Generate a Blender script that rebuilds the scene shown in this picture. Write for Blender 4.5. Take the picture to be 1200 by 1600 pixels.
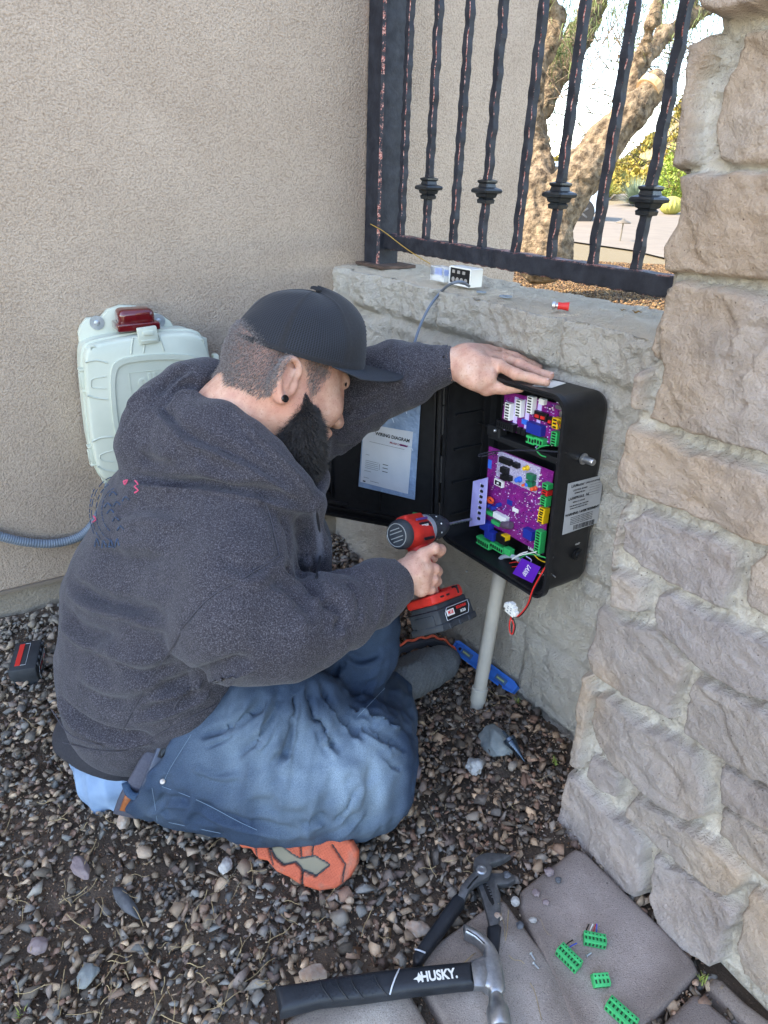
import bpy, bmesh, math, random
import numpy as np
from mathutils import Vector, Matrix, noise as mnoise
random.seed(7); np.random.seed(7)
RNG = np.random.RandomState(11)
for _o in list(bpy.data.objects): bpy.data.objects.remove(_o)
SC = bpy.context.scene; COL = SC.collection
R = math.radians

# ------------------------------------------------------------------ camera
F = 1040.0; HC = 1.0; PITCH = R(26.7); ROLL = R(2.2)
V3 = lambda *a: np.array(a, float)
FWD = V3(0, math.cos(PITCH), -math.sin(PITCH))
_r0 = V3(1, 0, 0); _d0 = -V3(0, math.sin(PITCH), math.cos(PITCH))
RT = math.cos(ROLL)*_r0 - math.sin(ROLL)*_d0
DN = math.sin(ROLL)*_r0 + math.cos(ROLL)*_d0
CAM = V3(0, 0, HC)
cam_d = bpy.data.cameras.new('camera'); cam = bpy.data.objects.new('camera', cam_d); COL.objects.link(cam)
cam_d.sensor_fit = 'HORIZONTAL'; cam_d.sensor_width = 36; cam_d.lens = 36*F/1200
cam_d.clip_start = 0.02; cam_d.clip_end = 3000
cam.matrix_world = Matrix(((RT[0], -DN[0], -FWD[0], CAM[0]), (RT[1], -DN[1], -FWD[1], CAM[1]),
                           (RT[2], -DN[2], -FWD[2], CAM[2]), (0, 0, 0, 1)))
SC.camera = cam
# ------------------------------------------------------------------ light
SUN_EL = R(40); SUN_AZ = math.atan2(-0.22, -0.97)      # direction towards the sun, in the ground plane
world = bpy.data.worlds.new('World'); SC.world = world; world.use_nodes = True
wn = world.node_tree; wn.nodes.clear()
wo = wn.nodes.new('ShaderNodeOutputWorld'); wb = wn.nodes.new('ShaderNodeBackground')
sky = wn.nodes.new('ShaderNodeTexSky'); sky.sky_type = 'NISHITA'; sky.sun_disc = False
sky.sun_elevation = SUN_EL; sky.sun_rotation = math.pi/2 - SUN_AZ
sky.air_density = 1.0; sky.dust_density = 0.5; sky.ozone_density = 1.6; sky.altitude = 400
wb.inputs['Strength'].default_value = 0.14
wn.links.new(sky.outputs[0], wb.inputs[0]); wn.links.new(wb.outputs[0], wo.inputs[0])
sun_d = bpy.data.lights.new('sun', 'SUN'); sun_d.energy = 2.1; sun_d.angle = R(0.5); sun_d.color = (1, .93, .82)
sun = bpy.data.objects.new('sun', sun_d); COL.objects.link(sun)
_sd = Vector((math.cos(SUN_AZ)*math.cos(SUN_EL), math.sin(SUN_AZ)*math.cos(SUN_EL), math.sin(SUN_EL)))
sun.rotation_euler = _sd.to_track_quat('Z', 'Y').to_euler()
SC.view_settings.view_transform = 'Standard'; SC.view_settings.look = 'None'
SC.view_settings.exposure = 2.88; SC.view_settings.gamma = 1
SC.view_settings.use_white_balance = True; SC.view_settings.white_balance_temperature = 7450; SC.view_settings.white_balance_tint = 13
SC.cycles.max_bounces = 8

# ------------------------------------------------------------------ measuring: photo pixel -> point of the place
def P(u, v, Z): return CAM + Z*(FWD + (u-600)/F*RT + (v-800)/F*DN)
def G(u, v, z=0.0):
    d = P(u, v, 1)-CAM; return CAM + d*((z-HC)/d[2])
def PL(u, v, p0, n):
    d = P(u, v, 1)-CAM; return CAM + d*(((np.asarray(p0)-CAM)@n)/(d@n))
def PRJ(p):
    q = np.asarray(p, float)-CAM; Z = q@FWD
    return np.stack([600+F*(q@RT)/Z, 800+F*(q@DN)/Z, Z], -1)
UP = V3(0, 0, 1)
AO = V3(-0.8731, 1.2663, 0); DA = V3(.83732, .54671, 0); NA = V3(.54671, -.83732, 0)   # stucco wall line
KO = V3(-0.1369, 1.7470, 0); DB = V3(.57907, -.81528, 0); NB = V3(-.81528, -.57907, 0) # block wall line
PB = V3(0.3507, 0.8507, 0)                                                              # pillar front line
# ------------------------------------------------------------------ materials
def lin(c):
    if isinstance(c, str): c = [int(c[i:i+2], 16) for i in (0, 2, 4)]
    return tuple((x/255/12.92 if x <= 10 else ((x/255+.055)/1.055)**2.4) for x in c[:3]) + (1,)
class NT:
    def __init__(s, m): s.m = m; s.t = m.node_tree
    def n(s, ty, **k):
        x = s.t.nodes.new(ty)
        for a, b in k.items():
            if a.startswith('i_'):
                key = a[2:]; key = int(key) if key.isdigit() else key
                x.inputs[key].default_value = b
            else: setattr(x, a, b)
        return x
    def l(s, a, b): s.t.links.new(a, b)
def ramp(nt, fac, stops, interp='LINEAR'):
    r = nt.n('ShaderNodeValToRGB'); r.color_ramp.interpolation = interp
    el = r.color_ramp.elements
    while len(el) < len(stops): el.new(.5)
    for e, (p, c) in zip(el, stops): e.position = p; e.color = c if len(c) == 4 else lin(c)
    nt.l(fac, r.inputs[0]); return r.outputs[0]
def mix(nt, fac, a, b, mode='MIX'):
    m = nt.n('ShaderNodeMix', data_type='RGBA', blend_type=mode)
    for s, v in ((0, fac), (6, a), (7, b)):
        if hasattr(v, 'is_output') or hasattr(v, 'links'): nt.l(v, m.inputs[s])
        else: m.inputs[s].default_value = v
    return m.outputs[2]
def noise(nt, co, scale, detail=4, rough=.55, dist=0, outp=0):
    n = nt.n('ShaderNodeTexNoise'); n.inputs['Scale'].default_value = scale; n.inputs['Detail'].default_value = detail
    n.inputs['Roughness'].default_value = rough; n.inputs['Distortion'].default_value = dist
    nt.l(co, n.inputs['Vector']); return n.outputs[outp]
def M(name, c1, c2=None, scale=30, rough=.6, rvar=0, bump=0, bscale=300, bdetail=3, metal=0, attr=None, amode='MULTIPLY',
      coat=0, alpha=1, trans=0, spec=.5, speck=None, sss=0, sheen=0, bdist=.002, stops=(.35, .65), extra=None, ior=1.45):
    m = bpy.data.materials.new(name); m.use_nodes = True; nt = NT(m)
    bs = m.node_tree.nodes['Principled BSDF']; tc = nt.n('ShaderNodeTexCoord'); co = tc.outputs['Object']
    c1 = lin(c1) if not (isinstance(c1, tuple) and len(c1) == 4) else c1
    out = None
    if c2 is not None:
        c2 = lin(c2) if not (isinstance(c2, tuple) and len(c2) == 4) else c2
        out = ramp(nt, noise(nt, co, scale, 6, .6), [(stops[0], c1), (stops[1], c2)])
    if speck:
        sc, col, lo, hi = speck
        f = ramp(nt, noise(nt, co, sc, 3, .7), [(lo, (0, 0, 0, 1)), (hi, (1, 1, 1, 1))])
        out = mix(nt, f, out if out is not None else c1, lin(col))
    if attr:
        at = nt.n('ShaderNodeAttribute', attribute_name=attr)
        if amode == 'SET': out = at.outputs[0]
        elif amode == 'MIXA': out = mix(nt, at.outputs[3], out if out is not None else c1, at.outputs[0])
        else: out = mix(nt, 1.0, out if out is not None else c1, at.outputs[0], amode)
    if extra: out = extra(nt, co, out, bs) or out
    if out is not None: nt.l(out, bs.inputs['Base Color'])
    else: bs.inputs['Base Color'].default_value = c1
    bs.inputs['Roughness'].default_value = rough; bs.inputs['Metallic'].default_value = metal
    bs.inputs['Specular IOR Level'].default_value = spec; bs.inputs['IOR'].default_value = ior
    bs.inputs['Coat Weight'].default_value = coat; bs.inputs['Alpha'].default_value = alpha
    bs.inputs['Transmission Weight'].default_value = trans
    bs.inputs['Sheen Weight'].default_value = sheen
    if sss: bs.inputs['Subsurface Weight'].default_value = sss; bs.inputs['Subsurface Radius'].default_value = (.008, .003, .0015); bs.inputs['Subsurface Scale'].default_value = 1
    if rvar:
        rr = nt.n('ShaderNodeMapRange'); nt.l(noise(nt, co, scale*1.7, 4), rr.inputs[0])
        rr.inputs[3].default_value = max(0, rough-rvar); rr.inputs[4].default_value = min(1, rough+rvar); nt.l(rr.outputs[0], bs.inputs['Roughness'])
    if bump:
        b = nt.n('ShaderNodeBump'); b.inputs['Strength'].default_value = bump; b.inputs['Distance'].default_value = bdist
        nt.l(noise(nt, co, bscale, bdetail, .6), b.inputs['Height']); nt.l(b.outputs[0], bs.inputs['Normal'])
    return m
# ------------------------------------------------------------------ objects
def props(o, label=None, cat=None, group=None, kind=None):
    for k, v in (('label', label), ('category', cat), ('group', group), ('kind', kind)):
        if v: o[k] = v
    return o
def empty(name, loc, label, cat, group=None, kind=None, mw=None):
    o = bpy.data.objects.new(name, None); COL.objects.link(o); o.empty_display_size = .03
    o.matrix_world = mw if mw is not None else Matrix.Translation(Vector(loc))
    return props(o, label, cat, group, kind)
def mk(name, verts, faces, mat, parent=None, smooth=False, col=None, world=True, loc=None, mats=None, fmat=None, attrs=None):
    """mesh object. verts in world space (world=True) or in the parent's space"""
    v = np.asarray(verts, dtype=np.float64).reshape(-1, 3)
    if parent is not None and world:
        mi = np.array(parent_world(parent).inverted()); v = v@mi[:3, :3].T+mi[:3, 3]
    if parent is None and loc is not None: v = v-np.asarray(loc)
    me = bpy.data.meshes.new(name)
    if isinstance(faces, np.ndarray):
        n, k = faces.shape
        me.vertices.add(len(v)); me.vertices.foreach_set('co', v.astype(np.float32).ravel())
        me.loops.add(n*k); me.loops.foreach_set('vertex_index', faces.astype(np.int32).ravel())
        me.polygons.add(n); me.polygons.foreach_set('loop_start', np.arange(0, n*k, k, dtype=np.int32))
        me.update(calc_edges=True)
    else: me.from_pydata(v.tolist(), [], faces)
    if fmat is not None: me.polygons.foreach_set('material_index', np.asarray(fmat, dtype=np.int32))
    if col is not None:
        a = me.color_attributes.new('Col', 'FLOAT_COLOR', 'POINT'); a.data.foreach_set('color', np.asarray(col, dtype=np.float32).ravel())
    for k, arr in (attrs or {}).items():
        a = me.color_attributes.new(k, 'FLOAT_COLOR', 'POINT'); a.data.foreach_set('color', np.asarray(arr, dtype=np.float32).ravel())
    me.validate()
    if smooth: me.polygons.foreach_set('use_smooth', [True]*len(me.polygons))
    for mm in (mats or ([mat] if mat else [])): me.materials.append(mm)
    o = bpy.data.objects.new(name, me); COL.objects.link(o)
    if parent is not None: o.parent = parent
    elif loc is not None: o.location = Vector(loc)
    return o
def setcol(o, c):
    n = len(o.data.vertices); a = o.data.color_attributes.get('Col') or o.data.color_attributes.new('Col', 'FLOAT_COLOR', 'POINT'); a.data.foreach_set('color', np.tile(np.array(c, dtype=np.float32), n)); return o
def parent_world(p):
    m = p.matrix_basis.copy()
    while p.parent: p = p.parent; m = p.matrix_basis @ m
    return m
def frame(o, x, y, z):
    return Matrix(((x[0], y[0], z[0], o[0]), (x[1], y[1], z[1], o[1]), (x[2], y[2], z[2], o[2]), (0, 0, 0, 1)))
def basis(x, up=(0, 0, 1)):
    x = np.asarray(x, float); x = x/np.linalg.norm(x); up = np.asarray(up, float)
    y = np.cross(up, x); y /= np.linalg.norm(y); z = np.cross(x, y); return x, y, z
class MB:
    """collects shapes; .o() links them as one mesh object"""
    def __init__(s, T=None): s.v = []; s.f = []; s.m = []; s.T = np.array(T) if T is not None else None; s.n = 0
    def add(s, v, f, mi=0):
        v = np.asarray(v, float)
        if s.T is not None: v = v@s.T[:3, :3].T+s.T[:3, 3]
        s.v.append(v); s.f += [tuple(i+s.n for i in q) for q in f]; s.m += [mi]*len(f); s.n += len(v); return s
    def bm(s, bm, mi=0):
        bm.verts.ensure_lookup_table(); bm.verts.index_update()
        s.add([v.co[:] for v in bm.verts], [[v.index for v in f.verts] for f in bm.faces], mi); bm.free(); return s
    def box(s, c, d, bev=0, rot=None, mi=0, seg=2):
        bm = bmesh.new(); bmesh.ops.create_cube(bm, size=1)
        bmesh.ops.scale(bm, vec=d, verts=bm.verts)
        if bev: bmesh.ops.bevel(bm, geom=bm.edges[:], offset=bev, segments=seg, affect='EDGES', profile=.5)
        if rot is not None: bmesh.ops.rotate(bm, cent=(0, 0, 0), matrix=rot, verts=bm.verts)
        bmesh.ops.translate(bm, vec=c, verts=bm.verts); return s.bm(bm, mi)
    def prism(s, pts, z0, z1, bev=0, mi=0, seg=2):
        """closed 2-D outline (x, y) extruded from z0 to z1"""
        bm = bmesh.new(); a = [bm.verts.new((x, y, z0)) for x, y in pts]; f = bm.faces.new(a)
        r = bmesh.ops.extrude_face_region(bm, geom=[f]); vs = [g for g in r['geom'] if isinstance(g, bmesh.types.BMVert)]
        bmesh.ops.translate(bm, vec=(0, 0, z1-z0), verts=vs); bmesh.ops.recalc_face_normals(bm, faces=bm.faces)
        if bev:
            e = [e for e in bm.edges if abs(e.verts[0].co.z-e.verts[1].co.z) < 1e-9]
            bmesh.ops.bevel(bm, geom=e, offset=bev, segments=seg, affect='EDGES', profile=.5)
        return s.bm(bm, mi)
    def tube(s, pts, r, n=8, mi=0, cap=True):
        pts = [np.asarray(p, float) for p in pts]; k = len(pts); r = [r]*k if np.isscalar(r) else list(r)
        t = [pts[min(i+1, k-1)]-pts[max(i-1, 0)] for i in range(k)]; t = [x/(np.linalg.norm(x)+1e-12) for x in t]
        a = np.cross(t[0], V3(0, 0, 1)); a = a if np.linalg.norm(a) > .1 else np.cross(t[0], V3(1, 0, 0)); a /= np.linalg.norm(a)
        vs = []
        for i in range(k):
            a = a-t[i]*(a@t[i]); a /= np.linalg.norm(a); b = np.cross(t[i], a)
            for j in range(n):
                q = 2*math.pi*j/n; vs.append(pts[i]+r[i]*(math.cos(q)*a+math.sin(q)*b))
        fs = [(i*n+j, i*n+(j+1) % n, (i+1)*n+(j+1) % n, (i+1)*n+j) for i in range(k-1) for j in range(n)]
        if cap: fs += [tuple(range(n-1, -1, -1)), tuple((k-1)*n+j for j in range(n))]
        return s.add(vs, fs, mi)
    def lathe(s, prof, a, b, n=20, mi=0, cap=True):
        """profile [(t along a->b in metres, radius)]"""
        a = np.asarray(a, float); d = np.asarray(b, float)-a; d /= np.linalg.norm(d)
        x = np.cross(d, V3(0, 0, 1)); x = x if np.linalg.norm(x) > .1 else np.cross(d, V3(1, 0, 0)); x /= np.linalg.norm(x); y = np.cross(d, x)
        vs = [a+d*t+r*(math.cos(2*math.pi*j/n)*x+math.sin(2*math.pi*j/n)*y) for t, r in prof for j in range(n)]
        k = len(prof)
        fs = [(i*n+j, i*n+(j+1) % n, (i+1)*n+(j+1) % n, (i+1)*n+j) for i in range(k-1) for j in range(n)]
        if cap: fs += [tuple(range(n-1, -1, -1)), tuple((k-1)*n+j for j in range(n))]
        return s.add(vs, fs, mi)
    def o(s, name, mat, parent=None, smooth=False, world=False, loc=None, auto=None):
        ms = mat if isinstance(mat, list) else [mat]
        ob = mk(name, np.concatenate(s.v), s.f, None, parent, smooth=False, world=world, mats=ms, fmat=s.m, loc=loc)
        if smooth or auto:
            ang = auto or 40
            me = ob.data; bm = bmesh.new(); bm.from_mesh(me)
            for f in bm.faces: f.smooth = True
            for e in bm.edges:
                if len(e.link_faces) == 2 and e.calc_face_angle(0) > R(ang): e.smooth = False
            bm.to_mesh(me); bm.free()
        return ob
def bez(pts, n=24):
    """Catmull-Rom through points"""
    pts = [np.asarray(p, float) for p in pts]; q = [2*pts[0]-pts[1]]+pts+[2*pts[-1]-pts[-2]]; out = []
    k = len(pts)-1
    for i in range(k):
        m = max(2, n//k)
        for j in range(m):
            t = j/m; a, b, c, d = q[i:i+4]
            out.append(.5*((2*b)+(-a+c)*t+(2*a-5*b+4*c-d)*t*t+(-a+3*b-3*c+d)*t**3))
    return out+[pts[-1]]
_fonts = {}
def text(name, s, size, T, mat, parent, ext=.0003, bold=0, world=False, sx=1, align='CENTER', shear=0):
    cu = bpy.data.curves.new(name, 'FONT'); cu.body = s; cu.size = size; cu.extrude = ext; cu.offset = bold; cu.shear = shear
    cu.align_x = align; cu.align_y = 'CENTER'; cu.resolution_u = 3
    t = bpy.data.objects.new('tmp', cu); COL.objects.link(t)
    dg = bpy.context.evaluated_depsgraph_get(); me = bpy.data.meshes.new_from_object(t.evaluated_get(dg))
    bpy.data.objects.remove(t); me.name = name
    me.transform(Matrix.Diagonal((sx, 1, 1, 1))); me.transform(T)
    if world: me.transform(parent_world(parent).inverted())
    me.materials.clear(); me.materials.append(mat)
    o = bpy.data.objects.new(name, me); COL.objects.link(o); o.parent = parent; return o
# ------------------------------------------------------------------ value noise for geometry (vectorised)
def vnoise(p, seed=0):
    p = np.asarray(p, float); i = np.floor(p).astype(np.int64); f = p-i; f = f*f*(3-2*f); out = 0
    for dx in (0, 1):
        for dy in (0, 1):
            for dz in (0, 1):
                h = (i[..., 0]+dx)*374761393+(i[..., 1]+dy)*668265263+(i[..., 2]+dz)*2147483647+seed*974711
                h = (h ^ (h >> 13))*1274126177; h = (h ^ (h >> 16)) & 0xffff
                w = (f[..., 0] if dx else 1-f[..., 0])*(f[..., 1] if dy else 1-f[..., 1])*(f[..., 2] if dz else 1-f[..., 2])
                out = out+w*(h/32767.5-1)
    return out
def fbm(p, oct=4, seed=0, gain=.5):
    a = 1; s = 0; p = np.asarray(p, float)
    for k in range(oct): s = s+a*vnoise(p*2**k+17.3*k, seed+k); a *= gain
    return s
def poly_dist(px, py, poly):
    """signed distance (negative inside) to a closed 2-D polygon"""
    poly = np.asarray(poly); d = np.full(px.shape, 1e9); ins = np.zeros(px.shape, bool); n = len(poly)
    for i in range(n):
        x1, y1 = poly[i]; x2, y2 = poly[(i+1) % n]; ex, ey = x2-x1, y2-y1
        t = np.clip(((px-x1)*ex+(py-y1)*ey)/(ex*ex+ey*ey+1e-15), 0, 1)
        d = np.minimum(d, np.hypot(px-x1-t*ex, py-y1-t*ey))
        c = ((y1 > py) != (y2 > py)) & (px < (x2-x1)*(py-y1)/((y2-y1) if abs(y2-y1) > 1e-12 else 1e-12)+x1); ins ^= c
    return np.where(ins, -d, d)
# ------------------------------------------------------------------ signed-distance sculpting
class SDF:
    def __init__(s): s.it = []
    def cone(s, a, b, ra, rb, k=.01, op='+'):
        a = np.asarray(a, float); b = np.asarray(b, float)
        s.it.append(('c', a, b, ra, rb, k, op, (a+b)/2, np.linalg.norm(a-b)/2+max(ra, rb))); return s
    def ball(s, c, r, k=.01, op='+'): return s.ell(c, np.eye(3), (r, r, r), k, op)
    def ell(s, c, B, r, k=.01, op='+'):
        """ellipsoid: rows of B are its unit axes"""
        s.it.append(('e', np.asarray(c, float), np.asarray(B, float), np.asarray(r, float), None, k, op, np.asarray(c, float), max(r))); return s
    def box(s, c, B, h, rad=.01, k=.01, op='+'):
        s.it.append(('b', np.asarray(c, float), np.asarray(B, float), np.asarray(h, float), rad, k, op, np.asarray(c, float), float(np.linalg.norm(h))+rad)); return s
    def plane(s, p, n, k=.003):
        """cut away everything on the side n points to"""
        n = np.asarray(n, float); s.it.append(('p', np.asarray(p, float), n/np.linalg.norm(n), 0, 0, k, 'x', np.asarray(p, float), 1e9)); return s
    def cutc(s, p, n, rad, length, k=.003):
        """cut away a cylinder starting at p running along n (ends a sleeve)"""
        n = np.asarray(n, float); n = n/np.linalg.norm(n); p = np.asarray(p, float)
        s.it.append(('y', p, n, rad, length, k, '-', p+n*length/2, length/2+rad)); return s
    def _d(s, t, p):
        if t[0] == 'c':
            a, b, ra, rb = t[1:5]; ba = b-a; pa = p-a; h = np.clip(pa@ba/(ba@ba+1e-12), 0, 1)
            return np.sqrt(((pa-h[:, None]*ba)**2).sum(1))-(ra+(rb-ra)*h)
        if t[0] == 'e':
            q = (p-t[1])@t[2].T; r = t[3]; k0 = np.sqrt(((q/r)**2).sum(1)); k1 = np.sqrt(((q/r**2)**2).sum(1))
            return k0*(k0-1)/(k1+1e-9)
        if t[0] == 'b':
            q = np.abs((p-t[1])@t[2].T)-t[3]+t[4]
            return np.sqrt((np.maximum(q, 0)**2).sum(1))+np.minimum(q.max(1), 0)-t[4]
        if t[0] == 'p': return (p-t[1])@t[2]
        if t[0] == 'y':
            q = p-t[1]; h = q@t[2]; rr = np.sqrt(np.maximum((q**2).sum(1)-h*h, 0)); return np.maximum(np.maximum(-h, h-t[4]), rr-t[3])
    def __call__(s, p, cull=None, band=1e9):
        d = np.full(len(p), 1.0)
        for t in s.it:
            k = t[5]; op = t[6]
            if cull is not None and t[0] != 'p' and np.linalg.norm(t[7]-cull[0]) > t[8]+cull[1]+band+k*2: continue
            e = s._d(t, p)
            if op == '+': h = np.maximum(k-np.abs(d-e), 0)/k; d = np.minimum(d, e)-h*h*k/4
            elif op == '-': e = -e; h = np.maximum(k-np.abs(d-e), 0)/k; d = np.maximum(d, e)+h*h*k/4
            else: h = np.maximum(k-np.abs(d-e), 0)/k; d = np.maximum(d, e)+h*h*k/4
        return d
    def bounds(s):
        lo = np.min([t[7]-t[8] for t in s.it if t[0] != 'p' and t[6] == '+'], 0); hi = np.max([t[7]+t[8] for t in s.it if t[0] != 'p' and t[6] == '+'], 0)
        return lo, hi
    def mesh(s, h=.004, disp=None, smooth=2):
        lo, hi = s.bounds(); lo = lo-4*h; B = 8; n = (np.ceil((hi+4*h-lo)/(h*B)).astype(int))*B; nb = n//B
        Fd = np.ones(n, np.float32)
        bi = np.stack(np.meshgrid(*[np.arange(k) for k in nb], indexing='ij'), -1).reshape(-1, 3)
        cen = lo+(bi*B+(B-1)/2)*h; half = B*h*.87
        dc = np.concatenate([s(cen[i:i+200000]) for i in range(0, len(cen), 200000)])
        act = np.abs(dc) < half*1.6+.006
        for x in bi[(dc < 0) & ~act]: Fd[x[0]*B:x[0]*B+B, x[1]*B:x[1]*B+B, x[2]*B:x[2]*B+B] = -1
        off = np.stack(np.meshgrid(*[np.arange(B)]*3, indexing='ij'), -1).reshape(-1, 3)
        for x, c in zip(bi[act], cen[act]):
            p = lo+(x*B+off)*h; d = s(p, (c, half), .01)
            if disp is not None: d = d+disp(p)
            Fd[x[0]*B:x[0]*B+B, x[1]*B:x[1]*B+B, x[2]*B:x[2]*B+B] = d.reshape(B, B, B)
        return surfnet(Fd, lo, h, smooth)
def surfnet(Fd, lo, h, smooth):
    ins = Fd < 0
    c = np.zeros(np.array(ins.shape)-1, np.int8)
    for dx in (0, 1):
        for dy in (0, 1):
            for dz in (0, 1): c += ins[dx:ins.shape[0]-1+dx, dy:ins.shape[1]-1+dy, dz:ins.shape[2]-1+dz]
    mixed = (c > 0) & (c < 8); idx = np.full(mixed.shape, -1, np.int64); cells = np.argwhere(mixed); idx[mixed] = np.arange(len(cells))
    acc = np.zeros((len(cells), 3)); cnt = np.zeros(len(cells))
    cor = [(a, b, d) for a in (0, 1) for b in (0, 1) for d in (0, 1)]
    val = {k: Fd[cells[:, 0]+k[0], cells[:, 1]+k[1], cells[:, 2]+k[2]].astype(float) for k in cor}
    for a in cor:
        for ax in range(3):
            if a[ax]: continue
            b = list(a); b[ax] = 1; b = tuple(b); va, vb = val[a], val[b]; m = (va < 0) != (vb < 0)
            t = va[m]/(va[m]-vb[m]); q = np.zeros((m.sum(), 3)); q[:] = a; q[:, ax] = t; acc[m] += q; cnt[m] += 1
    V = lo+(cells+acc/cnt[:, None])*h; quads = []
    for ax in range(3):
        s0 = [slice(1, -1)]*3; s1 = [slice(1, -1)]*3; s0[ax] = slice(0, -1); s1[ax] = slice(1, None)
        A = ins[tuple(s0)]; Bv = ins[tuple(s1)]; e = np.argwhere(A != Bv); fl = A[tuple(e.T)]
        e = e+np.array([0 if k == ax else 1 for k in range(3)])
        u, w = [(1, 2), (2, 0), (0, 1)][ax]; du = np.zeros(3, int); du[u] = 1; dw = np.zeros(3, int); dw[w] = 1
        q = np.stack([idx[tuple((e-du-dw).T)], idx[tuple((e-dw).T)], idx[tuple(e.T)], idx[tuple((e-du).T)]], 1)
        q[~fl] = q[~fl][:, ::-1]; quads.append(q)
    Q = np.concatenate(quads)
    for _ in range(smooth):
        for lam in (.5, -.52) if smooth > 1 else (.4,): V = V+lam*(lap(V, Q)-V)
    return V, Q
def lap(V, Q):
    a = np.concatenate([Q[:, 0], Q[:, 1], Q[:, 2], Q[:, 3]]); b = np.concatenate([Q[:, 1], Q[:, 2], Q[:, 3], Q[:, 0]])
    i = np.concatenate([a, b]); j = np.concatenate([b, a]); n = np.bincount(i, minlength=len(V))[:, None]
    s = np.stack([np.bincount(i, V[j, k], len(V)) for k in range(V.shape[1])], 1); return s/np.maximum(n, 1)
def vnormals(V, Q):
    n = np.cross(V[Q[:, 2]]-V[Q[:, 0]], V[Q[:, 3]]-V[Q[:, 1]]); N = np.stack([sum(np.bincount(Q[:, c], n[:, k], len(V)) for c in range(4)) for k in range(3)], 1)
    return N/(np.linalg.norm(N, axis=1)[:, None]+1e-12)
class Sculpt:
    """strokes laid on the front of a mesh: ridges, folds and painted marks"""
    def __init__(s, V, Q): s.V = V; s.Q = Q; s.N = vnormals(V, Q); s.col = None
    def find(s, uv, n=1):
        pp = PRJ(s.V); facing = ((s.V-CAM)*s.N).sum(1) < 0; out = []
        for u, v in uv:
            d = np.hypot(pp[:, 0]-u, pp[:, 1]-v); m = (d < 9) & facing
            if not m.any(): m = d < d.min()+3
            i = np.where(m)[0]; j = i[np.argmin(pp[i, 2])]; out.append(P(u, v, pp[i[pp[i, 2] < pp[j, 2]+.02], 2].mean()))
        return np.array(out)
    def path(s, uv, step=8):
        uv = bez([np.array(x, float) for x in uv], max(2, int(sum(np.hypot(*(np.array(uv[i+1])-uv[i])) for i in range(len(uv)-1))/step)))
        p = s.find(uv); Z = (p-CAM)@FWD; Zp = np.pad(Z, 2, mode='edge'); Zm = np.array([np.median(Zp[i:i+5]) for i in range(len(Z))]); Zp = np.pad(Zm, 1, mode='edge'); Zm = (Zp[:-2]+Zp[1:-1]+Zp[2:])/3
        return CAM+(p-CAM)*(Zm/Z)[:, None]
    def relax(s, n=1, lam=.5):
        for _ in range(n): s.V = s.V+lam*(lap(s.V, s.Q)-s.V)
        s.N = vnormals(s.V, s.Q); return s
    def dist(s, pts, r):
        d = np.full(len(s.V), 9.0); tt = np.zeros(len(s.V)); c = pts.mean(0); R0 = np.linalg.norm(pts-c, axis=1).max()+r
        i = np.where(np.linalg.norm(s.V-c, axis=1) < R0)[0]; Vi = s.V[i]; di = np.full(len(i), 9.0); ti = np.zeros(len(i)); n = len(pts)-1
        for k in range(n):
            a, b = pts[k], pts[k+1]; ba = b-a; h = np.clip((Vi-a)@ba/(ba@ba+1e-12), 0, 1); e = np.linalg.norm(Vi-a-h[:, None]*ba, axis=1)
            m = e < di; di[m] = e[m]; ti[m] = (k+h[m])/n
        d[i] = di; tt[i] = ti; return d, tt
    def stroke(s, uv, w, amp, taper=True, step=8):
        """amp < 0 digs a groove, > 0 raises a ridge; metres"""
        pts = s.path(uv, step); d, t = s.dist(pts, w*3); f = np.exp(-(d/w)**2)
        if taper: f = f*np.clip(np.minimum(t, 1-t)*5, 0.0, 1)
        s.V = s.V+s.N*(f*amp)[:, None]; return s
    def fold(s, uv, w, amp):
        s.stroke(uv, w, amp); off = [(u+.0, v+w*1300) for u, v in uv]; s.stroke(off, w*.6, -amp*.8); s.N = vnormals(s.V, s.Q); return s
    def seam(s, uv, w=.0025, amp=-.003): return s.stroke(uv, w, amp, taper=False)
    def paint(s, uv, w, c, a=1.0, closed=False):
        pts = s.path(uv, 5); d, t = s.dist(pts, w*2); f = np.clip(1.5-d/w, 0, 1)*a
        s.col[:, :3] = s.col[:, :3]*(1-f[:, None])+np.array(lin(c)[:3])*f[:, None]; s.col[:, 3] = np.maximum(s.col[:, 3], f); return s
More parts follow.
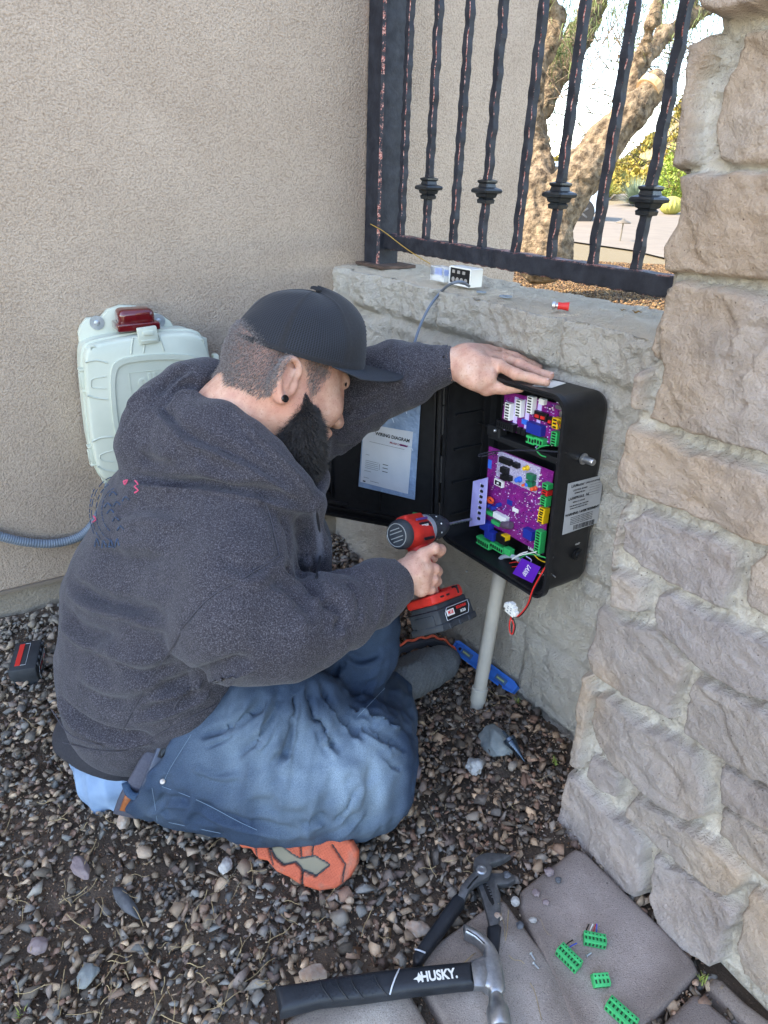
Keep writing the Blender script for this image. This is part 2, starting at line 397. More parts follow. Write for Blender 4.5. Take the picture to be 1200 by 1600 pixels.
# ================================================================== setting: ground, walls, pillar, pavers
def relief(outline, o, ex, ey, en, step, hfn, cfn, back, close_back=True):
    """slab whose face is a fine height field inside a 2-D outline (x along ex, y along ey), height along en"""
    P2 = np.asarray(outline, float); lo = P2.min(0)-step*2; hi = P2.max(0)+step*2
    nx, ny = (np.ceil((hi-lo)/step)+1).astype(int)
    X, Y = np.meshgrid(lo[0]+np.arange(nx)*step, lo[1]+np.arange(ny)*step, indexing='ij')
    D = poly_dist(X, Y, P2); gx, gy = np.gradient(D, step); gn = np.hypot(gx, gy)+1e-9
    cc = (D[:-1, :-1]+D[1:, :-1]+D[:-1, 1:]+D[1:, 1:])/4 < step*.25
    use = np.zeros(D.shape, bool)
    for a in (0, 1):
        for b in (0, 1): use[a:nx-1+a, b:ny-1+b] |= cc
    sn = use & (D > -step*.45); X = np.where(sn, X-gx/gn*D, X); Y = np.where(sn, Y-gy/gn*D, Y); D = np.where(sn, 0, D)
    Hh = hfn(X, Y, -D); Cc = cfn(X, Y, -D, Hh) if cfn else None
    id_ = np.full(D.shape, -1); id_[use] = np.arange(use.sum())
    V = np.asarray(o)+X[use][:, None]*np.asarray(ex)+Y[use][:, None]*np.asarray(ey)+Hh[use][:, None]*np.asarray(en)
    ci, cj = np.where(cc); Q = np.stack([id_[ci, cj], id_[ci+1, cj], id_[ci+1, cj+1], id_[ci, cj+1]], 1)
    col = Cc[use] if Cc is not None else None
    if np.dot(np.cross(ex, ey), en) < 0: Q = Q[:, ::-1]
    # boundary skirt
    E = np.concatenate([Q[:, [0, 1]], Q[:, [1, 2]], Q[:, [2, 3]], Q[:, [3, 0]]]); key = {tuple(e) for e in E.tolist()}
    be = [e for e in key if (e[1], e[0]) not in key]; bv = sorted({i for e in be for i in e}); n = len(V)
    mp = {b: n+k for k, b in enumerate(bv)}
    B = V[bv]; h0 = (B-np.asarray(o))@np.asarray(en); B = B-np.asarray(en)*(h0+back)[:, None]
    Qs = np.array([(e[1], e[0], mp[e[0]], mp[e[1]]) for e in be]); V = np.concatenate([V, B]); Q = np.concatenate([Q, Qs])
    if col is not None: col = np.concatenate([col, col[bv]])
    return V, Q, col
def rgba(a): return np.concatenate([a, np.ones(a.shape[:-1]+(1,))], -1)

# ---- ground height: banked a little against the house, falling away beyond the wall
def gz(x, y):
    x = np.asarray(x, float); y = np.asarray(y, float)
    da = (x-AO[0])*NA[0]+(y-AO[1])*NA[1]
    z = .05*np.exp(-np.maximum(da, 0)/.16)
    dbk = -((x-KO[0])*NB[0]+(y-KO[1])*NB[1])
    r = np.clip((dbk-.25)/3.0, 0, 1); r = r*r*(3-2*r)
    rise = np.clip((dbk-15)/14, 0, 1); rise = rise*rise*(3-2*rise)
    z = z*(dbk < .3) + r*.12 - .10*np.clip((dbk-3)/10, 0, 1) + rise*.62
    return z
m_dirt = M('dirt', (0.080, .056, .040, 1), (0.150, .108, .076, 1), scale=14, rough=.95, bump=.9, bscale=260, bdetail=8, bdist=.004,
           speck=(420, '9a7f66', .62, .72), attr='Col', amode='MIXA')
gx_ = np.concatenate([-np.geomspace(600, 3, 22), np.linspace(-2.4, 3, 150), np.geomspace(3.3, 600, 24)])
gy_ = np.concatenate([-np.geomspace(60, 1, 8), np.linspace(-.8, 4, 130), np.geomspace(4.3, 900, 30)])
GX, GY = np.meshgrid(gx_, gy_, indexing='ij')
GZ = gz(GX, GY)-.012+.008*fbm(np.stack([GX*9, GY*9, 0*GX], -1), 3)*((np.abs(GX) < 3) & (GY < 4))
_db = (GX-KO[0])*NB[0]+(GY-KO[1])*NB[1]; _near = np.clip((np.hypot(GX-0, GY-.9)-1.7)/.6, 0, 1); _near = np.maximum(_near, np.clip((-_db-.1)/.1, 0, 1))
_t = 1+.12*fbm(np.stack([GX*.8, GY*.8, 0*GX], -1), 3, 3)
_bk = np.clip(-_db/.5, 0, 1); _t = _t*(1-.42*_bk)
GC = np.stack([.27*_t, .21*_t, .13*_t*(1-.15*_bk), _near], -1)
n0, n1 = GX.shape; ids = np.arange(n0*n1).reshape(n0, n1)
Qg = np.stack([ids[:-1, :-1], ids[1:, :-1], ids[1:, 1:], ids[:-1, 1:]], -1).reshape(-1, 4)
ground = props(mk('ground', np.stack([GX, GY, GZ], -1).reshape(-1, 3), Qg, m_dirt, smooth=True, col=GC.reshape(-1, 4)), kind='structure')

# ---- house with the stucco wall
def stucco_extra(nt, co, out, bs):
    w = nt.n('ShaderNodeVectorMath', operation='MULTIPLY_ADD'); nt.l(noise(nt, co, 60, 2, .5, 0, 1), w.inputs[0]); w.inputs[1].default_value = (.004,)*3; nt.l(co, w.inputs[2])
    a = noise(nt, w.outputs[0], 230, 4, .65); v = nt.n('ShaderNodeTexVoronoi', feature='SMOOTH_F1'); v.inputs['Scale'].default_value = 300
    nt.l(w.outputs[0], v.inputs['Vector'])
    s = nt.n('ShaderNodeMath', operation='MULTIPLY_ADD'); nt.l(v.outputs['Distance'], s.inputs[0]); s.inputs[1].default_value = -.55; nt.l(a, s.inputs[2])
    big = noise(nt, co, 5, 4, .55)
    s2 = nt.n('ShaderNodeMath', operation='MULTIPLY_ADD'); nt.l(big, s2.inputs[0]); s2.inputs[1].default_value = 1.0; nt.l(s.outputs[0], s2.inputs[2])
    b = nt.n('ShaderNodeBump'); b.inputs['Strength'].default_value = .85; b.inputs['Distance'].default_value = .0042
    nt.l(s2.outputs[0], b.inputs['Height']); nt.l(b.outputs[0], bs.inputs['Normal'])
    f = ramp(nt, s.outputs[0], [(.10, (.78, .77, .76, 1)), (.26, (.97, .97, .97, 1)), (.42, (1.06, 1.06, 1.06, 1))])
    return mix(nt, 1.0, out, f, 'MULTIPLY')
m_stucco = M('stucco', (.455, .348, .265, 1), (.535, .418, .325, 1), scale=6, rough=.93, extra=stucco_extra, stops=(.3, .7))
m_found = M('foundation_plaster', (.24, .20, .155, 1), (.32, .27, .21, 1), scale=9, rough=.95, bump=.8, bscale=120, bdetail=6, bdist=.006)
S_END = 1.47
def house():
    h = empty('house_wall', AO, 'tall tan sand-finish stucco house wall on the left behind the crouching man', 'wall')
    T = frame(AO, DA, -NA, UP)                       # x along the wall, y into the house
    def slab(z0, z1, f): 
        b = MB(T); x0, x1, y0, y1 = -14, S_END, f, 1.9
        b.box(((x0+x1)/2, (y0+y1)/2, (z0+z1)/2), (x1-x0, y1-y0, z1-z0), bev=.006, seg=3); return b
    slab(.12, 4.8, 0).o('stucco_face', m_stucco, h, world=True, auto=35)
    slab(-.3, .128, .012).o('foundation', m_found, h, world=True)
    b = MB(T); b.box(((S_END-14)/2, .002, .118), (14+S_END, .016, .007)); b.o('weep_screed', M('screed_paint', (.2, .155, .115, 1), rough=.7), h, world=True)
    return h
house()

# ---- low block wall
def wallnoise(s, z, k, o=4, sd=0): return fbm(np.stack([s*k, z*k, 0*s+sd], -1), o, sd)
WT = .80
def block_h(s, z):
    jz = [.712, .532, .352, .172, -.008]; d = np.full(s.shape, 1.0); course = np.zeros(s.shape, int)
    for i, q in enumerate(jz): d = np.minimum(d, np.abs(z-q+.003*wallnoise(s, z, 20, 2, 3))); course += (z < q)
    joints = {0: [.055, .394, .73, 1.07], 1: [-.1, .216, .56, .905], 2: [.055, .394, .73, 1.07], 3: [.22, .56, .905], 4: [.07, .405, .75, 1.07], 5: [.2, .56]}
    for c, js in joints.items():
        for q in js:
            dd = np.abs(s-q+.004*wallnoise(s, z, 18, 2, 5)); d = np.where(course == c, np.minimum(d, dd), d)
    tooth = np.clip(d/.02, 0, 1)**.8
    rough = wallnoise(s, z, 14, 5, 1)
    split = np.where(course <= 1, 1.0, np.where((s < .74), .25, .75))
    smear = np.clip((.74-s)/.05, 0, 1)*(course >= 2)
    h = -.013*(1-tooth)*(1-.85*smear)+split*(.0085*rough+.0045*wallnoise(s, z, 60, 4, 2)+.0022*wallnoise(s, z, 170, 2, 15))+.0007*wallnoise(s, z, 150, 2, 16)+.0035*smear*wallnoise(s, z*1.5, 16, 4, 12)+(course == 0)*.010*tooth*(1+.6*np.sin(s*21))
    return h
def block_wall():
    st = .003; s = np.arange(-.06, 1.16, st); t = np.arange(-.12, 1.02, st)
    Sg, Tg = np.meshgrid(s, t, indexing='ij'); front = Tg <= WT
    z = np.minimum(Tg, WT); h = block_h(Sg, np.minimum(Tg, WT-.004))
    he = block_h(Sg, 0*Sg+WT-.012)
    rnd = np.clip(1-(WT-Tg)/.016, 0, 1)
    over = np.clip(Tg-WT, 0, None)
    off = np.where(front, h-.006*rnd**2, np.maximum(he, -.008)-.006-over)
    zz = np.where(front, z, WT+.0020*wallnoise(Sg, Tg, 80, 4, 4)+.0025*wallnoise(Sg, Tg, 9, 2, 6))-np.where(front, 0, .004*np.exp(-over/.01))
    pos = KO+Sg[..., None]*DB+off[..., None]*NB+zz[..., None]*UP
    nn, mm = Sg.shape; i = np.arange(nn*mm).reshape(nn, mm); Q = np.stack([i[:-1, :-1], i[1:, :-1], i[1:, 1:], i[:-1, 1:]], -1).reshape(-1, 4)
    top = np.where(front, 0, 1.0)[..., None]
    tone = 1+.10*wallnoise(Sg, Tg, 3, 3, 9)+.05*wallnoise(Sg, Tg, 40, 3, 8)
    base = np.array([.50, .45, .375]); lowc = np.array([.39, .345, .29]); w = (np.clip((.62-Tg)/.3, 0, 1)*np.clip((.8-Sg)/.25, 0, 1))[..., None]  # lower left: slurry smear tone, with the shade there put into the colour
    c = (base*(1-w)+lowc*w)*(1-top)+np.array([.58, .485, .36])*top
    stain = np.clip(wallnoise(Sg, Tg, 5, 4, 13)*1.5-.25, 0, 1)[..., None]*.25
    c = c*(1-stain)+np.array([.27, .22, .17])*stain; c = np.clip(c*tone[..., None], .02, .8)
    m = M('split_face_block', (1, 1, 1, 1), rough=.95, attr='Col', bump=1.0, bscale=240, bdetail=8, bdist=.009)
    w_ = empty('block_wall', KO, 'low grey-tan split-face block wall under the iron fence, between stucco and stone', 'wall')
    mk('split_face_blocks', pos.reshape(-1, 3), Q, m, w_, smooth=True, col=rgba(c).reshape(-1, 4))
    b = MB(frame(KO, DB, -NB, UP)); b.box((.55, .115, .33), (1.22, .19, .90)); b.o('wall_core', M('wall_core', (.35, .3, .24, 1), rough=.95, bump=.6, bscale=100), w_, world=True)
block_wall()

# ---- stone veneer pillar
STONES = [
 [(1105,-60),(1108,0),(1116,20),(1130,27),(1165,27),(1260,2),(1260,-60)],
 [(1082,70),(1121,51),(1121,82),(1103,124),(1094,180),(1090,258),(1055,266),(1069,176),(1080,90)],
 [(1260,40),(1170,50),(1154,91),(1127,146),(1121,200),(1124,248),(1154,257),(1260,254)],
 [(1062,275),(1118,271),(1260,268),(1260,447),(1165,436),(1105,430),(1042,425),(1038,385),(1060,347),(1063,300)],
 [(1068,439),(1260,475),(1260,724),(1127,686),(1065,667),(1023,651),(1034,623),(1048,576),(1041,557),(1043,514),(1049,467)],
 [(1043,432),(1034,482),(1018,545),(1023,558),(1038,564),(1038,514),(1045,462)],
 [(998,579),(1017,573),(1013,614),(1006,642),(992,637),(992,607)],
 [(982,659),(1012,670),(1046,679),(1090,709),(1140,714),(1260,764),(1260,868),(1159,837),(1109,812),(1046,789),(987,770),(970,757),(970,732),(981,695)],
 [(984,817),(1012,798),(1065,823),(1115,839),(1155,866),(1150,905),(1138,950),(1125,948),(1085,925),(1045,905),(1010,882),(978,855)],
 [(972,775),(978,790),(972,840),(964,885),(957,920),(952,880),(960,820)],
 [(1260,870),(1205,856),(1180,880),(1172,935),(1180,950),(1205,960),(1260,985)],
 [(968,889),(1015,908),(1012,955),(964,942)],
 [(1035,925),(1054,922),(1110,959),(1260,1016),(1260,1112),(1163,1078),(1141,1066),(1094,1031),(1035,981),(1029,950)],
 [(935,945),(954,953),(985,972),(1032,984),(1060,1016),(1079,1034),(1066,1075),(1051,1100),(1055,1125),(1016,1103),(979,1084),(938,1056),(924,1034),(922,1006),(933,987)],
 [(1094,1053),(1141,1075),(1260,1130),(1260,1245),(1160,1197),(1110,1166),(1074,1137),(1085,1094)],
 [(912,1050),(927,1053),(930,1087),(919,1137),(910,1181),(914,1200),(894,1194),(893,1169),(902,1131),(901,1097),(910,1078)],
 [(935,1084),(954,1088),(1001,1125),(1054,1150),(1094,1175),(1101,1209),(1113,1234),(1107,1272),(1085,1281),(1035,1253),(985,1212),(948,1172),(933,1150),(930,1119)],
 [(927,1178),(969,1203),(974,1212),(968,1247),(938,1228),(921,1209)],
 [(985,1256),(998,1241),(1035,1259),(1085,1291),(1126,1319),(1172,1359),(1169,1372),(1144,1397),(1110,1381),(1054,1337),(1010,1294),(985,1272)],
 [(888,1200),(910,1212),(954,1259),(991,1287),(1013,1309),(1010,1350),(1016,1387),(1005,1398),(979,1381),(922,1328),(888,1297),(879,1272),(885,1231)],
 [(1030,1332),(1050,1350),(1075,1360),(1125,1395),(1157,1420),(1155,1440),(1138,1458),(1132,1480),(1132,1500),(1118,1508),(1075,1475),(1040,1438),(1025,1400),(1025,1362)],
 [(1132,1194),(1260,1253),(1260,1325),(1160,1272),(1129,1253)],
 [(1132,1262),(1160,1275),(1260,1330),(1260,1420),(1200,1372),(1163,1337),(1129,1297)],
 [(1177,1390),(1260,1425),(1260,1600),(1165,1515),(1160,1475),(1167,1425)],
 [(1090,1522),(1120,1520),(1165,1560),(1215,1592),(1300,1640),(1300,1680),(1200,1640)],
 [(1190,1300-10),(1192,1292),(1194,1290)]]
STONES = STONES[:-2]
EDGE = [(1098,-60),(1108,0),(1114,20),(1118,48),(1082,68),(1079,95),(1069,176),(1055,264),(1062,275),(1063,300),(1060,347),(1038,385),(1041,430),(1034,482),(1018,545),(1022,558),(1012,572),(996,578),(990,610),(990,640),(985,655),(980,690),(969,735),(970,760),(975,785),(962,820),(955,880),(955,925),(936,938),(930,985),(921,1010),(924,1036),(913,1048),(908,1075),(900,1100),(900,1130),(892,1170),(893,1195),(884,1231),(878,1272),(886,1297),(922,1330),(979,1384),(1005,1400),(1040,1442),(1075,1480),(1118,1513),(1150,1548),(1195,1592),(1300,1690)]
pl0 = G(880, 1268); pl1 = G(1160, 1568); DP = (pl1-pl0)/np.linalg.norm(pl1-pl0); NP = np.array([DP[1], -DP[0], 0])
if NP@(CAM-pl0) < 0: NP = -NP
def topl(px): 
    out = []
    for u, v in px: q = PL(u, v, pl0, NP)-pl0; out.append((q@DP, q[2]))
    return np.array(out)
def pillar():
    EX = topl(EDGE); right = EX[:, 0].max()+.5
    EX = np.concatenate([EX[:-1], [[.95, -.05], [.95, 1.6], [EX[0, 0], 1.6]]])
    # irregular stones completing the hidden right part
    polys = [topl(s) for s in STONES]
    def hf(X, Y, D):
        Xs = X*.88-Y*.25; Ys = Y*.97+X*.25; n = fbm(np.stack([Xs*22, Ys*44, 0*X], -1), 5, 2, .62); n2 = fbm(np.stack([X*9, Y*9, 0*X+4], -1), 3, 7); fine = fbm(np.stack([X*150, Y*150, 0*X], -1), 3, 5)
        best = np.full(X.shape, 1.0); idx = np.full(X.shape, -1)
        wx = X+.0025*fbm(np.stack([X*60, Y*60, 0*X], -1), 2, 21); wy = Y+.0025*fbm(np.stack([X*60, Y*60, 0*X+9], -1), 2, 22)
        for k, p in enumerate(polys):
            if p[:, 0].min() > X.max(): continue
            d = poly_dist(wx, wy, p); m = d < best; best[m] = d[m]; idx[m] = k
        hf.best = best; hf.idx = idx
        ins = np.clip(-best/.0045, 0, 1); prof = np.sqrt(np.clip(1-(1-ins)**2, 0, 1))
        rs = np.random.RandomState(5); pro = rs.uniform(.010, .020, len(polys)+1); pro[0] = .036; pro[5] = .008; pro[9] = .006
        tx = rs.uniform(-.05, .05, len(polys)+1); ty = rs.uniform(-.05, .05, len(polys)+1)
        ledge = np.abs(((X*3.1+Y*7+.5*n2) % 1)-.5)        # cleft steps
        stone = (pro[idx]+.0052*n2+.0020*n+tx[idx]*(X-.3)*.25+.0024*np.where(ledge < .08, -1, .15)*np.clip(-best/.02, 0, 1))*prof
        mort = -.008+.0028*fine+.0018*n-.004*np.clip(best/.02, 0, 1)
        h = np.where(best < 0, np.maximum(stone, mort), mort)+.0011*fine-.0011*np.abs(fbm(np.stack([Xs*60, Ys*95, 0*X], -1), 3, 61))*(best < 0)
        e = np.clip(D/.012, 0, 1); return h*np.sqrt(np.clip(1-(1-e)**2, 0, 1))-.014*(1-e)**2
    def cf(X, Y, D, H):
        best, idx = hf.best, hf.idx; rs = np.random.RandomState(3)
        cs = np.array([[.41, .335, .275], [.45, .365, .29], [.39, .325, .285], [.43, .335, .26], [.40, .33, .27]])
        pick = cs[rs.randint(0, 5, len(polys)+1)]*np.array([.89, .895, .90])*rs.uniform(.90, 1.08, (len(polys)+1, 1))
        n = fbm(np.stack([X*14, Y*14, 0*X], -1), 4, 31)[..., None]; w = fbm(np.stack([X*7, Y*7, 0*X+3], -1), 3, 33)[..., None]
        n4 = fbm(np.stack([X*55, Y*55, 0*X+3], -1), 3, 38)[..., None]
        c = pick[idx]*(1+.13*n+.17*n4); warm = np.clip(w*1.6+.5*n, 0, 1)*.45; c = c*(1-warm)+np.array([.45, .315, .20])*warm
        cool = np.clip(-w*1.6-.4*n, 0, 1)*.45; c = c*(1-cool)+np.array([.36, .325, .305])*cool
        fm = np.clip((best+.002)/.004, 0, 1)[..., None]; return rgba(np.clip(c*(1-fm)+np.array([.52, .475, .40])*(1+.10*n+.14*n4)*fm, 0, 1))
    V, Q, col = relief(EX, pl0, DP, UP, NP, .0028, hf, cf, .25)
    def ex(nt, co, out, bs):
        f = ramp(nt, noise(nt, co, 900, 2, .5), [(.30, (.6, .6, .6, 1)), (.42, (1, 1, 1, 1))]); v = nt.n('ShaderNodeTexVoronoi'); v.inputs['Scale'].default_value = 75
        nt.l(co, v.inputs['Vector']); h = ramp(nt, v.outputs['Distance'], [(.05, (.25, .2, .18, 1)), (.10, (1, 1, 1, 1))])
        return mix(nt, .8, mix(nt, .5, out, f, 'MULTIPLY'), h, 'MULTIPLY')
    m = M('stone_veneer', (1, 1, 1, 1), rough=.9, attr='Col', bump=1.0, bscale=260, bdetail=9, bdist=.005, extra=ex)
    p = empty('stone_pillar', pl0, 'tall pillar of mauve-tan stones in pale mortar on the right', 'pillar')
    mk('stone_facing', V, Q, m, p, smooth=True, col=col)
    b = MB(frame(pl0, DP, -NP, UP)); b.box((.5, .16, .78), (.72, .26, 1.7)); b.o('pillar_core', M('mortar', (.45, .41, .35, 1), rough=.95), p, world=True)
pillar()

# ---- pavers
m_paver = None
def pavers():
    def ex(nt, co, out, bs):
        a = ramp(nt, noise(nt, co, 520, 3, .7), [(.34, (.55, .52, .5, 1)), (.45, (1, 1, 1, 1)), (.60, (1, 1, 1, 1)), (.72, (1.7, 1.65, 1.6, 1))])
        b = ramp(nt, noise(nt, co, 75, 2, .6), [(.22, (.3, .3, .3, 1)), (.28, (1, 1, 1, 1))])
        return mix(nt, 1.0, mix(nt, 1.0, out, a, 'MULTIPLY'), b, 'MULTIPLY')
    m = M('paver_concrete', (1, 1, 1, 1), rough=.92, attr='Col', bump=.8, bscale=600, bdetail=5, bdist=.0018, extra=ex)
    defs = [([(903,1311),(1106,1512),(1018,1604),(940,1720),(800,1392)], 'large pinkish-grey paver at the foot of the stone pillar, green terminals lying on it', (.30,.245,.215)),
            ([(632,1500),(784,1392),(868,1502),(950,1632),(800,1760),(705,1628)], 'grey paver under the hammer head and plier jaws', (.335,.285,.25)),
            ([(395,1640),(455,1580),(530,1535),(622,1503),(698,1632),(600,1800),(380,1760)], 'sandy grey paver under the hammer handle', (.37,.325,.28)),
            ([(1088,1540),(1172,1612),(1230,1720),(1050,1790),(975,1640),(1022,1606)], 'darker grey paver at the bottom right corner, below the joint with grass', (.28,.235,.215)),
            ([(1108,1517),(1122,1520),(1165,1562),(1215,1598),(1290,1690),(1240,1700),(1178,1612),(1098,1532)], 'narrow rounded kerb paver squeezed along the foot of the pillar', (.30,.245,.205))]
    for k, (px, lab, bc) in enumerate(defs):
        pts = np.array([G(u, v, .012)[:2] for u, v in px]); c = pts.mean(0); sc = 1-.0065/np.linalg.norm(pts-c, axis=1).mean(); pts = c+(pts-c)*sc
        # rounded corners
        for _ in range(3): pts = np.concatenate([[.93*pts[i]+.07*pts[(i+1) % len(pts)], .07*pts[i]+.93*pts[(i+1) % len(pts)]] for i in range(len(pts))])
        sd = k*10; bc = np.array(bc); tilt = RNG.uniform(-.01, .01, 2)
        def hf(X, Y, D): 
            e = np.clip(D/.009, 0, 1); return .012+.0012*fbm(np.stack([X*25, Y*25, 0*X+sd], -1), 3, sd)+tilt[0]*(X-c[0])+tilt[1]*(Y-c[1])-.006*(1-np.sqrt(np.clip(1-(1-e)**2, 0, 1)))
        def cf(X, Y, D, H):
            n = fbm(np.stack([X*16, Y*16, 0*X+sd], -1), 4, 40+sd)[..., None]; n2 = fbm(np.stack([X*5, Y*5, 0*X+sd], -1), 3, 50+sd)[..., None]
            c_ = bc*1.12*(1+.10*n+.08*n2); dirt = np.clip(1.1-D[..., None]/.045+.55*n, 0, 1)*.62; return rgba(c_*(1-dirt)+np.array([.115, .085, .066])*dirt)
        V, Q, col = relief(pts, (0, 0, 0), (1, 0, 0), (0, 1, 0), (0, 0, 1), .0028, hf, cf, .05)
        o = mk('paver', V, Q, m, smooth=True, col=col, loc=(c[0], c[1], 0)); props(o, lab, 'paver', 'concrete pavers along the gravel edge')
pavers()
# ================================================================== gravel, stones, straw
def hull(n, seed, sx=1, sy=1, sz=.6):
    rs = np.random.RandomState(seed); p = rs.normal(size=(n, 3)); p /= np.linalg.norm(p, axis=1)[:, None]; p *= rs.uniform(.80, 1.12, (n, 1)); p *= (sx, sy, sz)
    bm = bmesh.new(); [bm.verts.new(q) for q in p]; bmesh.ops.convex_hull(bm, input=bm.verts)
    for v in [v for v in bm.verts if not v.link_faces]: bm.verts.remove(v)
    bmesh.ops.triangulate(bm, faces=bm.faces); bm.verts.index_update()
    v = np.array([q.co[:] for q in bm.verts]); f = np.array([[q.index for q in t.verts] for t in bm.faces]); bm.free(); return v, f
LIB = [hull(8+k % 5, 100+k, 1, .50+.07*(k % 7), .26+.08*(k % 5)) for k in range(22)]
PAL = np.array([lin(c)[:3] for c in ('6b7078', '595c66', '4b4c52', '6e6468', '5a4a4c', '7d6a5c', '62564c', '8a7866', '70747a', '4e4a48', '5b6672', '8c6f62', 'a08a76', '54504e', '66605c', '7a5a50')])
def rand_rot(n, flat=.6):
    a = RNG.uniform(0, 2*np.pi, n); tx = RNG.normal(0, flat, n); ty = RNG.normal(0, flat, n)
    ca, sa = np.cos(a), np.sin(a); Rz = np.zeros((n, 3, 3)); Rz[:, 0, 0] = ca; Rz[:, 0, 1] = -sa; Rz[:, 1, 0] = sa; Rz[:, 1, 1] = ca; Rz[:, 2, 2] = 1
    cx, sx = np.cos(tx), np.sin(tx); Rx = np.zeros((n, 3, 3)); Rx[:, 0, 0] = 1; Rx[:, 1, 1] = cx; Rx[:, 1, 2] = -sx; Rx[:, 2, 1] = sx; Rx[:, 2, 2] = cx
    cy, sy = np.cos(ty), np.sin(ty); Ry = np.zeros((n, 3, 3)); Ry[:, 1, 1] = 1; Ry[:, 0, 0] = cy; Ry[:, 0, 2] = sy; Ry[:, 2, 0] = -sy; Ry[:, 2, 2] = cy
    return Rx@Ry@Rz
def scatter(name, pos, size, colr, mat, flat=.45, parent=None):
    n = len(pos); rot = rand_rot(n, flat); lib = RNG.randint(0, len(LIB), n); V = []; Fc = []; C = []; off = 0
    for k in range(len(LIB)):
        i = np.where(lib == k)[0]
        if not len(i): continue
        v, f = LIB[k]; w = np.einsum('nij,vj->nvi', rot[i], v)*size[i][:, None, None]+pos[i][:, None]
        V.append(w.reshape(-1, 3)); Fc.append((f[None]+(np.arange(len(i))*len(v))[:, None, None]+off).reshape(-1, 3)); off += len(i)*len(v)
        C.append(np.repeat(colr[i], len(v), 0))
    return mk(name, np.concatenate(V), np.concatenate(Fc), mat, parent, col=rgba(np.concatenate(C)))
m_gravel = M('gravel_stone', (.92, .92, .92, 1), (1.12, 1.1, 1.06, 1), scale=160, rough=.88, attr='Col', bump=.7, bscale=500, bdetail=5, bdist=.0016)
PAV = [np.array([G(u, v, .01)[:2] for u, v in p]) for p in ([(903,1316),(1103,1515),(1015,1606),(940,1720),(800,1392)], [(632,1505),(790,1392),(950,1600),(965,1640),(800,1760),(700,1628)], [(395,1640),(455,1580),(530,1535),(620,1508),(695,1632),(600,1800)])]
PEDGE = np.array([[.352, .86], [.8, -.1], [1.5, -.1], [1.5, 1.2], [.60, 1.2], [.40, 1.0]])
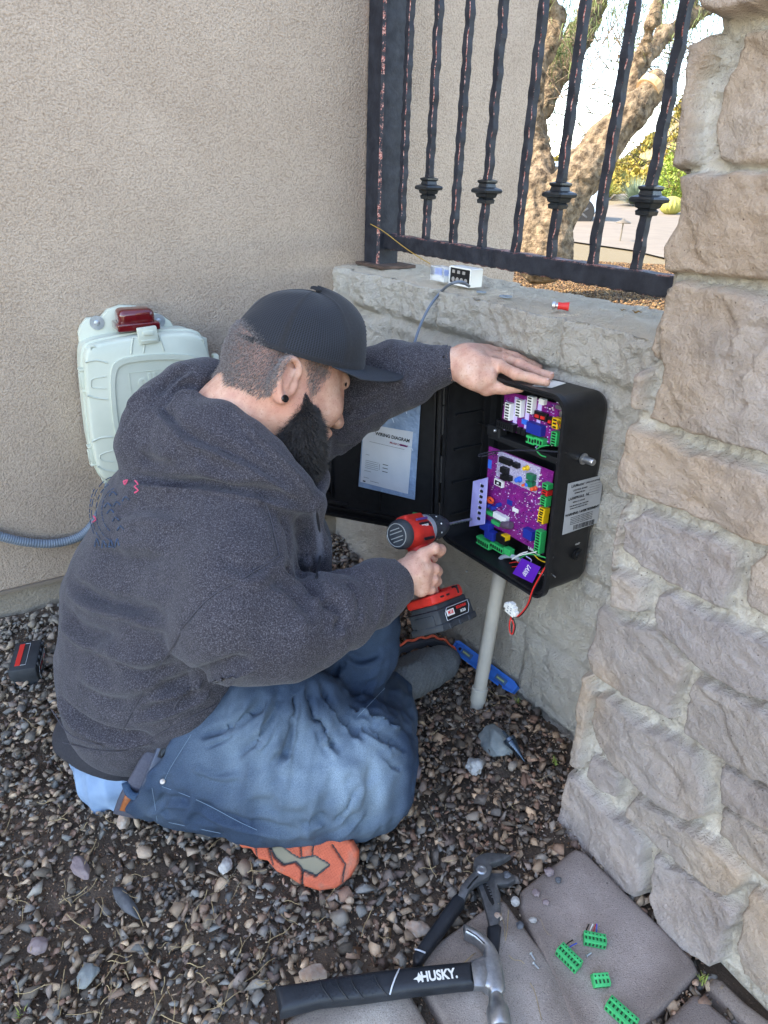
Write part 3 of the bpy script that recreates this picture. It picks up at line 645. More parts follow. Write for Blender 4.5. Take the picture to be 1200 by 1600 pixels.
def gravel():
    n = 46000; x = RNG.uniform(-1.5, .62, n); y = RNG.uniform(.28, 1.85, n)
    pr = PRJ(np.stack([x, y, 0*x], 1)); ok = (pr[:, 0] > -60) & (pr[:, 0] < 1240) & (pr[:, 1] < 1680)
    ok &= ((x-AO[0])*NA[0]+(y-AO[1])*NA[1] > .004) & ((x-KO[0])*NB[0]+(y-KO[1])*NB[1] > .006)
    # bare soil patches, mostly lower left
    q = fbm(np.stack([x*4.2, y*4.2, 0*x], -1), 3, 77); lowleft = np.clip((pr[:, 1]-1150)/350, 0, 1)*np.clip((760-pr[:, 0])/350, 0, 1)
    dens = np.clip(1.0-lowleft*(.32+.95*q), .16, 1)
    ok &= RNG.rand(n) < dens
    onp = np.zeros(n, bool)
    for p in PAV: onp |= poly_dist(x, y, p) < .0
    ok &= ~onp; ok &= ~(poly_dist(x, y, PEDGE) < 0)
    x, y, pr, lowleft = x[ok], y[ok], pr[ok], lowleft[ok]; n = len(x)
    size = RNG.lognormal(math.log(.0071), .40, n); size = np.clip(size, .0028, .0175)
    z = gz(x, y)-.008+RNG.uniform(0, 1, n)*.013+size*.25
    z -= lowleft*.006*RNG.rand(n)
    ci = RNG.randint(0, len(PAL), n); c = PAL[ci]; c = c*.52+c.mean(1)[:, None]*np.array([1.10, 1, .88])*.48; c = c*np.array([1.22, 1.10, .93]); c = c*RNG.uniform(.8, 1.7, (n, 1))
    tan = (RNG.rand(n) < .07); c[tan] = np.array(lin('b09a84')[:3])*RNG.uniform(.7, 1.2, (tan.sum(), 1))
    # browner, darker stones beside the block wall; paler dusty ones against the house
    br = np.clip((pr[:, 0]-560)/150, 0, 1)*np.clip((1420-pr[:, 1])/150, 0, 1)*.6; c = c*(1-br[:, None])+c*np.array([.95, .74, .60])*br[:, None]
    du = np.clip((1120-pr[:, 1])/120, 0, 1)*np.clip((300-pr[:, 0])/200, 0, 1); c = c*(1-.5*du[:, None])+np.array([.30, .26, .21])*.5*du[:, None]
    props(scatter('gravel', np.stack([x, y, z], 1), size, c, m_gravel), 'dark blue-grey and brown crushed gravel over soil around the man', 'gravel', kind='stuff')
    # soil crumbs
    n = 60000; x = RNG.uniform(-1.3, .5, n); y = RNG.uniform(.3, 1.7, n); pr = PRJ(np.stack([x, y, 0*x], 1)); ok = (pr[:, 0] > -40) & (pr[:, 0] < 1100) & (pr[:, 1] < 1650)
    ok &= ~(poly_dist(x, y, PEDGE) < 0) & ((x-KO[0])*NB[0]+(y-KO[1])*NB[1] > .006) & ((x-AO[0])*NA[0]+(y-AO[1])*NA[1] > .004)
    for k, p in enumerate(PAV): ok &= ~(poly_dist(x, y, p) < -.003)
    x, y = x[ok], y[ok]; n = len(x); size = RNG.uniform(.0009, .0032, n)
    cc = np.array([lin(c)[:3] for c in ('5b4030', '7b5c44', '9a7a5e', 'b8987a', '4a3426', '6a4d38', 'c9b49a', '8a6a50')])[RNG.randint(0, 8, n)]*RNG.uniform(.6, 1.2, (n, 1))
    props(scatter('soil_crumbs', np.stack([x, y, gz(x, y)-.006+RNG.uniform(0, .006, n)], 1), size, cc, m_gravel, 1.5), 'loose brown soil and grit between the stones', 'soil', kind='stuff')
    # dry straw and twigs
    b = MB()
    for _ in range(150):
        u = RNG.uniform(0, 860); v = RNG.uniform(1080, 1590)
        if RNG.rand() < .5: u = RNG.uniform(0, 420); v = RNG.uniform(1250, 1600)
        g = G(u, v, .012); 
        if poly_dist(np.array([g[0]]), np.array([g[1]]), PEDGE)[0] < 0.01 or (g-KO)@NB < .02: continue
        a = RNG.uniform(0, 6.28); L = RNG.uniform(.012, .05); d = V3(math.cos(a), math.sin(a), RNG.uniform(-.08, .12)); s = V3(-d[1], d[0], .3)*RNG.uniform(-.3, .3)
        pts = [g+d*L*(t-.5)+s*L*(t-.5)**2+V3(0, 0, .004+.003*math.sin(t*7)) for t in np.linspace(0, 1, 6)]
        b.tube(pts, RNG.uniform(.0003, .0007), 4)
    props(b.o('straw', M('dry_straw', (.42, .31, .16, 1), (.25, .18, .10, 1), 90, rough=.8)), 'dry straw blades and thin twigs strewn over the gravel', 'straw', kind='stuff')
gravel()
def rock(name, u, v, z, r, sz, colr, lab, seed=0, group=None, rough=.85, oct_=3, ang=0, bumpy=.12):
    bm = bmesh.new(); bmesh.ops.create_icosphere(bm, subdivisions=4, radius=1); V = np.array([q.co[:] for q in bm.verts]); Fq = np.array([[q.index for q in f.verts] for f in bm.faces]); bm.free()
    rs = np.random.RandomState(seed)
    for _ in range(9):
        nrm = rs.normal(size=3); nrm /= np.linalg.norm(nrm); h = rs.uniform(.62, .9); d = V@nrm; V = V-np.outer(np.maximum(d-h, 0)*.85, nrm)
    V *= (1+bumpy*fbm(V*2.3+seed, oct_, seed))[:, None]; V = V*np.array(sz)*r; ca, sa = math.cos(ang), math.sin(ang); V[:, :2] = V[:, :2]@np.array([[ca, sa], [-sa, ca]])
    g = G(u, v, z); o = mk(name, V, Fq, colr, smooth=True, world=True); o.location = Vector(g); return props(o, lab, 'stone', group)
m_rt = M('tan_rock', (.36, .24, .17, 1), (.42, .36, .3, 1), scale=60, rough=.85, bump=.6, bscale=200)
m_rw = M('white_quartz', (.42, .40, .37, 1), (.22, .20, .18, 1), scale=70, rough=.7, bump=.7, bscale=160, stops=(.45, .75))
m_rg = M('grey_cobble', (.15, .17, .17, 1), (.25, .26, .24, 1), scale=28, rough=.8, bump=.6, bscale=190, speck=(130, '8d8a80', .6, .7))

m_rp = M('mauve_rock', (.20, .15, .15, 1), (.26, .20, .19, 1), scale=60, rough=.85, bump=.5, bscale=200)
m_rb = M('blue_slate', (.065, .068, .075, 1), (.11, .115, .125, 1), scale=60, rough=.75, bump=.5, bscale=200)
rock('cobble', 776, 1160, .012, .034, (1, 1.25, .55), m_rg, 'largest grey-green rounded cobble, half buried beside the step drill bit', 3, ang=.5)
rock('quartz_stone', 743, 1198, .012, .017, (1, .95, .8), m_rw, 'white rough quartz stone just below the big cobble', 8, bumpy=.25)
rock('pale_stone', 650, 1203, .012, .013, (.9, 1.5, .5), m_rp, 'pale pointed stone right of the bent jeans knee', 12, ang=.2)
rock('pink_stone', 652, 1450, .010, .0155, (1.15, .9, .7), m_rt, 'salmon-pink stone by the end of the plier handle', 15)
rock('tan_stone', 489, 1521, .010, .0165, (1.2, .85, .6), m_rt, 'tan flat stone above the grip of the hammer', 18)
rock('oblong_stone', 126, 1356, .010, .019, (1.3, .6, .5), m_rp, 'long mauve-pink stone in the gravel left of the orange sole', 21, ang=-.7)
rock('slate_sliver', 197, 1410, .010, .030, (1.3, .33, .3), m_rb, 'long dark slate sliver in the bare soil patch', 24, ang=-.75, bumpy=.05)
rock('beige_stone', 193, 1282, .014, .015, (.9, 1.1, .8), m_rt, 'beige stone just below the leather patch of the belt', 27)
rock('speckled_stone', 353, 1352, .010, .0125, (.9, 1.2, .7), m_rw, 'grey-white angular stone left of the orange sole', 30)
rock('mauve_stone', 58, 1478, .010, .0135, (1.1, .95, .7), m_rp, 'blunt mauve stone at the far left of the gravel', 33)
rock('green_stone', 138, 1523, .010, .0145, (1.0, 1.15, .6), m_rg, 'grey-green speckled stone in the lower left gravel', 36)
# pebbles spilled on the pavers
sp = [(805,1408,.0085,m_rw,'whitish'),(838,1395,.0065,m_rp,'dark mauve'),(858,1362,.0085,m_rp,'purplish'),(872,1375,.006,m_rb,'slate'),(832,1438,.006,m_rw,'small white'),(778,1432,.007,m_rt,'brown'),(812,1445,.0065,m_rb,'grey'),(792,1368,.008,m_rb,'blue-grey'),(853,1410,.0055,m_rp,'tiny mauve')]
for k, (u, v, r_, mm, w) in enumerate(sp): rock('pebble', u, v, .018, r_, (1, .9, .7), mm, w+' pebble '+['right of the plier jaws','between pliers and pillar','at the top edge of the large paver','at the top edge beside the purplish one','on the joint between two pavers','below the slotted plier leg','on the joint below the whitish one','against the upper plier jaw','lying alone on the large paver'][k], 50+k, 'pebbles spilled onto the pavers')
# ================================================================== iron fence on the wall
def ex_iron(nt, co, out, bs):
    at = nt.n('ShaderNodeAttribute', attribute_name='Col')
    n = ramp(nt, noise(nt, co, 55, 5, .75), [(.50, (0, 0, 0, 1)), (.56, (1, 1, 1, 1))])
    f = nt.n('ShaderNodeMath', operation='MULTIPLY'); nt.l(at.outputs[0], f.inputs[0]); nt.l(n, f.inputs[1])
    n2 = ramp(nt, noise(nt, co, 300, 3), [(.4, lin('8a3328')), (.6, lin('d2a294'))])
    return mix(nt, f.outputs[0], out, n2)
m_iron = M('black_iron_paint', (.012, .013, .018, 1), (.028, .03, .038, 1), scale=40, rough=.58, rvar=.15, extra=ex_iron, bump=.5, bscale=90, bdist=.002, spec=.35)
FO = KO-NB*.10
def bar_mesh(x, z0, z1, r, wav=1.0, sd=0):
    """square hammered bar: 8-gon section whose sides waver; thin chamfers carry the worn edge colour"""
    n = int((z1-z0)/.006); V = []; C = []; rs = np.random.RandomState(sd)
    ph = rs.rand(8)*6
    for i in range(n+1):
        z = z0+(z1-z0)*i/n; c = r*.17
        w = lambda k: 1+wav*(.05*math.sin(z*210+ph[k])+.04*math.sin(z*123+ph[k+2]))
        dx = wav*.0005*math.sin(z*91+ph[4]); dy = wav*.0005*math.sin(z*83+ph[5])
        a = r*w(0); b = r*w(1)
        for (px, py) in ((a, b-c), (a-c, b), (-a+c, b), (-a, b-c), (-a, -b+c), (-a+c, -b), (a-c, -b), (a, -b+c)):
            V.append(FO+DB*(x+px+dx)-NB*(py+dy)+UP*z); C.append((1, 0, 0, 1) if True else 0)
    Fc = []; C = []
    vs = []; k = 0
    V = np.array(V).reshape(n+1, 8, 3)
    # faces get their own verts so that only the chamfer strips are marked as worn
    allv = []; allc = []; faces = []
    for j in range(8):
        ch = (j % 2 == 0); a = V[:, j]; b = V[:, (j+1) % 8]; base = len(allv)*1
        st = sum(len(q) for q in allv)
        allv.append(np.stack([a, b], 1).reshape(-1, 3)); allc.append(np.tile([1., 1, 1, 1] if ch else [0., 0, 0, 1], (2*(n+1), 1)))
        for i in range(n): faces.append((st+2*i, st+2*i+1, st+2*i+3, st+2*i+2))
    return np.concatenate(allv), faces, np.concatenate(allc)
def fence():
    f = empty('iron_fence', FO+UP*WT, 'black wrought-iron fence panel with worn red edges standing on the block wall', 'fence')
    zt = 1.75
    v, q, c = bar_mesh(.040, WT+.006, zt, .032, .05, 99); mk('post', v, q, m_iron, f, col=c)
    b = MB(frame(FO, DB, -NB, UP)); b.box((.058, 0, WT+.006), (.125, .10, .007), .001); bp = b.o('base_plate', M('rusty_plate', (.06, .035, .025, 1), (.12, .075, .055, 1), 60, rough=.8, bump=.4), f, world=True)
    # bottom rail, slightly scalloped lower edge
    n = 130; V = []; Cc = []; Fq = []
    xs = np.linspace(.072, .99, n)
    sec = [(-.014, .017, 1), (.014, .017, 1), (.016, .014, 0), (.016, -.014, 0), (.014, -.017, 1), (-.014, -.017, 1), (-.016, -.014, 0), (-.016, .014, 0)]
    for x in xs:
        for (y, z, w) in sec: V.append(FO+DB*x-NB*(y*1.0)+UP*(.861+z+.0009*math.sin(x*230)*(z < 0)+.0006*math.sin(x*97))); Cc.append((w*.55, w*.55, w*.55, 1))
    for i in range(n-1):
        for j in range(8): Fq.append((i*8+j, i*8+(j+1) % 8, i*8+8+(j+1) % 8, i*8+8+j))
    Fq.append(tuple(range(8))); mk('bottom_rail', V, Fq, m_iron, f, col=Cc)
    b = MB(frame(FO, DB, -NB, UP)); b.box((.5, 0, zt+.01), (1.0, .03, .034), .002); b.o('top_rail', m_iron, f, world=True)
    xs = [.122, .218, .314, .406, .505, .597, .694, .784, .879, .97]
    for i, x in enumerate(xs):
        v, q, c = bar_mesh(x, .872, zt, .0074, 1.5, i*7+3); bar = mk('bar', v, q, m_iron, f, col=c)
        if i % 2 == 1:                                   # collar (square stepped knuckle)
            zc = .980; prof = [(-.021, .0085), (-.020, .0125), (-.014, .0135), (-.011, .0105), (-.009, .0145), (-.003, .0165), (-.001, .0225), (.003, .0235), (.006, .0215), (.009, .0135), (.015, .0120), (.018, .0150), (.021, .0150), (.023, .0085)]
            vv = []; ff = []
            for t, r_ in prof:
                cc = r_*.12
                for (px, py) in ((r_, r_-cc), (r_-cc, r_), (-r_+cc, r_), (-r_, r_-cc), (-r_, -r_+cc), (-r_+cc, -r_), (r_-cc, -r_), (r_, -r_+cc)): vv.append(FO+DB*(x+px)-NB*py+UP*(zc+t))
            for a in range(len(prof)-1):
                for j in range(8): ff.append((a*8+j, a*8+(j+1) % 8, a*8+8+(j+1) % 8, a*8+8+j))
            ff += [tuple(range(7, -1, -1)), tuple((len(prof)-1)*8+j for j in range(8))]
            mk('collar', vv, ff, M('cast_iron', (.010, .011, .014, 1), (.022, .026, .028, 1), 50, rough=.35, bump=.3, bscale=200) if i == 1 else bpy.data.materials['cast_iron'], bar)
fence()
# ================================================================== gate-operator box on the block wall
def encl_frame():
    yaw, pitch, roll = -.0424, .0048, -.0564; t = V3(.5826, -.0952, .337)
    base = np.array([DB, -NB, UP]); cy, sy = math.cos(yaw), math.sin(yaw); Rz = np.array([[cy, -sy, 0], [sy, cy, 0], [0, 0, 1]])
    cp, sp = math.cos(pitch), math.sin(pitch); Rx = np.array([[1, 0, 0], [0, cp, -sp], [0, sp, cp]]); cr, sr = math.cos(roll), math.sin(roll); Ry = np.array([[cr, 0, sr], [0, 1, 0], [-sr, 0, cr]])
    Mx = Rz@Rx@Ry; o = KO+t@base; ax = Mx.T@base      # rows: world axes of local x, y, z
    return o, ax[0], ax[1], ax[2]
EO, EX_, EY_, EZ_ = encl_frame(); EW, EH, ED = .2974, .3558, .1064
ET = frame(EO, EX_, EY_, EZ_)                          # x right along the opening, y into the wall, z up
def epix(u, v, y=0): 
    q = PL(u, v, EO+EY_*y, EY_)-EO; return q@EX_, q@EZ_
m_bp = M('black_plastic', (.010, .010, .011, 1), (.016, .016, .017, 1), scale=60, rough=.42, bump=.15, bscale=700, bdist=.001, spec=.4)
m_bpm = M('black_plastic_matt', (.008, .008, .009, 1), rough=.6)
m_pcb = M('purple_board', lin('8a1a78'), lin('6a1468'), scale=60, rough=.35, speck=(700, 'c9a0d0', .62, .68)); m_pcbl = M('lilac_print', lin('c8b8e8'), rough=.5)
def pm(n, c, r=.45): return M(n, lin(c), rough=r)
m_grn = pm('terminal_green', '1fae5e'); m_yel = pm('terminal_yellow', 'e8b820'); m_red = pm('terminal_red', 'd8302a'); m_wht = pm('white_plastic', 'e6e4dc'); m_blk = pm('component_black', '121214'); m_blu = pm('relay_blue', '1a2f8a'); m_ora = pm('knob_orange', 'e8552a'); m_dgr = pm('knob_dark_green', '0f6a48'); m_lbl = pm('knob_blue', '2a6ad0')
m_sil = M('bright_steel', (.55, .55, .55, 1), rough=.3, metal=.9); m_lab = M('label_silver', (.42, .42, .42, 1), (.50, .50, .49, 1), 20, rough=.5); m_ink = pm('label_ink', '1a1a1a', .6); m_can = M('capacitor_sleeve', lin('5a4a58'), rough=.35)
def rrect(x0, z0, x1, z1, r, n=6):
    out = []
    for cx, cz, a0 in ((x1-r, z1-r, 0), (x0+r, z1-r, 90), (x0+r, z0+r, 180), (x1-r, z0+r, 270)):
        out += [(cx+r*math.cos(R(a0+90*i/n)), cz+r*math.sin(R(a0+90*i/n))) for i in range(n+1)]
    return out
XZ = lambda y: Matrix(((1, 0, 0, 0), (0, 0, 1, y), (0, 1, 0, 0), (0, 0, 0, 1)))   # prism (x, z) extruded along y
def ring(b, outer, inner, y0, y1, mi=0):
    n = len(outer); v = [(x, y0, z) for x, z in outer]+[(x, y0, z) for x, z in inner]+[(x, y1, z) for x, z in outer]+[(x, y1, z) for x, z in inner]; f = []
    for i in range(n):
        j = (i+1) % n; f += [(i, j, n+j, n+i), (2*n+i, 3*n+i, 3*n+j, 2*n+j), (i, 2*n+i, 2*n+j, j), (n+i, n+j, 3*n+j, 3*n+i)]
    b.add(v, f, mi)
def box_body():
    t = empty('control_box', EO, 'open black plastic gate-operator control box with purple circuit boards mounted on the block wall', 'control box', mw=ET)
    b = MB(); o = rrect(0, 0, EW, EH, .026); i_ = rrect(.004, .004, EW-.004, EH-.004, .022)
    # tapered tub: slightly smaller at the wall side
    n = len(o); prof = []
    for (y, g) in ((.0, 0), (.006, 0), (.0062, -.0025), (ED-.016, -.003), (ED-.006, -.006), (ED, -.014)):
        prof.append([(x+(g if x > EW/2 else -g), y, z+(g if z > EH/2 else -g)) for x, z in o])
    v = sum(prof, []); f = [(k*n+i, k*n+(i+1) % n, (k+1)*n+(i+1) % n, (k+1)*n+i) for k in range(len(prof)-1) for i in range(n)]; f.append(tuple((len(prof)-1)*n+i for i in range(n)))
    b.add(v, f)
    ring(b, o, i_, .0, .0005); # front lip
    vi = [(x, .0005, z) for x, z in i_]+[(x, ED-.026, z) for x, z in rrect(.010, .010, EW-.010, EH-.010, .018)]
    b.add(vi, [(i, n+i, n+(i+1) % n, (i+1) % n) for i in range(n)]+[tuple(range(n, 2*n))])
    b.o('body', m_bp, t, smooth=True)
    b = MB(); ring(b, rrect(-.0035, -.0035, EW+.0035, EH+.0035, .029), rrect(.001, .001, EW-.001, EH-.001, .025), -.006, .004); ring(b, rrect(.003, .003, EW-.003, EH-.003, .023), rrect(.0065, .0065, EW-.0065, EH-.0065, .02), -.002, .002)
    b.o('rim', m_bp, t, smooth=True)
    # stiffening ribs on the left inside
    b = MB()
    for z in (.05, .12, .19, .26, .32): b.box((.012, .055, z), (.006, .085, .003))
    for x in (.03, .06, .235, .265): b.box((x, ED-.032, .17), (.003, .012, .30))
    for z in (.04, .10, .235): b.box((.05, ED-.032, z), (.08, .010, .003))
    props(b.o('ribs', m_bpm, t))
    # upper board
    def board(px, y, name):
        pts = [epix(u, v, y) for u, v in px]; q = MB(XZ(0)); q.prism(pts, y, y+.0016); return q.o(name, m_pcb, t), pts
    y1 = .040
    ub, _ = board([(789, 611), (884, 634), (878, 700), (783, 668)], y1, 'upper_board')
    lb, _ = board([(764, 697), (865, 737), (848, 866), (757, 815)], y1-.004, 'lower_board')
    def comp(par, u, v, wu, hv, dep, mat, y=y1, name='component', bev=.0006, extra=None):
        """block on a board: pixel centre, size in pixels, height off the board"""
        x, z = epix(u, v, y); x2, _ = epix(u+wu/2, v+wu/2*.33, y); x1_, _ = epix(u-wu/2, v-wu/2*.33, y); _, z2 = epix(u, v-hv/2, y); _, z1 = epix(u, v+hv/2, y)
        q = MB(); w, h = abs(x2-x1_), abs(z2-z1); q.box((x, y-dep/2, z), (w, dep, h), bev)
        if extra == 'pins':
            n = max(2, int(h/.0045)); 
            for i in range(n): q.box((x, y-dep-.0003, z-h/2+(i+.5)*h/n), (w*.55, .0016, h/n*.45), mi=1)
        if extra == 'pinsx':
            n = max(2, int(w/.0055))
            for i in range(n): q.box((x-w/2+(i+.5)*w/n, y-dep-.0003, z), (w/n*.5, .0016, h*.45), mi=1)
        return q.o(name, [mat, m_blk], par)
    yu = y1
    for u in (799, 816, 834): comp(ub, u, 637-(816-u)*-.28, 9, 27, .010, m_wht, yu, 'header', extra='pins')
    for u in (806, 824, 842): comp(ub, u, 646+(u-816)*.28, 6, 46, .0006, m_pcbl, yu, 'print_panel')
    comp(ub, 796, 664, 26, 12, .012, m_blk, yu, 'terminal_block', extra='pinsx')
    for u, v in ((815, 672), (822, 675), (829, 677)): comp(ub, u, v, 5, 10, .008, m_blk, yu, 'transistor')
    comp(ub, 821, 659, 9, 8, .003, m_lbl, yu, 'chip_sticker')
    for u, v in ((836, 667), (847, 671)): comp(ub, u, v, 12, 17, .012, m_blu, yu, 'relay')
    for u, v in ((836, 686), (849, 689)): comp(ub, u, v, 13, 12, .012, m_grn, yu, 'terminal_plug', extra='pinsx')
    for u, v, w in ((844, 648, 10), (853, 651, 10), (864, 657, 8)): comp(ub, u, v, w, 13, .007, m_blk, yu, 'dip_switch'); comp(ub, u, v+1, w*.6, 5, .009, m_red, yu, 'switch_slider')
    comp(ub, 875, 660, 9, 17, .012, m_yel, yu, 'terminal_plug', extra='pins'); comp(ub, 873, 684, 9, 22, .012, m_grn, yu, 'terminal_plug', extra='pins')
    comp(ub, 851, 627, 8, 9, .008, m_wht, yu, 'header'); comp(ub, 876, 636, 9, 6, .006, m_sil, yu, 'clip')
    rs = np.random.RandomState(4); q = MB()
    for _ in range(90):
        u, v = rs.uniform(838, 880), rs.uniform(622, 700); x, z = epix(u, v, yu); q.box((x, yu-.0008, z), (rs.uniform(.001, .003), .0016, rs.uniform(.0008, .002)), mi=rs.randint(0, 4))
    for _ in range(50):
        u, v = rs.uniform(786, 835), rs.uniform(620, 672); x, z = epix(u, v, yu); q.box((x, yu-.0006, z), (rs.uniform(.001, .0025), .001, .001), mi=rs.randint(0, 4))
    props(q.o('small_chips', [m_blk, m_blu, m_wht, m_pcbl], ub), kind='stuff')
    # lower board
    yl = y1-.004
    pts = [epix(u, v, yl-.0008) for u, v in ((779, 704), (845, 731), (838, 771), (775, 743))]; q = MB(XZ(0)); q.prism(pts, yl-.0008, yl); q.o('print_panel', M('grey_print', lin('c4bcd0'), lin('8e86a0'), 500, rough=.5), lb)
    for u, v, w, h, mm, d in ((790, 718, 9, 9, m_blk, .010), (798, 721, 9, 9, m_blk, .010), (810, 726, 8, 8, m_blk, .009), (792, 734, 10, 9, m_blk, .010), (791, 745, 9, 8, m_blk, .009), (798, 746, 8, 8, m_blk, .009), (834, 744, 10, 9, m_dgr, .011), (833, 755, 10, 9, m_dgr, .011)): comp(lb, u, v, w, h, d, mm, yl, 'push_button')
    for u, v, r_, mm in ((820, 732, .0048, m_yel), (808, 750, .0058, m_lbl), (824, 757, .0048, m_lbl), (818, 758, .0032, m_ora), (832, 764, .0048, m_ora)):
        x, z = epix(u, v, yl-.008); q = MB(); q.lathe([(0, r_), (.004, r_), (.005, r_*.8), (.011, r_*.75), (.012, r_*.5)], (x, yl, z), (x, yl-1, z), 14); q.o('dial', mm, lb, smooth=True)
    comp(lb, 782, 754, 13, 10, .006, m_wht, yl, 'display_frame'); comp(lb, 782, 754, 10, 7, .0065, m_blk, yl, 'display')
    x, z = epix(782, 754, yl); text('display_digits', '88', .0060, Matrix.Translation((x, yl-.0068, z))@Matrix.Rotation(R(90), 4, 'X'), m_wht, lb)
    comp(lb, 766, 725, 5, 14, .002, m_lbl, yl, 'sticker')
    for u, v, mm, h, in ((860, 758, m_grn, 9), (859, 768, m_red, 8), (857, 781, m_grn, 16), (855, 796, m_yel, 9), (853, 807, m_yel, 17), (849, 836, m_grn, 18), (847, 853, m_grn, 18)): comp(lb, u, v, 9, h, .013, mm, yl, 'terminal_plug', extra='pins')
    for u, v in ((765, 820), (772, 834), (790, 840)): comp(lb, u, v, 14, 13, .014, m_blu if u != 790 else m_blk, yl, 'relay')
    comp(lb, 831, 833, 14, 15, .012, m_blu, yl, 'relay'); comp(lb, 794, 838, 7, 8, .013, m_yel, yl, 'fuse')
    comp(lb, 762, 846, 20, 12, .014, m_grn, yl, 'terminal_block', extra='pinsx'); comp(lb, 783, 854, 20, 10, .012, m_grn, yl, 'terminal_block', extra='pinsx'); comp(lb, 799, 860, 10, 10, .012, m_grn, yl, 'terminal_plug')
    comp(lb, 767, 800, 13, 6, .008, m_grn, yl, 'terminal_plug'); comp(lb, 778, 816, 12, 6, .008, m_grn, yl, 'terminal_plug'); comp(lb, 786, 807, 20, 9, .010, m_wht, yl, 'transformer')
    x, z = epix(792, 821, yl-.009); q = MB(); q.lathe([(0, .001), (0, .0068), (.001, .0075), (.022, .0075), (.023, .0068), (.023, .001)], (x-.011, yl-.009, z-.003), (x+1, yl-.009, z+.35), 18); q.o('capacitor', m_can, lb, smooth=True)
    x, z = epix(768, 781, yl-.004); q = MB(); q.tube([(x+.0075*math.cos(a), yl-.007, z+.0045*math.sin(a)) for a in np.linspace(0, 6.283, 17)], .0026, 8, cap=False); q.o('toroid_coil', m_ora, lb, smooth=True)
    for k, (u, v) in enumerate(((764, 790), (771, 794), (779, 789))): x, z = epix(u, v, yl-.005); q = MB(); q.lathe([(0, .0042), (.009, .0042), (.010, .0035), (.010, .0003)], (x, yl, z), (x, yl-1, z), 12); q.o('capacitor', m_blu, lb, smooth=True)
    comp(lb, 797, 785, 8, 8, .002, m_blu, yl, 'chip'); comp(lb, 806, 797, 9, 6, .002, m_wht, yl, 'chip_sticker')
    rs = np.random.RandomState(5); q = MB()
    for _ in range(520):
        u, v = rs.uniform(765, 850), rs.uniform(705, 862); 
        if poly_dist(np.array([u]), np.array([v]), [(768, 702), (862, 738), (846, 862), (760, 815)])[0] > -3: continue
        x, z = epix(u, v, yl); q.box((x, yl-.0007, z), (rs.uniform(.0005, .0022), .0014, rs.uniform(.0005, .0014)), mi=rs.choice([0, 1, 2, 2, 3]))
    for k in range(9):
        x, z = epix(846-k*.5, 742+k*9, yl); q.lathe([(0, .0014), (.004, .0014), (.0045, .001), (.0045, .0002)], (x, yl, z), (x, yl-1, z), 8, mi=2)
    props(q.o('small_chips', [m_blk, m_blu, m_wht, m_pcbl], lb), kind='stuff')
    x, z = epix(836, 862, yl); text('board_print', 'LiftMaster', .0075, Matrix.Translation((x-.002, yl-.0005, z))@Matrix.Rotation(R(90), 4, 'X')@Matrix.Rotation(R(-5), 4, 'Z'), m_wht, lb, bold=.0002)
    # lilac cover strip on the hinge side of the lower board
    pts = [epix(u, v, .018) for u, v in ((739, 752), (762, 746), (757, 819), (733, 823))]; q = MB(XZ(0)); q.prism(pts, .018, .0196, .0005); q.o('lilac_plate', M('lilac_plastic', lin('9a92cc'), lin('b2aee0'), 20, rough=.45), t)
    q = MB()
    pts = [epix(u, v, .0178) for u, v in ((748, 757), (752, 756), (746, 813), (742, 814))]
    for k in range(7):
        x, z = epix(754-.9*k, 759+k*8.5, .0175); q.box((x, .0165, z), (.006, .003, .0045)); q.box((x-.006, .0175, z), (.0012, .0008, .006), mi=1)
    props(q.o('button_column', [m_blk, m_wht], t))
    # shelf between the boards, screws, standoffs
    q = MB(); q.box((.17, .062, .235), (.18, .05, .012), .002); q.box((.095, .045, .245), (.035, .02, .022), .003); q.o('divider', m_bpm, t)
    for (u, v, r_) in ((878, 647, .006), (842, 920, .006), (773, 673, .003), (705, 834, .003), (729, 893, .002), (868, 812, .0012), (866, 858, .0012), (872, 760, .0012), (871, 722, .0012)):
        x, z = epix(u, v, .02); q = MB(); q.lathe([(0, r_), (.003, r_*.9), (.004, r_*.5), (.004, .0002)], (x, .022, z), (x, 21-1000, z) if False else (x, -1, z), 14); q.o('screw', m_sil, t, smooth=True)
    # zip tie loop across
    pts = [epix(u, v, .008)for u, v in ((884, 707), (840, 704), (800, 704), (770, 706), (750, 710), (748, 713), (760, 712), (775, 708))]
    q = MB(); q.tube(bez([(x, .008, z) for x, z in pts], 28), .0015, 6); q.o('cable_tie', M('tie_plastic', (.03, .03, .04, 1), rough=.25), t, smooth=True)
    def wire(px, y, r_, mat, name='wire', end=None):
        ys = y if isinstance(y, (list, tuple)) else [y]*len(px); pts = [(lambda xz: (xz[0], yy, xz[1]))(epix(u, v, yy)) for (u, v), yy in zip(px, ys)]
        q = MB(); q.tube(bez(pts, 30), r_, 6); return q.o(name, mat, t, smooth=True)
    wire([(838, 702), (848, 697), (858, 696)], .03, .0011, m_grn); wire([(838, 704), (845, 711), (853, 714)], .03, .0011, m_grn)
    wire([(868, 660), (878, 668), (880, 682), (884, 694)], .02, .0007, m_ora); wire([(872, 655), (884, 664), (879, 680), (885, 690)], .02, .0007, m_yel); wire([(870, 657), (876, 675), (883, 688)], .018, .0007, m_blk)
    q = MB(); pts = [(lambda xz: (xz[0], .03, xz[1]))(epix(u, v, .03)) for u, v in ((782, 884), (780, 876), (786, 870), (797, 869), (806, 871), (812, 876))]; q.tube(bez(pts, 24), .0042, 8); q.o('grey_hose', M('grey_tubing', lin('a8b0b8'), rough=.4), t, smooth=True)
    wire([(812, 872), (826, 866), (840, 868), (856, 872), (862, 868)], .02, .0011, m_grn); wire([(815, 876), (822, 884), (835, 893), (850, 898)], .012, .0013, m_wht)
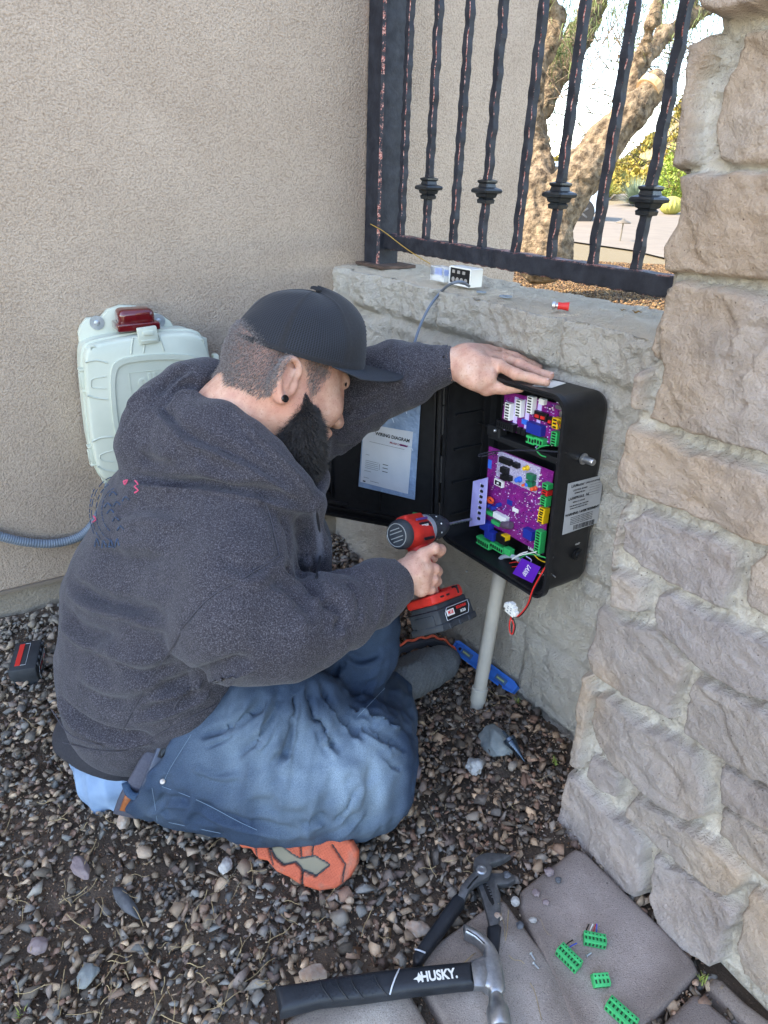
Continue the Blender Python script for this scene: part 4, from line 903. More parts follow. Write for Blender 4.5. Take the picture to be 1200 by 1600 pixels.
    wire([(834, 866), (842, 874), (852, 878), (858, 873)], .02, .0009, m_yel); wire([(796, 880), (808, 878), (812, 884), (800, 886)], .02, .0008, m_red); wire([(822, 869), (830, 875), (828, 882), (838, 886)], .02, .0010, m_pcbl)
    wire([(824, 862), (812, 866), (800, 874), (812, 868), (838, 862)], .02, .0012, m_wht); wire([(840, 895), (850, 890), (862, 897), (868, 902)], .01, .0009, m_sil)
    # right side: label, key lock, reset button
    def side(u, v): 
        q = PL(u, v, EO+EX_*(EW-.001), EX_)-EO; return q@EY_, q@EZ_
    S = lambda y, z, x: (x, y, z)
    yz = [side(u, v) for u, v in ((888, 756), (943, 742), (934, 817), (879, 836))]; x0 = EW-.0018
    q = MB(); v_ = [(x0, y, z) for y, z in yz]+[(x0+.0006, y, z) for y, z in yz]; q.add(v_, [(0, 1, 2, 3), (7, 6, 5, 4), (0, 4, 5, 1), (1, 5, 6, 2), (2, 6, 7, 3), (3, 7, 4, 0)]); lab = q.o('label', m_lab, t)
    yz = np.array(yz); c0 = yz[0]; ux = yz[1]-yz[0]; uz = yz[3]-yz[0]
    def on_label(a, b_, s, size, sx=1, bold=.0001):
        p = c0+ux*a+uz*b_; TT = Matrix.Translation((x0+.0009, p[0], p[1]))@Matrix.Rotation(R(90), 4, 'Z')@Matrix.Rotation(R(90), 4, 'X'); text('label_print', s, size, TT, m_ink, lab, ext=.00005, bold=bold, sx=sx)
    on_label(.28, .07, 'LiftMaster', .0075); on_label(.74, .07, 'OPERATOR ENTRANCE', .0038); on_label(.36, .16, 'CONTROL BOARD', .004); on_label(.36, .22, 'LIFTMASTER INC', .0034); on_label(.35, .31, 'LA500PKGUL  NL', .0065, bold=.0002)
    on_label(.36, .39, 'SERIAL 01 15 60 HZ', .0034); on_label(.38, .46, 'FOR USE WITH CLASS I VEHICULAR', .0028); on_label(.38, .51, 'SWING GATE OPERATORS ONLY', .0028); on_label(.5, .62, 'WARNING / AVERTISSEMENT', .0062, bold=.0003)
    for k in range(5): on_label(.5, .69+k*.034, 'disconnect power before servicing see installation manual', .0023, bold=.00003)
    q = MB(); rs = np.random.RandomState(1)
    for k in range(26):
        p = c0+ux*(.30+k*.024)+uz*.915; q.box((x0+.0008, p[0], p[1]), (.0003, rs.choice([.0004, .0009, .0013]), .009))
    q.o('barcode', m_ink, lab); q = MB()
    for k in range(5): p = c0+ux*.78+uz*(.13+k*.05); q.box((x0+.0008, p[0], p[1]), (.0003, ux[0]*.3, .0003))
    q.o('printed_rules', m_ink, lab)
    y, z = side(912, 717); q = MB(); q.lathe([(0, .0095), (.002, .0095), (.003, .0075), (.004, .0062), (.020, .0058), (.022, .005), (.022, .0008)], (x0, y, z), (x0+1, y, z), 18); q.o('key_lock', m_sil, t, smooth=True)
    y, z = side(902, 866); q = MB(); q.lathe([(0, .0115), (.003, .0115), (.004, .009), (.004, .0075), (.007, .007), (.0075, .0055), (.0075, .0003)], (x0, y, z), (x0+1, y, z), 22); q.o('reset_button', m_blk, t, smooth=True)
    y, z = side(903, 850); text('button_print', 'RESET', .0042, Matrix.Translation((x0+.0004, y, z))@Matrix.Rotation(R(90), 4, 'Z')@Matrix.Rotation(R(90), 4, 'X'), m_wht, t, ext=.00005)
    # white sticker on the top face
    def topf(u, v): q = PL(u, v, EO+EZ_*(EH-.002), EZ_)-EO; return q@EX_, q@EY_
    pts = [topf(u, v) for u, v in ((832, 603), (852, 592), (884, 599), (862, 606))]; q = MB(); q.prism(pts, EH-.0022, EH-.0012); q.o('top_sticker', m_wht, t)
    # ---- door, swung wide open on the left edge
    best = None
    for a in np.linspace(R(60), R(200), 800):
        tip = EO+EZ_*.0-EY_*.004+(math.cos(a)*EX_-math.sin(a)*EY_)*EW; d = abs(PRJ(tip)[0]-492)+abs(PRJ(tip)[1]-797)*.5
        if best is None or d < best[0]: best = (d, a)
    a = best[1]; print('door angle', math.degrees(a), PRJ(EO+(math.cos(a)*EX_-math.sin(a)*EY_)*EW), PRJ(EO+EZ_*EH+(math.cos(a)*EX_-math.sin(a)*EY_)*EW))
    dx = math.cos(a)*EX_-math.sin(a)*EY_; dn = np.cross(EZ_, dx)
    if dn@(CAM-EO) < 0: dn = -dn
    DO_ = EO-EY_*.006-EX_*.004; Dm = frame(DO_, dx, -dn, EZ_)      # x from hinge to free edge, y away from the viewer
    Dl = Matrix(np.linalg.inv(np.array(ET)))@Dm
    q = MB(Dl); o = rrect(.004, 0, EW, EH, .026); q2 = [(x, .022, z) for x, z in o]; n = len(o)
    q.add([(x, .0, z) for x, z in o]+[(x, .020, z) for x, z in o]+[(x+(-.006 if x > EW/2 else .006), .028, z+(-.006 if z > EH/2 else .006)) for x, z in o], [(k*n+i, k*n+(i+1) % n, (k+1)*n+(i+1) % n, (k+1)*n+i) for k in (0, 1) for i in range(n)]+[tuple(2*n+i for i in range(n))])
    i1 = rrect(.010, .006, EW-.006, EH-.006, .021); ring(q, o, i1, -.001, .001); i2 = rrect(.022, .020, EW-.020, EH-.020, .012); q.add([(x, 0, z) for x, z in i1]+[(x, .016, z) for x, z in i1], [(i, n+i, n+(i+1) % n, (i+1) % n) for i in range(n)]+[tuple(range(n, 2*n))])
    ring(q, rrect(.018, .016, EW-.016, EH-.016, .014), i2, .006, .016)
    for z in (.06, .30): q.box((EW-.030, .012, z), (.012, .010, .02), .001)
    for x in (.05, .24): q.box((x, .012, .028), (.05, .008, .006), .001)
    q.box((.14, .013, .180), (.003, .006, .30)); q.box((.255, .013, .180), (.003, .006, .28))
    door = q.o('door', m_bp, t, smooth=True)
    q = MB(Dl); [q.lathe([(0, .0035), (EH*.16, .0035)], (.0, 0, z), (.0, 0, z+1), 8) for z in (.02, .12, .22, .28)]; q.o('hinge', m_bpm, door)
    # paper packet in the door
    def dpix(u, v, y=.012): q = PL(u, v, DO_-dn*y, dn)-DO_; return -(q@dx), q@EZ_
    pk = empty('manual_packet', DO_, 'clear plastic packet holding the printed wiring diagram inside the open box door', 'packet', mw=frame(DO_, -dx, -dn, EZ_))
    c4 = [dpix(u, v, .006) for u, v in ((560, 760), (648, 781), (658, 618), (572, 600))]; q = MB(XZ(0)); q.prism(c4, .006, .0068); pkm = q.o('plastic_sleeve', M('sleeve_film', lin('7c92ae'), lin('93a9c4'), 30, rough=.22, bump=.8, bscale=45, bdist=.01), pk)
    c4 = np.array([dpix(u, v, .004) for u, v in ((563, 753), (637, 772), (645, 675), (568, 662))]); q = MB(XZ(0)); q.prism(c4, .0045, .0055); paper = q.o('diagram_sheet', M('paper', lin('d2d4d8'), lin('c4c8ce'), 10, rough=.7, bump=.4, bscale=25, bdist=.006), pk)
    yp = .0042; ax = (c4[1]-c4[0]); hz = c4[3]-c4[0]; ang = math.atan2(ax[1], ax[0]); mr = pm('print_red', '8a2038')
    TT = lambda a_, b_: Matrix.Translation(((c4[0]+ax*a_+hz*b_)[0], yp, (c4[0]+ax*a_+hz*b_)[1]))@Matrix.Rotation(R(90), 4, 'X')@Matrix.Rotation(ang, 4, 'Z')
    text('heading', 'WIRING DIAGRAM', .0098, TT(.60, .885), m_ink, paper, ext=.0001, bold=.0003, sx=.92); text('model_line', 'Model LA500UL', .0062, TT(.74, .79), mr, paper, ext=.0001, bold=.0001, shear=.2)
    q = MB(); 
    def bar(a_, b_, w, h, mi=0): p = c4[0]+ax*a_+hz*b_; q.box((p[0], yp, p[1]), (w, .0002, h), rot=Matrix.Rotation(-ang, 3, 'Y'), mi=mi)
    bar(.5, .73, .078, .0005); bar(.83, .79, .016, .0035, 1); bar(.12, .50, .008, .0006)
    for k in range(5): bar(.22, .40-k*.032, .030, .0005)
    bar(.38, .34, .0006, .014)
    for k, b_ in enumerate((.40, .34, .28)): bar(.50, b_, .012, .0014, 0)
    bar(.14, .22, .015, .0006); bar(.12, .10, .012, .0006); bar(.3, .06, .02, .0006); bar(.08, .03, .006, .003)
    q.o('printed_lines', [m_ink, pm('marker_violet', '7a2a70')], paper)
    q = MB(); 
    for (u, v, r0) in ((605, 652, .010), (628, 640, .007), (640, 700, .005)):
        x, z = dpix(u, v, .004); q.tube(bez([(x-r0, .004, z), (x, .0035, z+r0*.6), (x+r0, .004, z), (x+r0*1.5, .004, z-r0)], 12), .0007, 5)
    q.o('glint_crease', M('film_glint', lin('c8d6e6'), rough=.2), pkm)  # sleeve creases whose pale colour paints in the glints on the film
    g = dpix(650, 802, .0); gg = DO_-dx*g[0]+EZ_*g[1]+dn*.003; cl = empty('green_clip', gg, 'small bright green plug resting on the lower rim of the open box door', 'plug', mw=frame(gg, -dx, -dn, EZ_)); q = MB(); q.box((0, 0, 0), (.013, .008, .005), .002); q.o('plug_body', m_grn, cl, smooth=True)
    q = MB(); [q.box((x, -.0035, 0), (.0018, .003, .003)) for x in (-.004, 0, .004)]; q.o('plug_slot', m_blk, cl)
    # violet tag on the loose wires
    c = [(lambda xz: EO+EX_*xz[0]+EY_*(-.002)+EZ_*xz[1])(epix(u, v, -.002)) for u, v in ((816, 872), (845, 886), (832, 911), (801, 896))]
    tg = empty('model_tag', c[0], 'small violet tag printed LA500 hanging from the loose wires in the box', 'tag')
    n_ = np.cross(c[1]-c[0], c[3]-c[0]); n_ /= np.linalg.norm(n_); n_ = n_ if n_@(CAM-c[0]) > 0 else -n_
    q = MB(); q.add([p for p in c]+[p+n_*.0006 for p in c], [(3, 2, 1, 0), (4, 5, 6, 7), (0, 1, 5, 4), (1, 2, 6, 5), (2, 3, 7, 6), (3, 0, 4, 7)]); q.o('tag_card', pm('tag_violet', '5a1fa0'), tg, world=True)
    e1 = c[3]-c[0]; L1 = np.linalg.norm(e1); e1 = e1/L1; e2 = np.cross(n_, e1); cc = sum(c)/4+n_*.0008
    text('tag_print', 'LA500', .0130, frame(cc, e1, e2, n_), m_wht, tg, ext=.0001, bold=.00005, world=True, sx=.78)
    # loose wires with the white plug below the box
    lw = empty('loose_wires', EO, 'red and black wire pair with a white plug dangling below the control box', 'wire')
    def W(px): return [EO+EX_*epix(u, v, y)[0]+EY_*y+EZ_*epix(u, v, y)[1] for u, v, y in px]
    q = MB(); q.tube(bez(W([(863, 868, .01), (848, 893, -.004), (833, 920, -.010), (824, 945, -.012), (810, 962, -.014), (800, 962, -.014), (796, 975, -.014), (797, 988, -.014), (801, 990, -.014), (803, 978, -.012), (799, 966, -.012)]), 60), .0013, 6); q.o('red_wire', m_red, lw, world=True, smooth=True)
    q = MB(); q.tube(bez(W([(866, 868, .012), (851, 893, 0), (836, 918, -.007), (826, 945, -.010), (812, 963, -.012), (802, 964, -.012), (800, 974, -.011), (799, 986, -.012), (802, 991, -.013), (805, 978, -.012), (801, 964, -.012)]), 60), .0011, 6); q.o('black_wire', m_blk, lw, world=True, smooth=True)
    p = W([(799, 952, -.016)])[0]; q = MB(frame(p, *basis(EX_*.97-EZ_*.12, EZ_))); q.box((0, 0, 0), (.022, .010, .020), .001); q.box((-.0135, 0, .001), (.005, .009, .009), .0008); q.box((.0135, 0, -.001), (.005, .009, .009), .0008); q.box((0, 0, .012), (.010, .009, .005), .0008)
    q.o('white_plug', m_wht, lw, world=True); q = MB(frame(p, *basis(EX_*.97-EZ_*.12, EZ_))); [q.box((x, .0052 if False else -.0053, z), (.0028, .001, .0012)) for x in (-.004, .004) for z in (-.004, .002, .006)]; q.o('plug_slot', pm('slot_grey', '77797a'), lw, world=True)
    # conduit rising out of the gravel
    a_ = G(745, 1103, .0); b_ = EO+EX_*epix(783, 903, .045)[0]+EY_*.045-EZ_*.002; pz = empty('conduit_pipe', a_, 'off-white plastic conduit pipe rising from the gravel into the bottom of the box', 'pipe')
    a2 = P(*(PRJ(a_)[:2]), PRJ(a_)[2]); d = b_-a_; L = np.linalg.norm(d); mp = M('conduit_pvc', (.50, .46, .39, 1), (.42, .38, .32, 1), 18, rough=.45, bump=.15, bscale=80); r0 = 10.2*PRJ(a_)[2]/F
    q = MB(); q.lathe([(-.05, r0), (L, r0)], a_, b_, 28); q.o('tube', mp, pz, world=True, smooth=True); q = MB(); q.lathe([(0, r0+.0008), (0, r0+.003), (.032, r0+.003), (.034, r0+.0012), (.034, r0)], a_+d*.04, b_, 28); q.o('coupling', mp, pz, world=True, smooth=True)
    q = MB(); q.lathe([(0, r0), (0, r0+.0025), (.018, r0+.0025), (.018, r0)], b_-d/L*.022, b_+d, 28); q.o('collar', mp, pz, world=True, smooth=True)
box_body()
# ================================================================== the man
def gp(u, v, z, rp): p = G(u, v, z); return p, rp*PRJ(p)[2]/F
def pp(u, v, Z, rp): return P(u, v, Z), rp*Z/F
def chain(S, pts, k=.03, f=pp):
    q = [f(*p) for p in pts]
    for (a, ra), (b, rb) in zip(q[:-1], q[1:]): S.cone(a, b, ra, rb, k)
    return q
def rings(S, a, b, n, amp, w): pass
PERSON = empty('person', G(300, 1230, 0), 'man in a dark grey hoodie, jeans and black mesh cap sitting on the gravel drilling', 'person')
# ---- frames
HF = .73*RT+.31*DN+.61*FWD; HF /= np.linalg.norm(HF); HU = -DN+.10*RT+.05*FWD; HU -= HF*(HU@HF); HU /= np.linalg.norm(HU); HR = np.cross(HF, HU)
if HR@FWD > 0: HR = -HR
HC_ = P(449, 588, 1.06)
def hp(f, u, r=0): return HC_+HF*f+HU*u+HR*r
HB = np.array([HF, HU, HR])
def heather(nt, co, out, bs):
    v = noise(nt, co, 520, 3, .75); f = ramp(nt, v, [(.36, (.018, .017, .021, 1)), (.52, (.048, .045, .053, 1)), (.66, (.125, .118, .134, 1))])
    big = ramp(nt, noise(nt, co, 7, 3, .5), [(.3, (.88, .86, .88, 1)), (.7, (1.08, 1.06, 1.04, 1))]); at = nt.n('ShaderNodeAttribute', attribute_name='Col')
    return mix(nt, at.outputs[3], mix(nt, 1.0, f, big, 'MULTIPLY'), at.outputs[0])
m_hood = M('heather_fleece', (.08, .08, .09, 1), (.12, .12, .13, 1), rough=.95, bump=.55, bscale=620, bdetail=4, bdist=.0016, extra=heather, sheen=.15, spec=.2)
def skin_tone(nt, co, out, bs):
    n = ramp(nt, noise(nt, co, 45, 5, .6), [(.30, (.50, .245, .175, 1)), (.55, (.60, .345, .245, 1)), (.75, (.66, .43, .33, 1))])
    s = ramp(nt, noise(nt, co, 330, 2, .5), [(.30, (.82, .74, .7, 1)), (.42, (1, 1, 1, 1))]); at = nt.n('ShaderNodeAttribute', attribute_name='Col')
    return mix(nt, at.outputs[3], mix(nt, 1.0, n, s, 'MULTIPLY'), at.outputs[0])
m_skin = M('skin', (.6, .35, .25, 1), (.6, .35, .25, 1), rough=.52, bump=.35, bscale=380, bdist=.0008, extra=skin_tone, sss=.12, spec=.4)
# ---- body: head, neck, trunk, arms, hands with fingers, in one surface
def topz(u, v, up_=.008): return PL(u, v, EO+EZ_*(EH+up_), EZ_)
def body():
    S = SDF()
    S.ell(hp(-.010, .018), HB, (.096, .083, .073), .02)
    S.ell(hp(.035, -.022), HB, (.060, .078, .059), .03)
    S.cone(hp(.0, -.060, -.03), hp(.052, -.088, -.012), .030, .026, .03); S.cone(hp(.0, -.060, .03), hp(.052, -.088, .012), .030, .026, .03)
    S.cone(hp(.078, .024, -.030), hp(.080, .024, .030), .0145, .0145, .015)
    S.cone(hp(.088, .012), hp(.114, -.031), .0085, .0115, .010); S.ball(hp(.106, -.034, .010), .0085, .006); S.ball(hp(.106, -.034, -.010), .0085, .006)
    for s_ in (-1, 1):
        S.ball(hp(.092, -.001, .030*s_), .0125, .012, '-'); S.ball(hp(.0785, -.002, .029*s_), .0135, .003)
        S.cone(hp(.088, .006, .018*s_), hp(.080, .003, .044*s_), .0035, .003, .004); S.cone(hp(.088, -.010, .018*s_), hp(.081, -.010, .042*s_), .0025, .0025, .005)
        S.ball(hp(.068, -.030, .036*s_), .022, .02)
    S.cone(hp(.094, -.060, -.014), hp(.094, -.060, .014), .007, .007, .008); S.cone(hp(.090, -.071, -.012), hp(.090, -.071, .012), .007, .007, .007)
    # ear on the near side: rim, lobe, hollow
    e = lambda f, u, r: hp((f-.034+.0)*1.12+.0, (u-.026)*1.08, r+.001)
    S.ell(e(.0, -.010, .068), np.array([HF*.92+HR*.38, HU, HR]), (.017, .029, .009), .008)
    rim = [e(.012, .000, .070), e(.014, .014, .076), e(.004, .023, .079), e(-.009, .019, .082), e(-.015, .004, .083), e(-.012, -.014, .080), e(-.004, -.028, .076), e(.006, -.034, .071)]
    rim = bez(rim, 21)
    for a, b in zip(rim[:-1], rim[1:]): S.cone(a, b, .0042, .0042, .003)
    S.ball(e(.003, -.033, .073), .0075, .004); S.ball(e(.004, .003, .081), .0085, .004, '-'); S.ball(e(.007, -.010, .081), .0075, .004, '-'); S.cone(e(.006, .010, .075), e(.002, -.014, .076), .0028, .0028, .003); S.cone(e(.015, -.006, .072), e(.014, -.016, .072), .0045, .004, .003)
    S.ell(hp(-.032, -.036, -.072), HB, (.014, .030, .008), .006)
    # neck and trunk
    S.cone(hp(-.035, -.035), P(372, 655, 1.06), .058, .066, .03)
    chain(S, [(372,660,1.06,60), (300,780,1.10,70), (235,930,1.14,80), (225,1050,1.18,85), (254,1150,1.2,80)], .04)
    for pts in ([(372,690,1.04,50), (395,800,1.02,42), (375,965,.95,38), (470,966,.97,26), (560,924,1.04,22), (606,906,1.085,21), (622,901,1.097,20)],
                [(400,690,1.15,45), (490,650,1.22,36), (590,600,1.21,30), (660,577,1.18,25), (700,569,1.165,22)]): chain(S, pts, .02)
    for pts in ([(300,1190,.12,60), (560,1205,.10,50), (600,1110,.06,30)], [(300,1080,.20,50), (575,985,.26,34), (500,1180,.06,26)]): chain(S, pts, .02, gp)
    # right hand round the drill grip
    Zr = 1.10
    S.cone(*[pp(618,903,Zr-.004,20)[0], pp(648,893,Zr-.004,24)[0]], .021, .027, .01)
    for (a, b, r1, r2) in (((640,892),(660,870),21,12), ((640,896),(664,890),21,13), ((640,900),(663,908),20,12), ((636,905),(658,922),17,11)): S.cone(P(*a, Zr), P(*b, Zr-.005), r1*Zr/F, r2*Zr/F, .010)
    for i, (v, du, r_, l) in enumerate(((870, 0, 9.2, 1), (887, 2, 9.4, 1.05), (904, 1, 9.0, 1.0), (919, -3, 8.2, .9))):
        if i == 0: pts = [(660,866,Zr-.006), (679,857,Zr+.000), (688,859,Zr+.018), (684,864,Zr+.036)]; r0 = 9.6
        else: pts = [(661+du, v, Zr-.006), (676+du, v+2, Zr+.004), (681+du, v+5, Zr+.024), (668+du, v+7, Zr+.042), (655+du, v+7, Zr+.042)]; r0 = r_
        q = [P(*x) for x in pts]
        for j, (a, b) in enumerate(zip(q[:-1], q[1:])): ra = (r0-j*.55)*Zr/F; S.cone(a, b, ra, ra-.0004, .0035)
    q = [P(*x) for x in ((632,885,Zr+.010), (645,872,Zr+.032), (662,868,Zr+.048), (676,872,Zr+.052))]
    for j, (a, b) in enumerate(zip(q[:-1], q[1:])): S.cone(a, b, (.0125-.001*j), (.0115-.001*j), .006)
    # left hand laid over the top edge of the box
    Zl = 1.15
    S.cone(P(698, 569, 1.165), P(735, 573, 1.15), .026, .030, .012)
    kn = [topz(782, 572, .018), topz(786, 559, .020), topz(782, 551, .018), topz(776, 546, .014)]
    for i, kpt in enumerate(kn): S.cone(P(730, 572-i*5, 1.148+.006*i), kpt, .0225, .0115-.0006*i, .012)
    S.cone(P(736, 586, 1.142), P(762, 592, 1.135), .022, .016, .014)
    fing = [[kn[0], topz(806, 584, .017), topz(832, 592, .0095), topz(853, 597, .0078)], [kn[1], topz(812, 569, .020), topz(838, 581, .0105), topz(860, 587, .0078)],
            [kn[2], topz(805, 557, .018), topz(826, 566, .010), topz(843, 574, .007)], [kn[3], topz(797, 550, .013), topz(812, 556, .008), topz(824, 562, .006)]]
    for i, q in enumerate(fing):
        r0 = (.0100, .0100, .0094, .0084)[i]
        for j, (a, b) in enumerate(zip(q[:-1], q[1:])): S.cone(a, b, r0-.0009*j, r0-.0009*(j+1), .0035)
    fr = lambda u, v, y: EO+EX_*epix(u, v, y)[0]+EY_*y+EZ_*epix(u, v, y)[1]
    q = [P(742, 596, 1.135), fr(760, 606, -.012), fr(786, 606, .004), fr(812, 607, .012)]
    for j, (a, b) in enumerate(zip(q[:-1], q[1:])): S.cone(a, b, (.0155, .0125, .0105)[j], (.0125, .0105, .0085)[j], .006)
    body.fing = fing
    nz = lambda p: .0012*fbm(p*60, 2, 3)*(p[:, 0] > -.05)
    V, Q = S.mesh(.0027, nz, 2)
    C = np.zeros((len(V), 4)); C[:, 3] = 0
    sc = Sculpt(V, Q); sc.col = C
    # knuckle creases and tendons
    for uv in ([(808,577),(812,586)], [(812,575),(816,585)], [(833,587),(835,596)], [(815,563),(819,572)], [(819,562),(823,571)], [(841,577),(843,586)]): sc.stroke(uv, .0012, -.0011, False, 3)
    for uv in ([(735,560),(760,556),(782,553)], [(738,571),(760,569),(780,569)]): sc.stroke(uv, .003, .0013)
    for uv in ([(672,882),(672,893)], [(673,898),(672,907)], [(681,853),(683,862)]): sc.stroke(uv, .0012, -.0012, False, 3)
    for uv in ([(660,878),(680,881)], [(661,896),(681,898)], [(659,912),(677,914)]): sc.stroke(uv, .0014, -.0022, True, 3)
    # tint: short faded hair skin, redder neck and ear
    q = (sc.V-HC_)@HB.T
    red = np.clip(1-np.linalg.norm((q-np.array([-.02, -.06, .06]))/np.array([.07, .07, .06]), axis=1), 0, 1)*.45
    C[:, :3] = np.array([.60, .24, .18]); C[:, 3] = red
    knk = np.zeros(len(V))
    for u, v, Zk in ((672, 888, Zr), (674, 872, Zr), (670, 905, Zr)): knk = np.maximum(knk, np.exp(-(np.linalg.norm(sc.V-P(u, v, Zk), axis=1)/.016)**2)*.35)
    for q_ in fing[:2]:
        for pt in q_: knk = np.maximum(knk, np.exp(-(np.linalg.norm(sc.V-pt, axis=1)/.010)**2)*.28)
    C[:, 3] = np.maximum(C[:, 3], knk)
    body.V = sc.V; body.N = vnormals(sc.V, Q)
    prh = PRJ(sc.V); sdh = poly_dist(prh[:, 0], prh[:, 1], [(350,500),(352,575),(352,600),(380,607),(405,622),(425,615),(440,598),(447,578),(470,570),(483,592),(492,618),(505,610),(520,590),(520,500)])
    hm = np.clip(-sdh/14+.12*fbm(sc.V*90, 2, 4), 0, 1)*(q[:, 1] > -.10)*(np.linalg.norm(q, axis=1) < .17)*.62; ears = np.linalg.norm((q-np.array([-.034, -.034, .078]))/np.array([.028, .044, .022]), axis=1) < 1; hm = hm*(~ears)
    sdc = poly_dist(prh[:, 0], prh[:, 1], [(476,606),(488,622),(504,640),(506,668),(490,690),(450,725),(425,705),(440,672),(458,650),(468,640)]); bm_ = np.clip(-sdc/16+.15*fbm(sc.V*110, 2, 5), 0, 1)*.6*(q[:, 1] < .0)
    C[:, :3] = C[:, :3]*(1-bm_[:, None])+np.array([.16, .10, .075])*bm_[:, None]; C[:, 3] = np.maximum(C[:, 3], bm_)
    C[:, :3] = C[:, :3]*(1-hm[:, None])+np.array([.17, .115, .09])*hm[:, None]; C[:, 3] = np.maximum(C[:, 3], hm)
    o = mk('body', sc.V, Q, m_skin, PERSON, smooth=True, col=C)
    # nails
    nb = MB()
    for q_ in fing[:2]:
        d = q_[3]-q_[2]; d /= np.linalg.norm(d); n = EZ_-d*(EZ_@d); n = n*.85-FWD*.35; n -= d*(n@d); n /= np.linalg.norm(n); s = np.cross(d, n); c = q_[3]+d*.0005+n*.0058
        vs = []; 
        for i in range(7):
            for j in range(5):
                a = (i/6-.5)*.0105; b = (j/4-.5)*.0088; rr = 1 if i < 5 else (1-.22*(i-4)); vs.append(c+d*a+s*b*rr-n*(b*rr)**2*70+n*.0011)
        f = [(i*5+j, i*5+j+1, i*5+6+j, i*5+5+j) for i in range(6) for j in range(4)]; nb.add(vs, f)
    nb.o('fingernails', M('nail', (.66, .42, .36, 1), rough=.25, coat=.4), o, smooth=True, world=True)
    # eye, closed lashes line, brow
    b = MB(); ey = hp(.0905, -.004, .029); b.tube([hp(.092, -.005, .019), hp(.0925, -.007, .027), hp(.0905, -.008, .035), hp(.086, -.006, .043)], [.0004, .0006, .0006, .0004], 5); b.o('eyelashes', m_dark, o, world=True)
    rs = np.random.RandomState(3); b = MB()
    for _ in range(110):
        t = rs.rand(); c = hp(.0925-.018*t*t, .011+.005*math.sin(t*2.6)+rs.uniform(-.002, .002), .012+.040*t); d = HR*.006+HU*.003*rs.uniform(0, 1)-HF*.002; b.tube([c, c+d*.6+HF*.0012, c+d], [.0004, .0003, .0001], 3)
    b.o('eyebrow', m_dark, o, world=True)
    b = MB(); c = hp((.003-.034)*1.12, (-.033-.026)*1.08, .0815); b.lathe([(0, .0052), (.003, .0056), (.0042, .0048), (.0042, .0034), (.0026, .0030), (.0026, .0003)], c-HR*.001, c+HR, 20); b.o('ear_plug', m_earp, PERSON, world=True, smooth=True)
m_dark = M('dark_hair', (.014, .011, .010, 1), rough=.6); m_earp = M('black_gloss', (.006, .006, .007, 1), rough=.15)
body()
# ---- hair strands: cropped sides and full beard
def strands(name, roots, dirs, L, mat, seed=0, curl=.3, w=.00035, m=4, parent=None):
    rs = np.random.RandomState(seed); n = len(roots); V = np.zeros((n, m+1, 2, 3)); q = roots.copy(); d = dirs/np.linalg.norm(dirs, axis=1)[:, None]; l = L*rs.uniform(.5, 1.15, n)
    side = np.cross(d, FWD); side /= np.linalg.norm(side, axis=1)[:, None]+1e-9; bend = rs.normal(0, curl, (n, 3))
    for i in range(m+1):
        ww = w*(1-i/(m+.3)); V[:, i, 0] = q-side*ww; V[:, i, 1] = q+side*ww; d = d+bend/m; bend = bend+rs.normal(0, curl*.5, (n, 3)); d /= np.linalg.norm(d, axis=1)[:, None]; q = q+d*(l/m)[:, None]
    base = (np.arange(n)*(m+1)*2)[:, None]; k = np.arange(m)[None]*2; Q = np.stack([base+k, base+k+1, base+k+3, base+k+2], -1).reshape(-1, 4)
    return mk(name, V.reshape(-1, 3), Q, mat, parent or PERSON)
